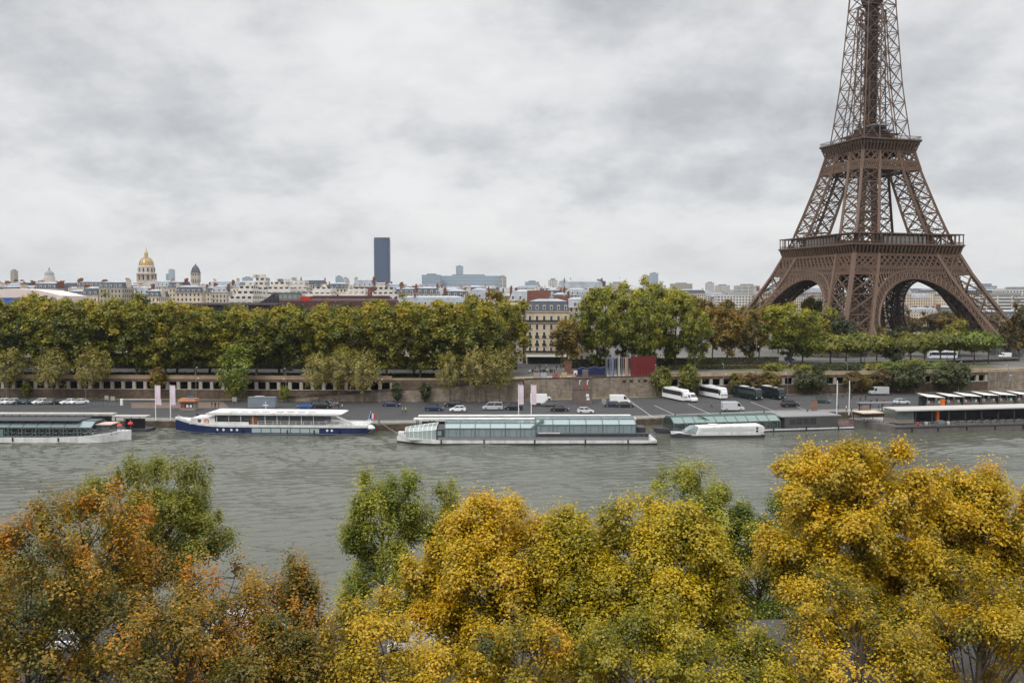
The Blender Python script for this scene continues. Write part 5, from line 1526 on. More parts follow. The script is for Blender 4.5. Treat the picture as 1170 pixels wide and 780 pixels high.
def boat_navy():
    rz = R(-3); beam = 9.5
    r = thing('river_boat', 'navy blue and white dining boat with long white roof moored at the quay', 'boat', put_at(313, 496.5, beam, rz, -1.7), rz)
    B = beam
    MB().loft(hull_secs(55, B, 2.15, -1, bow_rise=1.5)).build('hull', navy_hull, r)
    b = MB(); b.loft([[(x, y * 1.004, zq + (.0 if j in (0, 5) else 0)) for j, (x, y, zq) in enumerate(s)] for s in hull_secs(55.1, B + .05, .34, -1, bow_rise=.2, z0=lambda t: .18)]); b.build('waterline_stripe', boat_grey, r)
    b = MB()
    for s in hull_secs(55, B, 2.15, -1, bow_rise=1.5): pass
    secs = hull_secs(55, B, 2.15, -1, bow_rise=1.5)
    top = [[(s[0][0], s[0][1] - .06, s[0][2] - .1), (s[0][0], s[0][1] - .06, s[0][2] + .55), (s[5][0], s[5][1] + .06, s[5][2] + .55), (s[5][0], s[5][1] + .06, s[5][2] - .1)] for s in secs]
    b.loft(top); b.build('white_gunwale', boat_white, r)
    # foredeck house, saloon, long roof
    b = MB(); b.side([(-22.6, 2.6), (-22.0, 4.4), (-15.2, 4.6), (-15.2, 2.6)], -3.6, 3.6); fh = b.build('foredeck_house', boat_white, r, bevel=.12)
    MB().box((-19.6, -3.62, 3.6), (.9, .06, .8)).build('porthole_window', dark_pane, fh)
    t = MB(); t.tube([(-17.6 + .55 * math.cos(a), -3.72, 3.55 + .55 * math.sin(a)) for a in np.linspace(0, 2 * math.pi, 13)], .13, 5, cap=False); t.build('lifebuoy', orange_m, fh)
    MB().bb(-15.0, 16.2, -4.1, 4.1, 2.70, 2.78).build('deck_floor', deck_m, r)
    MB().bb(-15.0, 15.6, -3.7, 3.7, 2.79, 5.25).build('saloon_glass', dark_pane, r)
    MB().bb(-5.2, -3.0, -3.76, -3.72, 2.79, 4.9).build('saloon_door', wood_m, r)
    for x in np.arange(-14.6, 16, 3.4):
        MB().box((x, -3.9, 4.0), (.14, .14, 2.5)).build('post', boat_white, r)
    railing(r, [(-2.8, -4.55, 2.7), (18.5, -4.55, 2.7)], 1.0, 2.0)
    MB().bb(-15.0, -5.4, -4.5, -4.42, 2.7, 3.5).build('bulwark', boat_white, r)
    b = MB(); b.side([(-17.6, 5.75), (-17.0, 5.3), (19.2, 5.3), (20.6, 5.7), (19.6, 5.95), (-16.6, 6.1)], -4.6, 4.6); rf = b.build('roof', boat_white, r, bevel=.1)
    vm = MB().box((0, 0, .05), (2.0, .5, .06)).mesh('roof_vent', boat_grey)
    part_copies(vm, 'roof_vent', rf, [(x, -2.9, 6.06) for x in (-10, -7, -4, -1, 3, 6, 9, 12)])
    wn = MB().bb(-1.25, 1.25, -.03, .03, -.6, .6).mesh('hull_window', glass('hull_window', (.32, .40, .38), .0, .06))
    part_copies(wn, 'hull_window', r, [(-3.2 + 2.72 * i, -B / 2 - .02, 1.18) for i in range(7)])
    ph = MB().lathe([(.34, 0), (.34, .06)], n=12).mesh('porthole', boat_white); ph.transform(Matrix.Rotation(R(90), 4, 'X'))
    part_copies(ph, 'porthole', r, [(x, -B / 2 + .0, 1.3) for x in (-14.2, -12.4, -10.2, -8.6, 16.6, 17.9)])
    b = MB()
    for s in (-1, 1):
        b.bar((19.2, -4 + s * .5, 5.2), (24.0, -4 + s * .5, 2.7), .1, .35)
    for i in range(8): b.box((19.4 + i * .62, -4, 5.0 - i * .33), (.35, 1.0, .06))
    b.build('stairs', boat_white, r)
    railing(r, [(20, -4.5, 2.65), (26.9, -4.0, 2.65), (26.9, 4, 2.65)], 1.0, 1.3)
    b = MB(); b.lathe([(1.1, -.25), (1.3, .1), (.9, .7), (.25, .95)], (28.2, -2.6, 1.7), 14); b.build('tender', boat_white, r, smooth=True)
    b = MB(); b.bar((26.8, 0, 2.6), (27.8, 0, 6.2), .08); fl = b.build('flag_staff', boat_white, r)
    for i, m in enumerate((mat('flag_blue', (.02, .04, .25), .8, .1, 1), boat_white, red_m)):
        b = MB(); b.add([(27.4 + i * .55, .02, 4.0), (27.95 + i * .55, .1, 3.85), (28.0 + i * .55, .06, 5.4), (27.55 + i * .55, .02, 5.6)], [(0, 1, 2, 3)]); b.build('flag_band', m, fl)
    railing(r, [(-27.0, -.6, 3.7), (-23.6, -3.2, 3.2), (-22.8, -3.4, 3.0)], 1.0, 1.2)
    b = MB(); b.bar((-2, 0, 6.4), (-2, 0, 8.6), .12); b.box((-2, 0, 7.6), (1.6, .2, .18)); b.build('radar_mast', boat_white, r)
boat_navy()

def boat_glass():
    rz = R(0.5); beam = 10.5
    r = thing('glass_boat', 'long sightseeing boat with teal glass canopy in the middle of the quay', 'boat', put_at(602, 508.2, beam, rz), rz)
    L = 67
    MB().loft(hull_secs(L, beam, 1.15, -1, bow_rise=.5, bow_len=.14, stern_taper=.97)).build('hull', boat_white, r)
    MB().loft(hull_secs(L + .1, beam + .1, .42, -1, bow_rise=.0, bow_len=.14, z0=lambda t: -.1, stern_taper=.97)).build('boot_stripe', boat_dark, r)
    k = .2242
    X = lambda px: (px - 602) * k
    MB().bb(X(500), X(742), -5.05, 5.05, 1.16, 2.0).build('side_band', boat_grey, r)
    MB().bb(X(612), X(742), -5.0, 5.0, 2.001, 2.9).build('raised_side', boat_dark, r)
    MB().bb(X(466), X(730), -4.6, 4.6, 1.151, 1.2).build('deck_floor', deck_m, r)
    glass_canopy(r, X(508), X(612), 4.9, 2.0, 4.2, 5.3, 3.1, 6, teal_pane, teal_roof)
    glass_canopy(r, X(613), X(727), 4.9, 2.9, 5.1, 6.3, 3.1, 6, teal_pane, teal_roof)
    # bow saloon with rounded pale green panes
    secs = []
    for i in range(8):
        t = i / 7; x = X(498) + (X(461) - X(498)) * t
        hb = 4.7 * (1 - t ** 2.4 * .62); zt = 4.7 - .9 * t
        secs.append([(x, -hb, 1.3), (x, -hb * .98, zt - .8), (x, -hb * .72, zt), (x, hb * .72, zt), (x, hb * .98, zt - .8), (x, hb, 1.3)])
    bs = MB().loft(secs, caps=True).build('bow_saloon', glass('bow_glass', (.34, .41, .39), .2, .1), r)
    f = MB()
    for s in secs:
        for p, q in zip(s, s[1:]): f.bar(p, q, .1)
    for j in range(6):
        for s, t_ in zip(secs, secs[1:]): f.bar(s[j], t_[j], .1)
    f.build('saloon_frame', white_paint, bs)
    MB().bb(X(498), X(507.5), -4.95, 4.95, 1.2, 4.0).build('door_block', boat_dark, r)
    MB().box((X(502), -4.98, 3.0), (1.0, .06, 1.2)).build('door_window', teal_pane, r)
    b = MB(); b.side([(X(606), 4.3), (X(610), 4.3), (X(622), 6.2), (X(618), 6.3)][::-1], -4.8, 4.8); b.build('canopy_step', green_pane, r)
    MB().bb(X(615), X(640), -5.15, -5.05, 2.9, 3.2).build('grab_rail', boat_white, r)
    benches(r, X(512), X(606), 2.2, 1.21)
    railing(r, [(X(730), -5.0, 1.2), (X(750), -4.9, 1.2), (X(750), 4.9, 1.2)], 1.7, 1.2, metal_grey)
    railing(r, [(X(454.5), -.8, 1.6), (X(463), -4.2, 1.4)], 1.0, .8)
    b = MB(); b.box((X(456), 0, 2.2), (1.6, 1.4, 1.2)); b.build('windlass', boat_white, r, bevel=.15)
    MB().bb(X(731), X(740), -2.6, 2.6, 1.2, 4.1).build('stern_cabin', boat_dark, r)
boat_glass()

def boat_left():
    rz = R(-1); beam = 10.5
    p = at_z(60, 505, 0)
    r = thing('open_sided_boat', 'sightseeing boat with slanted glass roof and open sides at the left edge', 'boat', put_at(-20, 505.5, beam, rz), rz)
    k = .2295; X = lambda px: (px + 20) * k
    MB().loft(hull_secs(73, beam, 1.35, 1, bow_rise=1.3, bow_len=.09)).build('hull', boat_white, r)
    MB().bb(X(-150), X(112), -4.9, 4.9, 1.56, 1.62).build('deck_floor', boat_dark, r)
    glass_canopy(r, X(-150), X(104), 4.8, 1.62, 3.9, 5.3, 2.0, 16, glass('open_side', (.05, .06, .06), .85, .1), teal_pane, ends=False)
    MB().bb(X(-150), X(88), -4.0, 4.0, 5.5, 5.62).build('sun_roof', boat_dark, r)
    MB().bb(X(-150), X(3), -4.85, -4.80, 1.62, 3.5).build('end_panel', green_pane, r)
    benches(r, X(0), X(100), 1.9, 1.63, rows=((-3.6, 1.2), (-1.4, 1.2), (1.4, 1.2), (3.6, 1.2)))
    railing(r, [(X(106), -4.7, 1.6), (X(125), -3.6, 1.7), (X(136), -.9, 2.2)], 1.0, 1.0, metal_grey)
    MB().bb(X(105), X(120), -2.2, 2.2, 1.62, 4.3).build('wheelhouse', glass('wheelhouse_glass', (.10, .10, .10), .3, .1), r)
    MB().bb(X(104), X(122), -2.6, 2.6, 4.302, 4.5).build('wheelhouse_roof', mat('pale_pink_roof', (.5, .38, .34), .7, .1, 1), r)
boat_left()

def boat_dark_glass():
    rz = R(11); beam = 9
    p = at_z(755, 497, 0); q = at_z(977, 490, 0)
    L = (q - p).length; c = (p + q) / 2
    r = thing('glass_boat', 'dark sided boat with green glass roof behind the small white boat', 'boat', (c.x - math.sin(rz) * beam / 2, c.y + math.cos(rz) * beam / 2, 0), rz)
    MB().loft(hull_secs(L, beam, .95, -1, bow_rise=.4, bow_len=.12)).build('hull', boat_dark, r)
    MB().bb(-L / 2 + 5, L / 2 - .5, -4.56, 4.56, .35, .75).build('white_stripe', boat_white, r)
    x1 = L / 2
    MB().bb(x1 - 22, x1 - 5.5, -4.4, 4.4, .96, 3.9).build('stern_cabin', mat('cabin_dark_grey', (.075, .072, .072), .5, .1, .5), r)
    MB().bb(x1 - 23, x1 - 4.5, -4.5, 4.5, 3.902, 4.2).build('cabin_roof', boat_grey, r)
    for i in range(4):
        MB().bb(x1 - 20.5 + i * 2.1, x1 - 18.7 + i * 2.1, -4.43, -4.4, 1.8, 3.5).build('cabin_window', dark_pane, r)
    MB().bb(-L / 2 + 6, x1 - 23.2, -4.2, 4.2, .96, 1.0).build('deck_floor', deck_m, r)
    glass_canopy(r, -L / 2 + 4, x1 - 23.4, 4.35, .97, 3.0, 4.5, 1.6, 10, glass('dark_side_glass', (.05, .07, .06), .5, .08), green_pane)
    b = MB(); b.bar((-L / 2 + 17, -4.4, 2.2), (-L / 2 + 12, -2, 4.9), .3); b.build('roof_brace', boat_dark, r)
    benches(r, -L / 2 + 7, x1 - 25, 2.4, 1.0, m=mat('bench_red', (.18, .05, .05), .8, .2, 1))
    railing(r, [(x1 - 5.4, -4.3, .95), (x1 - .6, -4.2, .95)], 1.0, 1.0, red_m)
boat_dark_glass()

def boat_small():
    rz = R(4); beam = 5.2
    r = thing('small_passenger_boat', 'small white enclosed passenger boat with dark hull beside the green glass roof', 'boat', put_at(822.5, 500.3, beam, rz), rz)
    L = 25
    MB().loft(hull_secs(L, beam, .85, -1, bow_rise=.7, bow_len=.24)).build('hull', boat_dark, r)
    MB().loft([[(x * 1.0, y * 1.01, zq + .12) for x, y, zq in (s[0], s[1], s[4], s[5])] for s in hull_secs(L, beam, .85, -1, bow_rise=.7, bow_len=.24, z0=lambda t: .62)]).build('rubbing_strake', boat_white, r)
    b = MB(); b.side([(-6.4, .95), (-5.6, 3.0), (11.6, 3.35), (12.2, 3.0), (12.2, .95)], -2.4, 2.4); cb = b.build('cabin', boat_white, r, bevel=.25)
    MB().bb(-4.8, 9.6, -2.435, -2.405, 1.75, 2.55).build('cabin_window', glass('pale_window', (.50, .52, .52), 0, .15), cb)
    for x in (9.9, 10.6):
        pass
    wn = MB().bb(-.28, .28, -.03, .03, -.3, .3).mesh('stern_window', dark_pane)
    part_copies(wn, 'stern_window', cb, [(10.3, -2.43, 2.55), (10.3, -2.43, 1.75)])
    b = MB(); b.side([(-9.6, 1.2), (-7.2, 2.9), (-5.9, 3.0), (-6.2, 1.2)], -1.9, 1.9); b.build('windscreen', glass('windscreen', (.35, .40, .42), .2, .08), r)
    MB().box((-1.2, 0, 3.3), (2.6, 1.2, .45)).build('roof_hatch', boat_white, r, bevel=.12)
    MB().bb(11.5, 12.3, -2.45, 2.45, 1.6, 2.9).build('stern_panel', mat('pinkish_white', (.65, .55, .58), .6, .05, 1), r)
    railing(r, [(-12.2, -.3, 1.6), (-9.4, -1.9, 1.3), (-7.0, -2.3, 1.1)], .9, .9, metal_grey)
boat_small()

def barge():
    rz = R(10.3)
    p = at_z(1023, 495.3, 0)
    L, B = 78, 20
    cx = p.x + math.cos(rz) * L / 2 - math.sin(rz) * B / 2; cy = p.y + math.sin(rz) * L / 2 + math.cos(rz) * B / 2
    r = thing('restaurant_barge', 'wide dark steel restaurant barge with long white flat roof at the right edge', 'barge', (cx, cy, 0), rz)
    b = MB(); b.prism([(-L / 2, -B / 2), (L / 2, -B / 2), (L / 2, B / 2), (-L / 2 - 2.5, B / 2), (-L / 2 - 3, B / 2 - 2)], -.8, 1.9); b.build('hull', steel_brown, r)
    b = MB(); b.prism([(-L / 2 - .15, -B / 2 - .15), (L / 2, -B / 2 - .15), (L / 2, -B / 2), (-L / 2, -B / 2)], 1.45, 1.75); b.build('fender_rail', boat_dark, r)
    MB().bb(-L / 2 + 1, L / 2, -B / 2 + 1, B / 2 - 1, 1.902, 1.96).build('deck_floor', deck_m, r)
    MB().bb(-L / 2 + 1.2, L / 2 + 1, -B / 2 + 1.2, -1.5, 6.2, 6.45).build('roof', mat('barge_roof', (.40, .38, .35), .6, .08, .3), r)
    MB().bb(-L / 2 + .6, L / 2 + 1, -B / 2 + .6, -B / 2 + 1.198, 6.1, 6.45).build('roof_fascia', mat('fascia_grey', (.42, .40, .38), .6, .1, .4), r)
    pm = MB().box((0, 0, 4.2), (.28, .28, 3.9)).mesh('post', boat_dark)
    part_copies(pm, 'post', r, [(x, -B / 2 + 1.4, 0) for x in np.arange(-L / 2 + 7, L / 2, 5.2)])
    MB().bb(-L / 2 + 7, L / 2, -2.2, -1.9, 1.96, 6.19).build('back_wall', boat_dark, r)
    wh = MB().bb(-L / 2 + 1.6, -L / 2 + 6.6, -B / 2 + 1.6, -B / 2 + 8, 3.6, 6.3).build('wheelhouse_glass', glass('barge_glass', (.14, .17, .16), .35, .06), r)
    MB().bb(-L / 2 + 1.5, -L / 2 + 6.7, -B / 2 + 1.5, -B / 2 + 8.1, 2.6, 3.598).build('wheelhouse_base', mat('tan_panel', (.22, .17, .135), .7, .1, 1), r)
    railing(r, [(-L / 2 + .3, -B / 2 + .3, 1.9), (L / 2, -B / 2 + .3, 1.9)], 1.05, 1.5, boat_grey, r_=.05)
    railing(r, [(-L / 2 + .3, -B / 2 + .3, 1.9), (-L / 2 - 2.2, B / 2 - 1.5, 1.9)], 1.05, 1.3, boat_grey, r_=.05)
    b = MB(); b.bar((8, -B / 2 + .2, 2.0), (22, -B / 2 + .2, 4.6), .25, .5); b.build('gangway', boat_grey, r)
    benches(r, -L / 2 + 10, L / 2 - 30, 2.6, 1.97, rows=((-8.0, 1.5), (-5.4, 1.5), (-3.4, 1.5)))
    for x, m in ((-L / 2 + 10, white_paint), (-L / 2 + 17, white_paint), (-L / 2 + 7.5, red_m)):
        MB().lathe([(.35, 0), (.42, .5), (.3, 1.0)], (x, -B / 2 + .9, 1.97), 10).build('drum', m, r)
    MB().bb(-L / 2 + 13.6, -L / 2 + 15.6, -B / 2 + .7, -B / 2 + 2.2, 1.97, 3.2).build('locker', boat_grey, r)
    MB().bb(-L / 2 + 14.5, -L / 2 + 15.3, -B / 2 + 2.6, -B / 2 + 3.4, 1.97, 5.6).build('orange_column', orange_m, r)
    b = MB(); b.box((-L / 2 - 1.0, 2, 4.6), (7, 6, .2)); b.build('bow_awning', mat('beige_canvas', (.45, .38, .30), .8, .1, .6), r)
    for x, y in ((-4, -.8), (2.2, -.8), (-4, 4.8), (2.2, 4.8)):
        MB().box((-L / 2 + x, y, 3.2), (.15, .15, 2.7)).build('awning_post', boat_dark, r)
barge()

def pontoon(label, px0, px1, py_top, Y, depth, rz, two=True, zroof=None, group=None):
    x0, x1 = upx(px0, Y), upx(px1, Y); zt = zroof or top_z(py_top, Y)
    r = thing('landing_stage', label, 'landing stage', ((x0 + x1) / 2, Y, 0), rz)
    W = x1 - x0
    MB().bb(-W / 2, W / 2, 0, depth, -.6, .8).build('float', boat_dark, r)
    MB().bb(-W / 2, W / 2, -.4, depth * .45, zt - .4, zt).build('roof', boat_white if two else mat('stage_roof_grey', (.40, .38, .35), .7, .15, .4), r)
    if two:
        MB().bb(-W / 2 + 1, W / 2 - 1, depth * .45 + .3, depth, zt - .1, zt + .45).build('roof', boat_white, r)
        MB().bb(-W / 2 + 1, W / 2 - 1, depth * .45, depth * .45 + .298, zt - .7, zt + .2).build('gutter', boat_dark, r)
    pm = MB().box((0, 0, (zt + .2) / 2), (.2, .2, zt - 1.0)).mesh('post', boat_dark)
    part_copies(pm, 'post', r, [(x, y, .1) for x in np.arange(-W / 2 + .8, W / 2, 4.5) for y in (.3, depth - .4)])
    MB().bb(-W / 2 + 2, W / 2 - 2, depth * .6, depth * .62, .8, zt - 1.2).build('back_screen', boat_dark, r)
    return r
pontoon('landing stage with long double white roof behind the teal glass boat', 472, 728, 478.5, 248.5, 5.0, R(.5))
pontoon('landing stage with thin white roof behind the open sided boat at the left', -60, 128, 472.5, 254, 5, R(-1), two=False)
pontoon('short landing stage with grey roof at the bow of the open sided boat', 125, 165, 475.5, 258, 6, R(-2), two=False)
# red and white mooring buoys on the left stage
for px, py, l in ((136.5, 486, 'red and white mooring ball on the left stage, nearer the boat'), (149, 484, 'red mooring ball on the left stage, nearer the quay')):
    p = at_y(px, py, 251)
    r = thing('mooring_ball', l, 'buoy', p, 0, 'mooring balls')
    MB().lathe([(.05, -.6), (.55, -.35), (.75, .0)], n=12).build('lower_half', boat_white if px < 140 else red_m, r, smooth=True)
    MB().lathe([(.75, .001), (.55, .4), (.05, .65)], n=12).build('upper_half', red_m, r, smooth=True)
    MB().bar((0, 0, .6), (0, 0, 1.2), .1).build('shackle', metal_grey, r)
    MB().bar((0, 0, -p.z - .3), (0, 0, -.55), .14).build('stem', metal_grey, r)
# ================================================================== vehicles
paint = mat('car_paint', (1, 1, 1), .3, .03, 1, objcol=True, coat=.6)
car_glass = glass('car_glass', (0.02, 0.025, 0.03), 0.0, .05)
tyre_m = mat('tyre', (0.02, 0.02, 0.021), .9, .1, 2)
rim_m = mat('wheel_rim', (0.35, 0.35, 0.36), .35, .1, 2, metal=.7)
lamp_w = mat('headlamp_glass', (0.7, 0.7, 0.68), .15, .05, 2)
lamp_r = mat('tail_lamp', (0.35, 0.015, 0.012), .25, .05, 2)
def wheel(r, w_=.2):
    b = MB()
    b.lathe([(r * .6, -w_ / 2), (r, -w_ / 2), (r, w_ / 2), (r * .6, w_ / 2)], n=14)
    me = b.mesh('wheel', tyre_m); me.transform(Matrix.Rotation(R(90), 4, 'X'))
    c = MB(); c.lathe([(r * .62, -w_ / 2 - .01), (r * .62, w_ / 2 + .01)], n=10); cm = c.mesh('rim', rim_m); cm.transform(Matrix.Rotation(R(90), 4, 'X'))
    return me, cm
def put_wheels(root, xs, y, r):
    me, cm = wheel(r)
    for x in xs:
        for s in (-1, 1):
            o = bpy.data.objects.new('wheel', me); C.objects.link(o); o.parent = root; o.location = (x, s * y, r)
            q = bpy.data.objects.new('rim', cm); C.objects.link(q); q.parent = o
def car_make(L, W, H, hood, cabin, name='parked_car', cat='car', boxy=False):
    """hood = shoulder height, cabin = (x rear bottom, x rear top, x front top, x front bottom) of the glasshouse"""
    def mk():
        r = thing(name, '-', cat)
        h, f = L / 2, .22
        body = MB()
        prof = [(-h, .45), (-h + .04, hood * .92), (cabin[0], hood), (cabin[3], hood), (h - .55, hood * .88), (h - .05, hood * .66), (h, .42), (h - .2, f), (-h + .2, f)]
        n = len(prof)
        secs = []
        for y, k in ((-W / 2, .0), (-W / 2 + .09, .06), (W / 2 - .09, .06), (W / 2, .0)):
            secs.append([(x, y, zq + (0 if zq < hood * .6 else (k - .04))) for x, zq in prof])
        body.loft(secs)
        body.build('body', paint, r, bevel=.05)
        g = MB(); t = .86
        xr, xrt, xft, xf = cabin
        P = lambda x, y, zq: (x, y, zq)
        wb, wt = W / 2 - .1, W / 2 * t - .12
        g.loft([[P(xr, -wb, hood), P(xf, -wb, hood), P(xf, wb, hood), P(xr, wb, hood)], [P(xrt, -wt, H - .07), P(xft, -wt, H - .07), P(xft, wt, H - .07), P(xrt, wt, H - .07)]])
        g.build('window', car_glass, r)
        rf = MB(); rf.box(((xrt + xft) / 2, 0, H - .035), (xft - xrt + .1, wt * 2 + .06, .07)); 
        for s in (-1, 1):
            for (xa, xb) in ((xr, xrt), (xf, xft), ((xr + xf) / 2, (xrt + xft) / 2)):
                rf.bar((xa, s * wb, hood), (xb, s * wt, H - .05), .09, .07)
        rf.build('roof', paint, r)
        put_wheels(r, (-h + .85, h - .85), W / 2 - .08, .32)
        for s in (-1, 1):
            MB().box((h - .13, s * (W / 2 - .3), hood * .70), (.16, .34, .14)).build('headlight', lamp_w, r)
            MB().box((-h + .02, s * (W / 2 - .25), hood * .82), (.06, .26, .2)).build('tail_light', lamp_r, r)
        return r
    return mk
HATCH = Proto(car_make(4.1, 1.75, 1.5, .93, (-1.85, -1.35, .35, 1.15)))
SALOON = Proto(car_make(4.6, 1.8, 1.45, .92, (-1.75, -1.05, .3, 1.15)))
SUV = Proto(car_make(4.6, 1.88, 1.72, 1.05, (-2.15, -1.75, .5, 1.2)))
MPV = Proto(car_make(5.1, 1.95, 1.95, 1.08, (-2.45, -2.3, .95, 1.85), 'parked_van', 'van'))
def van_mk():
    r = thing('parked_van', '-', 'van')
    b = MB(); b.side([(-2.7, .35), (-2.7, 2.25), (-2.5, 2.4), (1.0, 2.4), (1.45, 2.2), (2.1, 1.3), (2.65, 1.05), (2.75, .4)], -.98, .98); b.build('body', paint, r, bevel=.08)
    for s in (-1, 1):
        MB().add([(1.0, s * .99, 1.3), (1.95, s * .99, 1.3), (1.45, s * .99, 2.05), (1.0, s * .99, 2.1)], [(0, 1, 2, 3)]).build('side_window', car_glass, r)
        MB().box((2.68, s * .72, .82), (.14, .3, .2)).build('headlight', lamp_w, r)
        MB().box((-2.71, s * .85, 1.2), (.05, .14, .5)).build('tail_light', lamp_r, r)
    MB().add([(1.51, -.85, 2.16), (1.51, .85, 2.16), (2.13, .9, 1.33), (2.13, -.9, 1.33)], [(0, 1, 2, 3)]).build('windscreen', car_glass, r)
    put_wheels(r, (-1.75, 1.85), .88, .35)
    return r
VAN = Proto(van_mk)
def coach_mk():
    r = thing('coach', '-', 'coach')
    L, W, H = 13.0, 2.55, 3.65
    b = MB(); b.side([(-L / 2, .4), (-L / 2, 3.3), (-L / 2 + .3, H - .1), (-L / 2 + .8, H), (L / 2 - 1.3, H), (L / 2 - .5, H - .25), (L / 2 - .12, 2.2), (L / 2, 1.1), (L / 2 - .05, .35)], -W / 2, W / 2)
    b.build('body', paint, r, bevel=.12)
    for s in (-1, 1):
        MB().add([(-L / 2 + .4, s * (W / 2 + .015), 1.75), (L / 2 - 1.0, s * (W / 2 + .015), 1.75), (L / 2 - 1.25, s * (W / 2 + .015), 3.1), (-L / 2 + .4, s * (W / 2 + .015), 3.1)], [(0, 1, 2, 3)]).build('side_window', car_glass, r)
        MB().add([(L / 2 - .9, s * (W / 2 + .016), 1.35), (L / 2 - .16, s * (W / 2 + .016), 1.35), (L / 2 - .55, s * (W / 2 + .016), 3.0), (L / 2 - 1.15, s * (W / 2 + .016), 3.0)], [(0, 1, 2, 3)]).build('cab_window', car_glass, r)
        MB().box((L / 2 - .02, s * .95, .85), (.12, .4, .25)).build('headlight', lamp_w, r)
        m_ = MB(); m_.bar((L / 2 - .4, s * 1.2, 3.1), (L / 2 + .25, s * 1.4, 2.9), .08); m_.box((L / 2 + .25, s * 1.42, 2.55), (.12, .2, .6)); m_.build('mirror', dark_metal, r)
    MB().add([(L / 2 - .45, -1.12, 3.28), (L / 2 - .45, 1.12, 3.28), (L / 2 + .01, 1.16, 1.3), (L / 2 + .01, -1.16, 1.3)], [(0, 1, 2, 3)]).build('windscreen', car_glass, r)
    MB().box((-1.5, 0, H + .12), (3.2, 1.8, .24)).build('roof_unit', mat('roof_unit', (.5, .5, .5), .6, .05, 1), r, bevel=.08)
    MB().box((3.0, 0, H + .06), (1.0, .9, .12)).build('roof_hatch', mat('roof_unit', (.5, .5, .5)), r)
    put_wheels(r, (-3.6, -2.4, 3.6), W / 2 - .12, .5)
    return r
COACH = Proto(coach_mk)
def truck_mk():
    r = thing('box_truck', '-', 'truck')
    MB().bb(-3.4, 1.5, -1.15, 1.15, .85, 3.4).build('cargo_box', paint, r, bevel=.04)
    b = MB(); b.side([(1.56, .45), (1.56, 2.5), (2.5, 2.5), (3.1, 1.5), (3.3, 1.2), (3.3, .45)], -1.05, 1.05); b.build('cab', paint, r, bevel=.08)
    MB().add([(2.55, -.95, 2.44), (2.55, .95, 2.44), (3.13, .98, 1.55), (3.13, -.98, 1.55)], [(0, 1, 2, 3)]).build('windscreen', car_glass, r)
    for s in (-1, 1):
        MB().add([(1.8, s * 1.06, 1.5), (2.95, s * 1.06, 1.5), (2.5, s * 1.06, 2.3), (1.8, s * 1.06, 2.3)], [(0, 1, 2, 3)]).build('side_window', car_glass, r)
    MB().bb(-3.3, 3.2, -.5, .5, .45, .848).build('chassis', dark_metal, r)
    put_wheels(r, (-2.3, 2.4), .95, .42)
    return r
TRUCK = Proto(truck_mk)
WHT, SIL, BLK, DKB, DKG, GRY, BLU, GRN = (.78, .78, .78), (.42, .44, .46), (.022, .022, .025), (.025, .035, .07), (.03, .05, .05), (.12, .125, .13), (.03, .10, .30), (.008, .018, .016)
def park(p, px, py, rz, label, col, group='cars parked on the quay', z=QZ, scale=None):
    q = at_z(px, py, z + .004)
    return p.put(q, rz, label, group, scale or (1.12 if p in (COACH, TRUCK) else 1.27), col)
g = 'cars parked at an angle at the left end of the quay'
for i, (px, p, c, l) in enumerate(((3, HATCH, WHT, 'white hatchback, leftmost of the angled cars'), (13.5, HATCH, (.6, .62, .63), 'very pale silver car, second from the left of the angled cars'), (24.5, SALOON, DKG, 'dark green car, third from the left of the angled cars'),
                                   (35, HATCH, DKG, 'dark teal car, fourth from the left of the angled cars'), (46, HATCH, WHT, 'white hatchback in the middle of the angled cars'), (56, SALOON, (.2, .23, .22), 'grey green saloon right of the middle white hatchback'),
                                   (66.5, HATCH, BLK, 'black hatchback between the grey green saloon and two white cars'), (79, SALOON, WHT, 'white saloon, second from the right of the angled cars'), (90.5, SALOON, (.7, .71, .72), 'white saloon, rightmost of the angled cars'))):
    park(p, px, 461.5, R(-140), l, c, g)
for p, px, py, rz, l, c in ((SUV, 294, 459.5, R(176), 'white off-road car behind the roof of the navy boat', WHT), (HATCH, 348.5, 466.5, R(176), 'blue hatchback behind the roof of the navy boat', BLU), (MPV, 368, 466, R(-4), 'long black people carrier right of the blue hatchback', BLK),
                            (SALOON, 376, 463, R(-4), 'dark grey saloon behind the black people carrier', GRY), (SALOON, 447.5, 464, R(-4), 'dark saloon alone left of the pale ramp trees', DKB), (SUV, 496, 469, R(-3), 'dark navy car above the left end of the white landing stage roof', DKB),
                            (SUV, 518, 464.5, R(177), 'black car behind the white hatchback', BLK), (HATCH, 523, 470, R(178), 'white hatchback touching the landing stage roof line', WHT), (MPV, 563, 468, R(178), 'silver people carrier left of the banner masts', SIL),
                            (SUV, 587, 468, R(178), 'black car beside the left pink banner', BLK), (SUV, 628, 464, R(178), 'dark grey off-road car in front of the white box truck', GRY), (SALOON, 639.5, 469.5, R(-2), 'black saloon below the white box truck', BLK),
                            (HATCH, 669, 472, R(2), 'pale car hidden behind the landing stage roof', (.6, .6, .6)), (HATCH, 699, 464.5, R(175), 'small dark car left of the white van', DKB), (SALOON, 714, 465, R(-3), 'black saloon in front of the white van', BLK),
                            (SUV, 902.5, 464.5, R(14), 'black off-road car parked in front of the dark coaches', BLK), (HATCH, 940, 460, R(-35), 'dark green hatchback right of the dark coaches', DKG), (HATCH, 1030, 461.5, R(10), 'pale car half hidden by the barge roof', (.55, .58, .62))):
    park(p, px, py, rz, l, c)
park(TRUCK, 619, 463, R(2), 'white box truck in front of the pale stained wall', WHT, None)
park(VAN, 708, 461, R(0), 'white van on the grass edge by the brick lift tower', WHT, 'white and silver vans on the quay')
park(VAN, 787, 458.5, R(-62), 'white van squeezed between the two white coaches', WHT, 'white and silver vans on the quay')
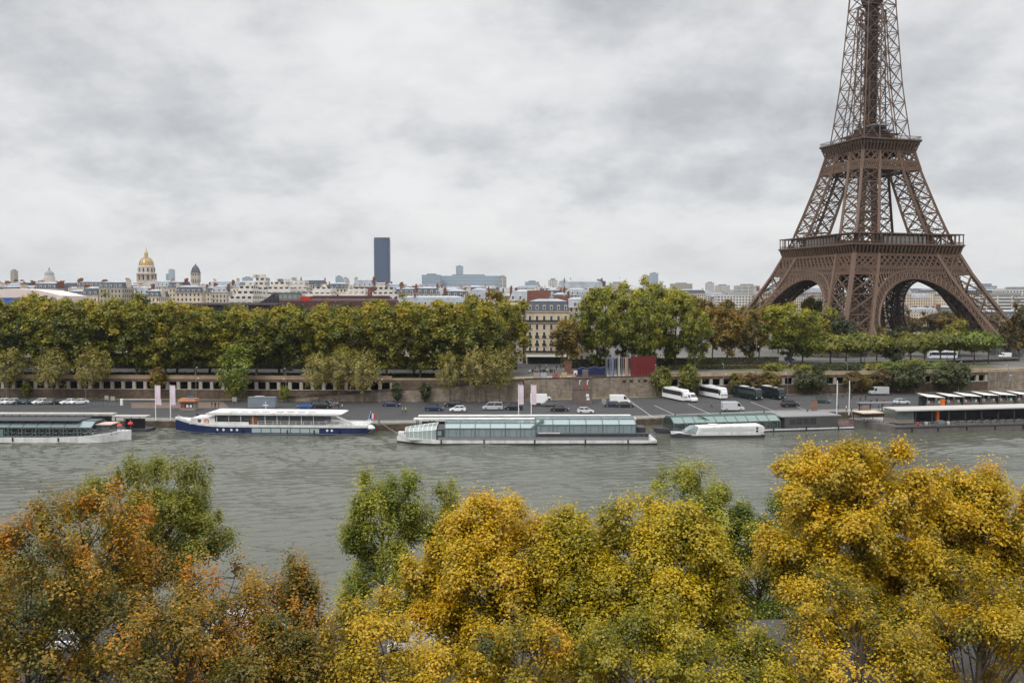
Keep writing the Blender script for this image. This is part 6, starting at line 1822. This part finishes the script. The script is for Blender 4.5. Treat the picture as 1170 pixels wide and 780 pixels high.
park(VAN, 837, 469.5, R(3), 'silver van in front of the second white coach', (.5, .52, .54), 'white and silver vans on the quay')
park(VAN, 1004, 451, R(184), 'grey white van under the dark round shrubs', (.42, .43, .43), 'white and silver vans on the quay')
for px, py, l, c in ((772, 456.5, 'white coach with roof unit, left one of the two white coaches', WHT), (814.5, 454, 'white coach, right one of the two white coaches', WHT), (853.5, 455, 'dark green coach, left one of the dark pair', GRN), (879.5, 454.5, 'dark green coach, right one of the dark pair', GRN)):
    park(COACH, px, py, R(-70), l, c, 'coaches parked on the quay')
g = 'traffic on the upper road'
for p, px, Y, rz, l, c in ((COACH, 1078, 432, R(176), 'white coach on the upper road behind the clipped trees', (.6, .62, .64)), (HATCH, 822, 418, R(184), 'white car on the upper road under the golden brown planes', WHT), (SUV, 903, 420, R(4), 'blue off-road car on the upper road under the yellow green tree', (.04, .06, .16)),
                           (HATCH, 845, 412, R(4), 'dark car on the upper road right of the white one', BLK), (SALOON, 880, 410, R(4), 'grey car on the upper road before the blue one', GRY), (VAN, 1150, 440, R(184), 'white van on the upper road at the right end', WHT),
                           (SUV, 1163, 446, R(184), 'dark car behind the white van at the right end', BLK), (HATCH, 1094, 436, R(184), 'dark blue car nose to tail with the white coach', DKB), (HATCH, 37, 366, R(0), 'silver car on the road seen between the left tree trunks', SIL),
                           (SALOON, 95, 366, R(0), 'dark car seen between the avenue trunks on the left', BLK), (HATCH, 160, 365, R(0), 'white car seen between the avenue trunks', WHT), (HATCH, 328, 362, R(180), 'dark car seen under the avenue near the light posts', GRY),
                           (HATCH, 545, 361, R(0), 'silver car at the end of the avenue near the crossing', SIL), (HATCH, 560, 359, R(180), 'black car at the end of the avenue near the crossing', BLK), (SUV, 757, 384, R(3), 'dark car in the shade right of the red hoarding', BLK)):
    x = upx(px, Y); p.put((x, Y, GZ + .02), rz, l, g, None, c)

# scooters before the cafe
def scooter_mk():
    r = thing('motor_scooter', '-', 'scooter')
    b = MB(); b.side([(-.75, .5), (-.7, .85), (-.1, .8), (.1, .45), (.5, .45), (.62, .95), (.72, .95), (.62, .3), (-.4, .3)], -.16, .16); b.build('body', paint, r, bevel=.04)
    MB().box((-.4, 0, .88), (.65, .28, .1)).build('seat', tyre_m, r)
    MB().bar((.68, -.32, 1.05), (.68, .32, 1.05), .05).build('handlebar', dark_metal, r)
    me, cm = wheel(.24, .1)
    for x in (-.6, .72):
        o = bpy.data.objects.new('wheel', me); C.objects.link(o); o.parent = r; o.location = (x, 0, .24)
    return r
SCOOT = Proto(scooter_mk)
for i, px in enumerate((605, 609, 613, 618, 622, 626, 630, 634)):
    SCOOT.put((upx(px, 352), 352 + (i % 3) * 2.2, GZ + .01), R(60 + 20 * (i % 2)), ordn(i) + ' from the left of the motor scooters parked before the cafe', 'motor scooters before the cafe', 1.3, (WHT, BLK, SIL, BLK, DKB, WHT, BLK, GRY)[i])

# ================================================================== people
def person_mesh(step=.0, arm=.15):
    """one continuous figure grown from joints"""
    J = {'pel': (0, 0, .95, .135), 'wai': (0, 0, 1.1, .13), 'che': (0, .0, 1.32, .155), 'nec': (0, 0, 1.48, .06), 'hd0': (.015, 0, 1.58, .085), 'hd1': (.02, 0, 1.68, .08),
         'shl': (0, .17, 1.40, .07), 'ell': (-arm * .6, .23, 1.12, .047), 'wrl': (arm * .3, .24, .88, .035), 'hal': (arm * .6, .235, .80, .038), 'shr': (0, -.17, 1.40, .07), 'elr': (arm * .5, -.23, 1.12, .047), 'wrr': (arm * 1.3, -.24, .88, .035), 'har': (arm * 1.5, -.235, .80, .038),
         'hil': (0, .09, .86, .10), 'knl': (step * .5 + .02, .095, .48, .065), 'anl': (step, .1, .09, .045), 'tol': (step + .17, .105, .04, .035), 'hir': (0, -.09, .86, .10), 'knr': (-step * .4 + .03, -.095, .48, .065), 'anr': (-step, -.1, .09, .045), 'tor': (-step + .17, -.105, .04, .035)}
    E_ = [('pel', 'wai'), ('wai', 'che'), ('che', 'nec'), ('nec', 'hd0'), ('hd0', 'hd1'), ('che', 'shl'), ('shl', 'ell'), ('ell', 'wrl'), ('wrl', 'hal'), ('che', 'shr'), ('shr', 'elr'), ('elr', 'wrr'), ('wrr', 'har'),
          ('pel', 'hil'), ('hil', 'knl'), ('knl', 'anl'), ('anl', 'tol'), ('pel', 'hir'), ('hir', 'knr'), ('knr', 'anr'), ('anr', 'tor')]
    keys = list(J)
    me = bpy.data.meshes.new('skeleton')
    me.from_pydata([J[k][:3] for k in keys], [(keys.index(a), keys.index(c)) for a, c in E_], [])
    o = bpy.data.objects.new('skeleton', me); C.objects.link(o)
    sk = o.modifiers.new('skin', 'SKIN'); sk.use_smooth_shade = True
    o.modifiers.new('sub', 'SUBSURF').levels = 1
    if not me.skin_vertices: 
        bm = bmesh.new(); bm.from_mesh(me); bm.verts.layers.skin.verify(); bm.to_mesh(me); bm.free()
    for i, k in enumerate(keys):
        sv = me.skin_vertices[0].data[i]
        sv.radius = (J[k][3],) * 2
        sv.use_root = (k == 'pel')
    dg = bpy.context.evaluated_depsgraph_get()
    m2 = bpy.data.meshes.new_from_object(o.evaluated_get(dg))
    bpy.data.objects.remove(o); bpy.data.meshes.remove(me)
    m2.materials.clear()
    for m in (mat('skin', (.42, .25, .18), .6, .05, 4), mat('clothes', (1, 1, 1), .85, .12, 6, objcol=True), mat('trousers', (.03, .032, .045), .85, .15, 6), mat('hair', (.03, .02, .015), .7, .1, 8)):
        m2.materials.append(m)
    idx = []
    for p in m2.polygons:
        c = p.center
        idx.append(3 if (c.z > 1.66 or (c.z > 1.56 and c.x < -.03)) else 0 if c.z > 1.5 or (c.z < .88 and abs(c.y) > .19) else 1 if c.z > .93 else 2)
    m2.polygons.foreach_set('material_index', idx)
    return m2
PM = [person_mesh(.0, .08), person_mesh(.27, .2)]
def person(px, py, z, rz, label, col, pose=0, Y=None, group=None):
    q = at_z(px, py, z) if Y is None else Vector((upx(px, Y), Y, z))
    o = bpy.data.objects.new('person', PM[pose]); C.objects.link(o)
    o.location = q + Vector((0, 0, .01)); o.rotation_euler.z = rz; o.color = (*col, 1); o.scale = (1.16,) * 3
    return tag(o, label, 'person', group)
person(463.5, 471.5, QZ, R(20), 'person in a yellow safety vest walking on the quay', (.60, .65, .03), 1)
person(460, 472, QZ, R(200), 'person in a grey top beside the one in yellow', (.3, .3, .32), 0)
person(225.5, 479, QZ, R(90), 'person in black standing at the quay edge by the navy boat', (.02, .02, .025), 0)
for i, (px, py) in enumerate(((242, 465), (246, 466), (250, 465.5))):
    person(px, py, QZ, R(40 + 70 * i), ordn(i) + ' from the left of three people in dark coats near the kiosk', (.03, .03, .04), i % 2, group='people waiting near the kiosk')
person(813, 466, QZ, R(-60), 'person walking alone in front of the right white coach', (.18, .15, .13), 1)
for i, (px, py) in enumerate(((382, 468), (387, 467.5), (391, 468))):
    person(px, py, QZ, R(100 * i), ordn(i) + ' from the left of three people right of the black people carrier', ((.30, .06, .07), (.05, .05, .06), (.5, .5, .5))[i], i % 2, group='people by the people carrier')
for i, (px, py, c) in enumerate(sorted(((941, 451, 0), (949, 453, 0), (963, 455, 0), (973, 456, 0), (983, 458, 1), (989, 457, 0), (995, 463, 0), (1002, 461, 0), (1010, 462, 1), (957, 469, 0), (967, 470, 2), (1004, 468, 0), (1008, 469, 0), (984, 450, 3)))):
    person(px, py, QZ, R(47 * i), ordn(i) + ' from the left of the scattered people on the quay right of the dark coaches', ((.025, .025, .03), (.25, .05, .05), (.5, .5, .5), (.6, .15, .03))[c], i % 2, group='people on the quay by the barge')
for i, px in enumerate((612, 617, 624, 629, 636, 641)):
    person(px, 0, GZ, R(60 * i), ordn(i) + ' from the left of the people standing outside the cafe', ((.35, .03, .03), (.03, .03, .03), (.6, .6, .6), (.03, .30, .32), (.05, .05, .08), (.02, .02, .02))[i], i % 2, Y=362 + (i % 3) * 5, group='people outside the cafe')

# ================================================================== street furniture
lamp_glass = mat('lamp_glass', (.6, .6, .56), .3, .05, 2)
def lamp_mk():
    r = thing('street_lamp', '-', 'street lamp')
    b = MB(); b.lathe([(.2, 0), (.2, .9), (.1, 1.0), (.07, 11.5)], n=8); b.build('post', metal_grey, r)
    b = MB(); b.bar((0, 0, 11.2), (1.3, 0, 11.7), .09); b.build('arm', metal_grey, r)
    MB().box((1.5, 0, 11.68), (.8, .3, .16)).build('lamp_head', lamp_glass, r)
    b = MB(); b.bar((0, 0, 8.2), (0, -.7, 8.2), .07); b.build('bracket', metal_grey, r)
    MB().box((0, -.8, 8.05), (.35, .5, .35)).build('lantern', lamp_glass, r)
    return r
LAMP = Proto(lamp_mk)
for i, (px, dy, l) in enumerate(((19, 7, 'grey light post behind the parked cars at the far left'), (110, 7, 'grey light post right of the pale trees at the left'), (236, 8, 'grey light post with lanterns left of the bright green tree'), (337.5, 9, 'grey light post by the little green shrub at the ramp foot'),
                                 (441, 9, 'grey light post between the pale tree groups'), (550, 9, 'grey light post among the thin pale trees'), (831, 4, 'grey light post between the right white coach and the dark coach'), (909, 4, 'grey light post left of the dark green shrub pair'), (981.5, 4, 'grey light post among the brown shrubs'), (1125, 5, 'grey light post at the dark wall corner'), (1152, 26, 'pale light post among the white awnings'), (750, 3, 'grey light post at the right end of the red hoarding'))):
    x = upx(px, 330); LAMP.put((x, wall_y(x) - dy, QZ), R(-90 if i % 2 else 90), l, 'light posts on the quay')
for i, px in enumerate((640, 868, 1000, 1110)):
    x = upx(px, 385); LAMP.put((x, wall_y(x) + 47, GZ), R(90), ordn(i) + ' from the left of the light posts along the upper road', 'light posts on the upper road')
def banner_mk():
    r = thing('banner_mast', '-', 'banner')
    MB().lathe([(.14, 0), (.1, 10.5)], n=8).build('mast', white_paint, r)
    b = MB(); n = 8
    b.add([(.14 + (1.35 if j else 0), .06 * math.sin(i * .9 + j), 4.6 + 5.6 * i / n) for i in range(n + 1) for j in (0, 1)], [(2 * i, 2 * i + 1, 2 * i + 3, 2 * i + 2) for i in range(n)])
    o = b.build('banner', mat('pink_banner', (.62, .48, .55), .8, .05, .4, stain=((.66, .63, .68), .8, .25)), r)
    MB().bar((0, 0, 10.3), (1.5, 0, 10.3), .06).build('spar', white_paint, r)
    return r
BANNER = Proto(banner_mk)
for px, py, l in ((178, 480.5, 'pale pink vertical banner on a white mast by the left stage, left of two'), (195, 480.5, 'pale pink vertical banner on a white mast by the left stage, right of two'), (592.5, 480, 'pale pink vertical banner left of the white truck, left of two'),
                  (607, 480, 'pale pink vertical banner left of the white truck, right of two'), (956, 474, 'narrow pale banner by the barge, left of two'), (970, 474, 'narrow pale banner by the barge, right of two')):
    q = at_z(px, py, QZ); BANNER.put(q, R(0 if px < 900 else 62), l, 'banner masts', (1, 1, 1.0 if px < 900 else 1.0))
def low_things():
    # kiosk
    q = at_z(216, 468.5, QZ)
    r = thing('ticket_kiosk', 'small kiosk with orange roof on the brown paved patch', 'kiosk', q, R(-2))
    MB().bb(-2.4, 2.4, -1.5, 1.5, 0, 2.6).build('wall', mat('kiosk_wall', (.24, .20, .17), .7, .2, 1), r)
    MB().bb(-1.9, 1.9, -1.54, -1.505, 1.0, 2.2).build('counter_window', dark_pane, r)
    b = MB(); b.box((0, 0, 3.4), (5.8, 4.4, .9), top=(.85, .75)); b.build('roof', mat('kiosk_orange', (.32, .13, .06), .7, .12, 1), r)
    for i, (x, m) in enumerate(((-1.2, red_m), (.1, white_paint), (1.2, white_paint))):
        MB().bb(x - .35, x + .35, -1.60, -1.56, 1.1, 1.9).build('poster', m, r)
    MB().box((.6, 0, 4.2), (2.2, .2, .6)).build('roof_sign', mat('kiosk_sign', (.03, .16, .30), .6, .1, 1), r)
    # brown paving patch under it
    p0, p1, p2, p3 = at_z(150, 466, QZ), at_z(262, 466, QZ), at_z(255, 459, QZ), at_z(150, 460, QZ)
    tag(MB().add([v + Vector((0, 0, .018)) for v in (p0, p1, p2, p3)], [(0, 1, 2, 3)]).build('quay_path', mat('brown_paving', (.135, .10, .078), .9, .2, .6)), kind='structure')
    # site container
    q = at_z(298.5, 466, QZ)
    r = thing('site_container', 'grey blue metal container behind the white off-road car', 'container', q, R(-3))
    MB().bb(-4.4, 4.4, 0, 2.5, .1, 3.4).build('body', mat('container_grey', (.21, .24, .28), .6, .12, .5), r)
    b = MB()
    for x in np.arange(-4.2, 4.3, .55): b.bar((x, -.03, .2), (x, -.03, 3.3), .12)
    b.build('corrugation', mat('container_grey', (.21, .24, .28)), r)
    MB().bb(-4.5, 4.5, -.1, 2.6, 3.402, 3.5).build('roof', metal_grey, r)
    # brick lift tower against the wall
    q = at_z(665.5, 461, QZ)
    r = thing('lift_tower', 'brown brick lift tower with flat cap standing against the stained wall', 'tower', q, R(1))
    mb_ = mat('lift_brick', (.155, .115, .10), .9, .2, .5, stain=((.08, .06, .055), .6, .3))
    MB().bb(-3.1, 3.1, 0, 4, 0, 4.6).build('base', mb_, r)
    MB().bb(-3.2, 3.2, -.1, 4.1, 4.602, 4.85).build('ledge', wall_brown, r)
    MB().bb(-3.1, 3.1, 0, 4, 4.852, 8.4).build('wall', mb_, r)
    MB().bb(-3.3, 3.3, -.2, 4.2, 8.402, 8.8).build('cap', wall_brown, r)
    MB().bb(.2, 2.0, 1, 3, 8.802, 11.2).build('head', mb_, r)
    MB().bb(1.2, 2.2, -.05, -.01, 2.3, 3.3).build('notice', white_paint, r)
    MB().bb(1.4, 2.4, -.05, -.01, 1.2, 2.0).build('notice', white_paint, r)
    b = MB()
    for x in (-1.0, 1.6):
        b.bar((x, -.05, 6.4), (x, -.05, 7.9), .22); b.bar((x, -.05, 7.8), (x + .6, -.05, 7.9), .2)
    b.build('mark', white_paint, r)
    b = MB(); b.lathe([(.45, 0), (.45, .05)], (0, 0, 0), 16); o = b.build('red_disc', red_m, r); o.location = (1.1, -.06, 5.6); o.rotation_euler.x = R(90)
    # round road sign on the upper bank
    x = upx(657.5, 330); r = thing('road_sign', 'road sign with red lower half and white top above the lift tower', 'sign', (x, wall_y(x) + 1.2, GZ), 0)
    MB().lathe([(.05, 0), (.05, 2.2)], n=6).build('post', metal_grey, r)
    b = MB(); b.add([(-.65, -.07, 1.3), (.65, -.07, 1.3), (.65, -.07, 2.0), (-.65, -.07, 2.0)], [(0, 1, 2, 3)]); b.box((0, -.03, 2.0), (1.3, .06, 1.4)); b.build('plate', white_paint, r)
    b = MB(); b.add([(-.6, -.08, 1.95), (0, -.08, .8), (.6, -.08, 1.95)], [(0, 1, 2)]); b.build('red_field', red_m, r)
    # hoardings on the upper bank
    def hoard(label, px0, px1, cols, h, rails=True):
        x0, x1 = upx(px0, 338), upx(px1, 338); y = wall_y((x0 + x1) / 2) + 2.2
        r = thing('hoarding', label, 'hoarding', ((x0 + x1) / 2, y, GZ), wall_dir((x0 + x1) / 2)); W = x1 - x0
        n = len(cols)
        for i, (c, gap) in enumerate(cols):
            xa = -W / 2 + W * i / n
            MB().bb(xa + .03, xa + W / n - .03 - gap, -.06, .06, .1, h).build('panel', mat('panel_%d_%d_%d' % tuple(int(v * 255) for v in c), c, .6, .12, .6), r)
        MB().bb(-W / 2, W / 2, .08, .16, h - .3, h - .15).build('rail', metal_grey, r)
        pm = MB().bb(-.06, .06, .08, .2, 0, h).mesh('post', metal_grey)
        part_copies(pm, 'post', r, [(x, 0, 0) for x in np.arange(-W / 2 + .1, W / 2, 1.5)])
    RD = (.13, .014, .016)
    hoard('dark red hoarding on the upper bank under the great green trees', 719.5, 750, [(RD, .0)] * 9, 7.4)
    B_, W_, G_, P_ = (.17, .19, .30), (.45, .45, .44), (.10, .10, .105), (.36, .22, .17)
    hoard('hoarding of narrow blue, white and grey strips left of the red one', 690, 719, [(G_, .1), (W_, .5), (G_, .3), (B_, .2), (B_, .0), (G_, .4), (W_, .6), (G_, .1), (W_, .1), (G_, .5), (G_, .3), (W_, .5), (P_, .0), (P_, .1), (G_, .4)], 7.2)
    # blue tarpaulined stacks
    x = upx(674, 342); r = thing('tarpaulin_heap', 'dark blue tarpaulin covered stack left of the striped hoarding', 'stack', (x, wall_y(x) + 5, GZ), 0)
    tb = mat('tarpaulin_blue', (.012, .018, .06), .5, .25, .8, bump=.6, bscale=1.5)
    b = MB(); b.side([(-5.4, 0), (-5.2, 3.0), (-3.4, 3.7), (-1.4, 3.2), (.8, 3.9), (3.2, 3.4), (4.9, 3.9), (5.2, 0)][::-1], -1.5, 1.5); b.build('tarpaulin', tb, r, bevel=.25)
    MB().bb(-5.6, 5.4, -1.8, 1.8, .0, .9).build('pallet', boat_dark, r)
    # panels hung above the wall beside the cafe
    for px, w_, c, l in ((613, 2.0, (.34, .27, .2), 'plain tan board on the edge of the wall, left of the grey one'), (621, 2.3, (.36, .37, .40), 'pale grey board on the edge of the wall below the cafe'), (635.5, 2.5, (.20, .15, .13), 'brown board with a red disc on the edge of the wall'), (645, 2.0, (.42, .32, .18), 'ochre board on the edge of the wall, right of the brown one')):
        x = upx(px, 326); r = thing('board', l, 'board', (x, wall_y(x) + .3, GZ), 0)
        MB().bb(-w_ / 2, w_ / 2, -.04, .04, .2, 2.3).build('panel', mat('board_%d' % px, c, .7, .12, 1), r)
        for s in (-1, 1): MB().bb(s * w_ / 2 - .05, s * w_ / 2 + .05, -.1, .1, 0, 2.4).build('post', metal_grey, r)
        if px > 635 and px < 640:
            o = MB().lathe([(.55, 0), (.55, .03)], n=16).build('red_disc', red_m, r); o.location = (0, -.05, 1.3); o.rotation_euler.x = R(90)
    # brick pillar by the cafe
    x = upx(649, 352); r = thing('brick_pillar', 'square brown pillar right of the cafe scooters', 'pillar', (x, 350, GZ), 0)
    MB().bb(-1.3, 1.3, -1.1, 1.1, 0, 4.2).build('shaft', brick_m, r); MB().bb(-1.5, 1.5, -1.3, 1.3, 4.202, 4.6).build('cap', wall_brown, r)
    # swing barrier
    q = at_z(139, 463, QZ); q2 = at_z(184, 463, QZ)
    r = thing('swing_barrier', 'white swing barrier across the quay left of the pink banners', 'barrier', q, 0)
    d = q2 - q
    MB().bb(-.4, .4, -.3, .3, 0, 2.2).build('cabinet', white_paint, r, bevel=.06)
    MB().bar((0, 0, 2.0), (d.x, d.y, 2.0), .18).build('boom', white_paint, r)
    MB().bar((d.x, d.y, 0), (d.x, d.y, 2.0), .14).build('rest', white_paint, r)
low_things()
# bollards along the quay edge
def bollard_mk():
    r = thing('bollard', '-', 'bollard')
    MB().lathe([(.28, 0), (.2, .12), (.16, .55), (.26, .62), (.26, .74), (.1, .8)], n=10).build('post', dark_metal, r)
    MB().lathe([(.4, 0), (.4, .05)], n=10).build('foot', dark_metal, r)
    return r
BOL = Proto(bollard_mk)
for i, x in enumerate(np.arange(-96, 110, 14.5)):
    if i in (1, 2, 3, 6, 7, 8, 9): continue
    BOL.put((x, quay_y(x) + .7, QZ + .13), 0, 'black iron mooring bollard on the quay edge', 'mooring bollards along the quay edge')
# awning stalls at the right
def stall_mk():
    r = thing('awning_stall', '-', 'stall')
    U = .9
    b = MB(); b.add([(-3.4, -3, 3.4), (3.2, -2.6, 3.0), (3.2, 3, 3.2), (-3.4, 3, 4.0)], [(0, 1, 2, 3)]); b.add([(-3.4, -3, 3.28), (3.2, -2.6, 2.88), (3.2, 3, 3.08), (-3.4, 3, 3.88)], [(3, 2, 1, 0)])
    b.add([(-3.4, -3, 3.28), (3.2, -2.6, 2.88), (3.2, -2.6, 3.0), (-3.4, -3, 3.4)], [(0, 1, 2, 3)])
    b.build('awning', mat('white_awning', (.66, .62, .57), .8, .08, .4), r)
    for x, y, h in ((-3.2, -2.8, 3.3), (3.0, -2.4, 2.9), (3.0, 2.8, 3.0), (-3.2, 2.8, 3.8)):
        MB().box((x, y, h / 2), (.12, .12, h)).build('post', metal_grey, r)
    MB().bb(-2.8, 2.8, -1.8, -1.2, 0, 1.1).build('counter', mat('stall_counter', (.16, .13, .11), .8, .3, .8), r)
    MB().bb(-3.0, 3.0, 2.4, 2.6, 0, 2.9).build('back_wall', mat('stall_green', (.06, .08, .07), .8, .4, .6), r)
    for i, (x, c) in enumerate(((-2, (.5, .5, .48)), (-.8, (.25, .10, .09)), (.5, (.10, .22, .18)), (1.7, (.55, .54, .5)))):
        MB().box((x, -1.5, 1.5), (.8, .5, .8)).build('goods', mat('goods_%d' % i, c, .8, .2, 2), r)
    return r
STALL = Proto(stall_mk)
for i, (px, py) in enumerate(((1064, 463.5), (1086, 462.5), (1106, 462), (1126, 461), (1146, 460.5), (1166, 460))):
    STALL.put(at_z(px, py, QZ), R(9 + (i % 2) * 5), ordn(i) + ' from the left of the white awning stalls behind the barge', 'white awning stalls behind the barge')
q = at_z(1077, 470, QZ); r = thing('orange_pillar', 'bright orange wrapped pillar before the white stalls', 'pillar', q, 0)
MB().bb(-.55, .55, -.4, .4, 0, 3.6).build('shaft', orange_m, r, bevel=.1); MB().bb(-.7, .7, -.55, .55, 3.602, 3.8).build('cap', orange_m, r)
q = at_z(930, 469, QZ); r = thing('rust_pillar', 'rusty brown square column on the quay right of the black car', 'pillar', q, 0)
MB().bb(-.8, .8, -.5, .5, 0, 3.4).build('shaft', mat('rust', (.22, .13, .10), .9, .2, 1), r); MB().bb(-.9, .9, -.6, .6, 3.402, 3.55).build('cap', wall_brown, r)
q = at_z(1001, 471, QZ); r = thing('quay_shelter', 'grey flat roofed shelter by the narrow banners', 'shelter', q, R(8))
MB().bb(-6, 6, -1.5, 1.5, 2.9, 3.15).build('roof', mat('shelter_grey', (.16, .165, .18), .6, .1, 1), r)
for x in (-5.6, -2, 2, 5.6): MB().bb(x - .1, x + .1, -.1, .1, 0, 2.898).build('post', dark_metal, r)
MB().bb(-5.4, -3.0, -1.2, 1.2, 0, 2.7).build('booth', mat('booth_tan', (.26, .21, .18), .8, .2, 1), r)
# near bank: white vans and cars glimpsed through the branches
for i, (p, px, Y, l, c) in enumerate(((VAN, 268, 77, 'white van on the near street under the rusty tree', WHT), (VAN, 310, 74.5, 'white van on the near street right of the first one', WHT), (VAN, 480, 74, 'white van on the near street behind the low yellow olive tree', WHT), (HATCH, 520, 73.5, 'white hatchback on the near street beside the van under the golden tree', WHT), (HATCH, 60, 75, 'white hatchback on the near street under the left trees', (.6, .6, .62)))):
    p.put((upx(px, Y), Y, GZ + .01), R(4 if i % 2 else 183), l, 'vehicles on the near street', None, c)

# fenders and mooring lines
def fenders(root_name, xs_, y, z):
    r = bpy.data.objects[root_name]
    fm_ = MB().tube([(0, 0, -.55), (0, 0, .45)], .17, 8).mesh('fender', tyre_m)
    for x in xs_:
        o = bpy.data.objects.new('fender', fm_); C.objects.link(o); o.parent = r; o.location = (x, y, z)
fenders('river_boat', (-14.5, -7, 5.5, 13, 20), -4.95, 1.0)
fenders('glass_boat', (-22, -11, 2, 15, 26), -5.4, .9)
fenders('open_sided_boat', (-6, 8, 20), -5.4, .9)
fenders('glass_boat.001', (4, 14, 24), -4.72, .7)
fenders('restaurant_barge', (-34, -26, -17, -8, 1, 12), -10.25, 1.0)
rope_m = mat('rope', (.30, .26, .19), .9, .15, 4)
for i, (a, c, l) in enumerate((((-37.6, 254.5, 2.6), (-30, 262.6, 2.6), 'mooring rope from the stern of the navy boat to the quay'),
                               ((-28.8, 241, 1.8), (-38, 262.4, 2.6), 'mooring rope from the bow of the teal glass boat to the quay'), ((101, 271, 1.6), (106.5, 289.6, 2.6), 'mooring rope between the dark sided boat and the quay'))):
    p, q = Vector(a), Vector(c)
    tag(MB().tube([p.lerp(q, t_) - Vector((0, 0, 1.3 * t_ * (1 - t_))) for t_ in np.linspace(0, 1, 7)], .05, 5).build('mooring_rope', rope_m), l, 'rope')
# steel crowd barriers, bins and signs on the quay
def barrier_mk():
    r = thing('crowd_barrier', '-', 'barrier')
    b = MB()
    for zq in (.25, 1.1): b.bar((-1.1, 0, zq), (1.1, 0, zq), .06)
    for x in (-1.1, 1.1): b.bar((x, 0, 0), (x, 0, 1.1), .06)
    b.build('frame', metal_grey, r)
    b = MB()
    for x in np.linspace(-.95, .95, 12): b.bar((x, 0, .25), (x, 0, 1.1), .03)
    b.build('grille', metal_grey, r)
    for x in (-.8, .8): MB().bar((x, -.3, .03), (x, .3, .03), .06).build('foot', metal_grey, r)
    return r
BAR = Proto(barrier_mk)
for i in range(8):
    BAR.put(at_z(100 + i * 4.6, 464 - (i % 2) * .4, QZ), R(-6 + 9 * (i % 3)), 'grey steel crowd barrier in the broken line right of the angled cars', 'crowd barriers on the quay')
def panel_mk():
    r = thing('info_panel', '-', 'sign')
    for x in (-.6, .6): MB().bb(x - .05, x + .05, -.05, .05, 0, 2.3).build('post', metal_grey, r)
    MB().bb(-.75, .75, -.08, -.052, .8, 2.2).build('panel', mat('panel_dull', (.30, .27, .25), .7, .2, 2), r)
    return r
PAN = Proto(panel_mk)
for i, (px, py, l) in enumerate(((122, 459, 'standing information panel right of the pale trees, left of two'), (129, 460, 'standing information panel right of the pale trees, right of two'), (268, 461, 'standing information panel at the foot of the bright green tree'), (690, 463, 'standing information panel left of the white van'))):
    PAN.put(at_z(px, py, QZ), R(-8 + i * 5), l, 'information panels')
# ================================================================== air
hm = bpy.data.materials.new('haze'); hm.use_nodes = True
t = NT(hm.node_tree)
o = t.new('ShaderNodeOutputMaterial'); v = t.new('ShaderNodeVolumePrincipled')
v.inputs['Color'].default_value = (0.88, 0.94, 1.0, 1)
v.inputs['Density'].default_value = 0.00003
v.inputs['Anisotropy'].default_value = 0.2
t.link(v.outputs[0], o.inputs['Volume'])
tag(MB().bb(-12500, 12500, -900, 14000, -4, 342).build('haze', hm), kind='stuff')
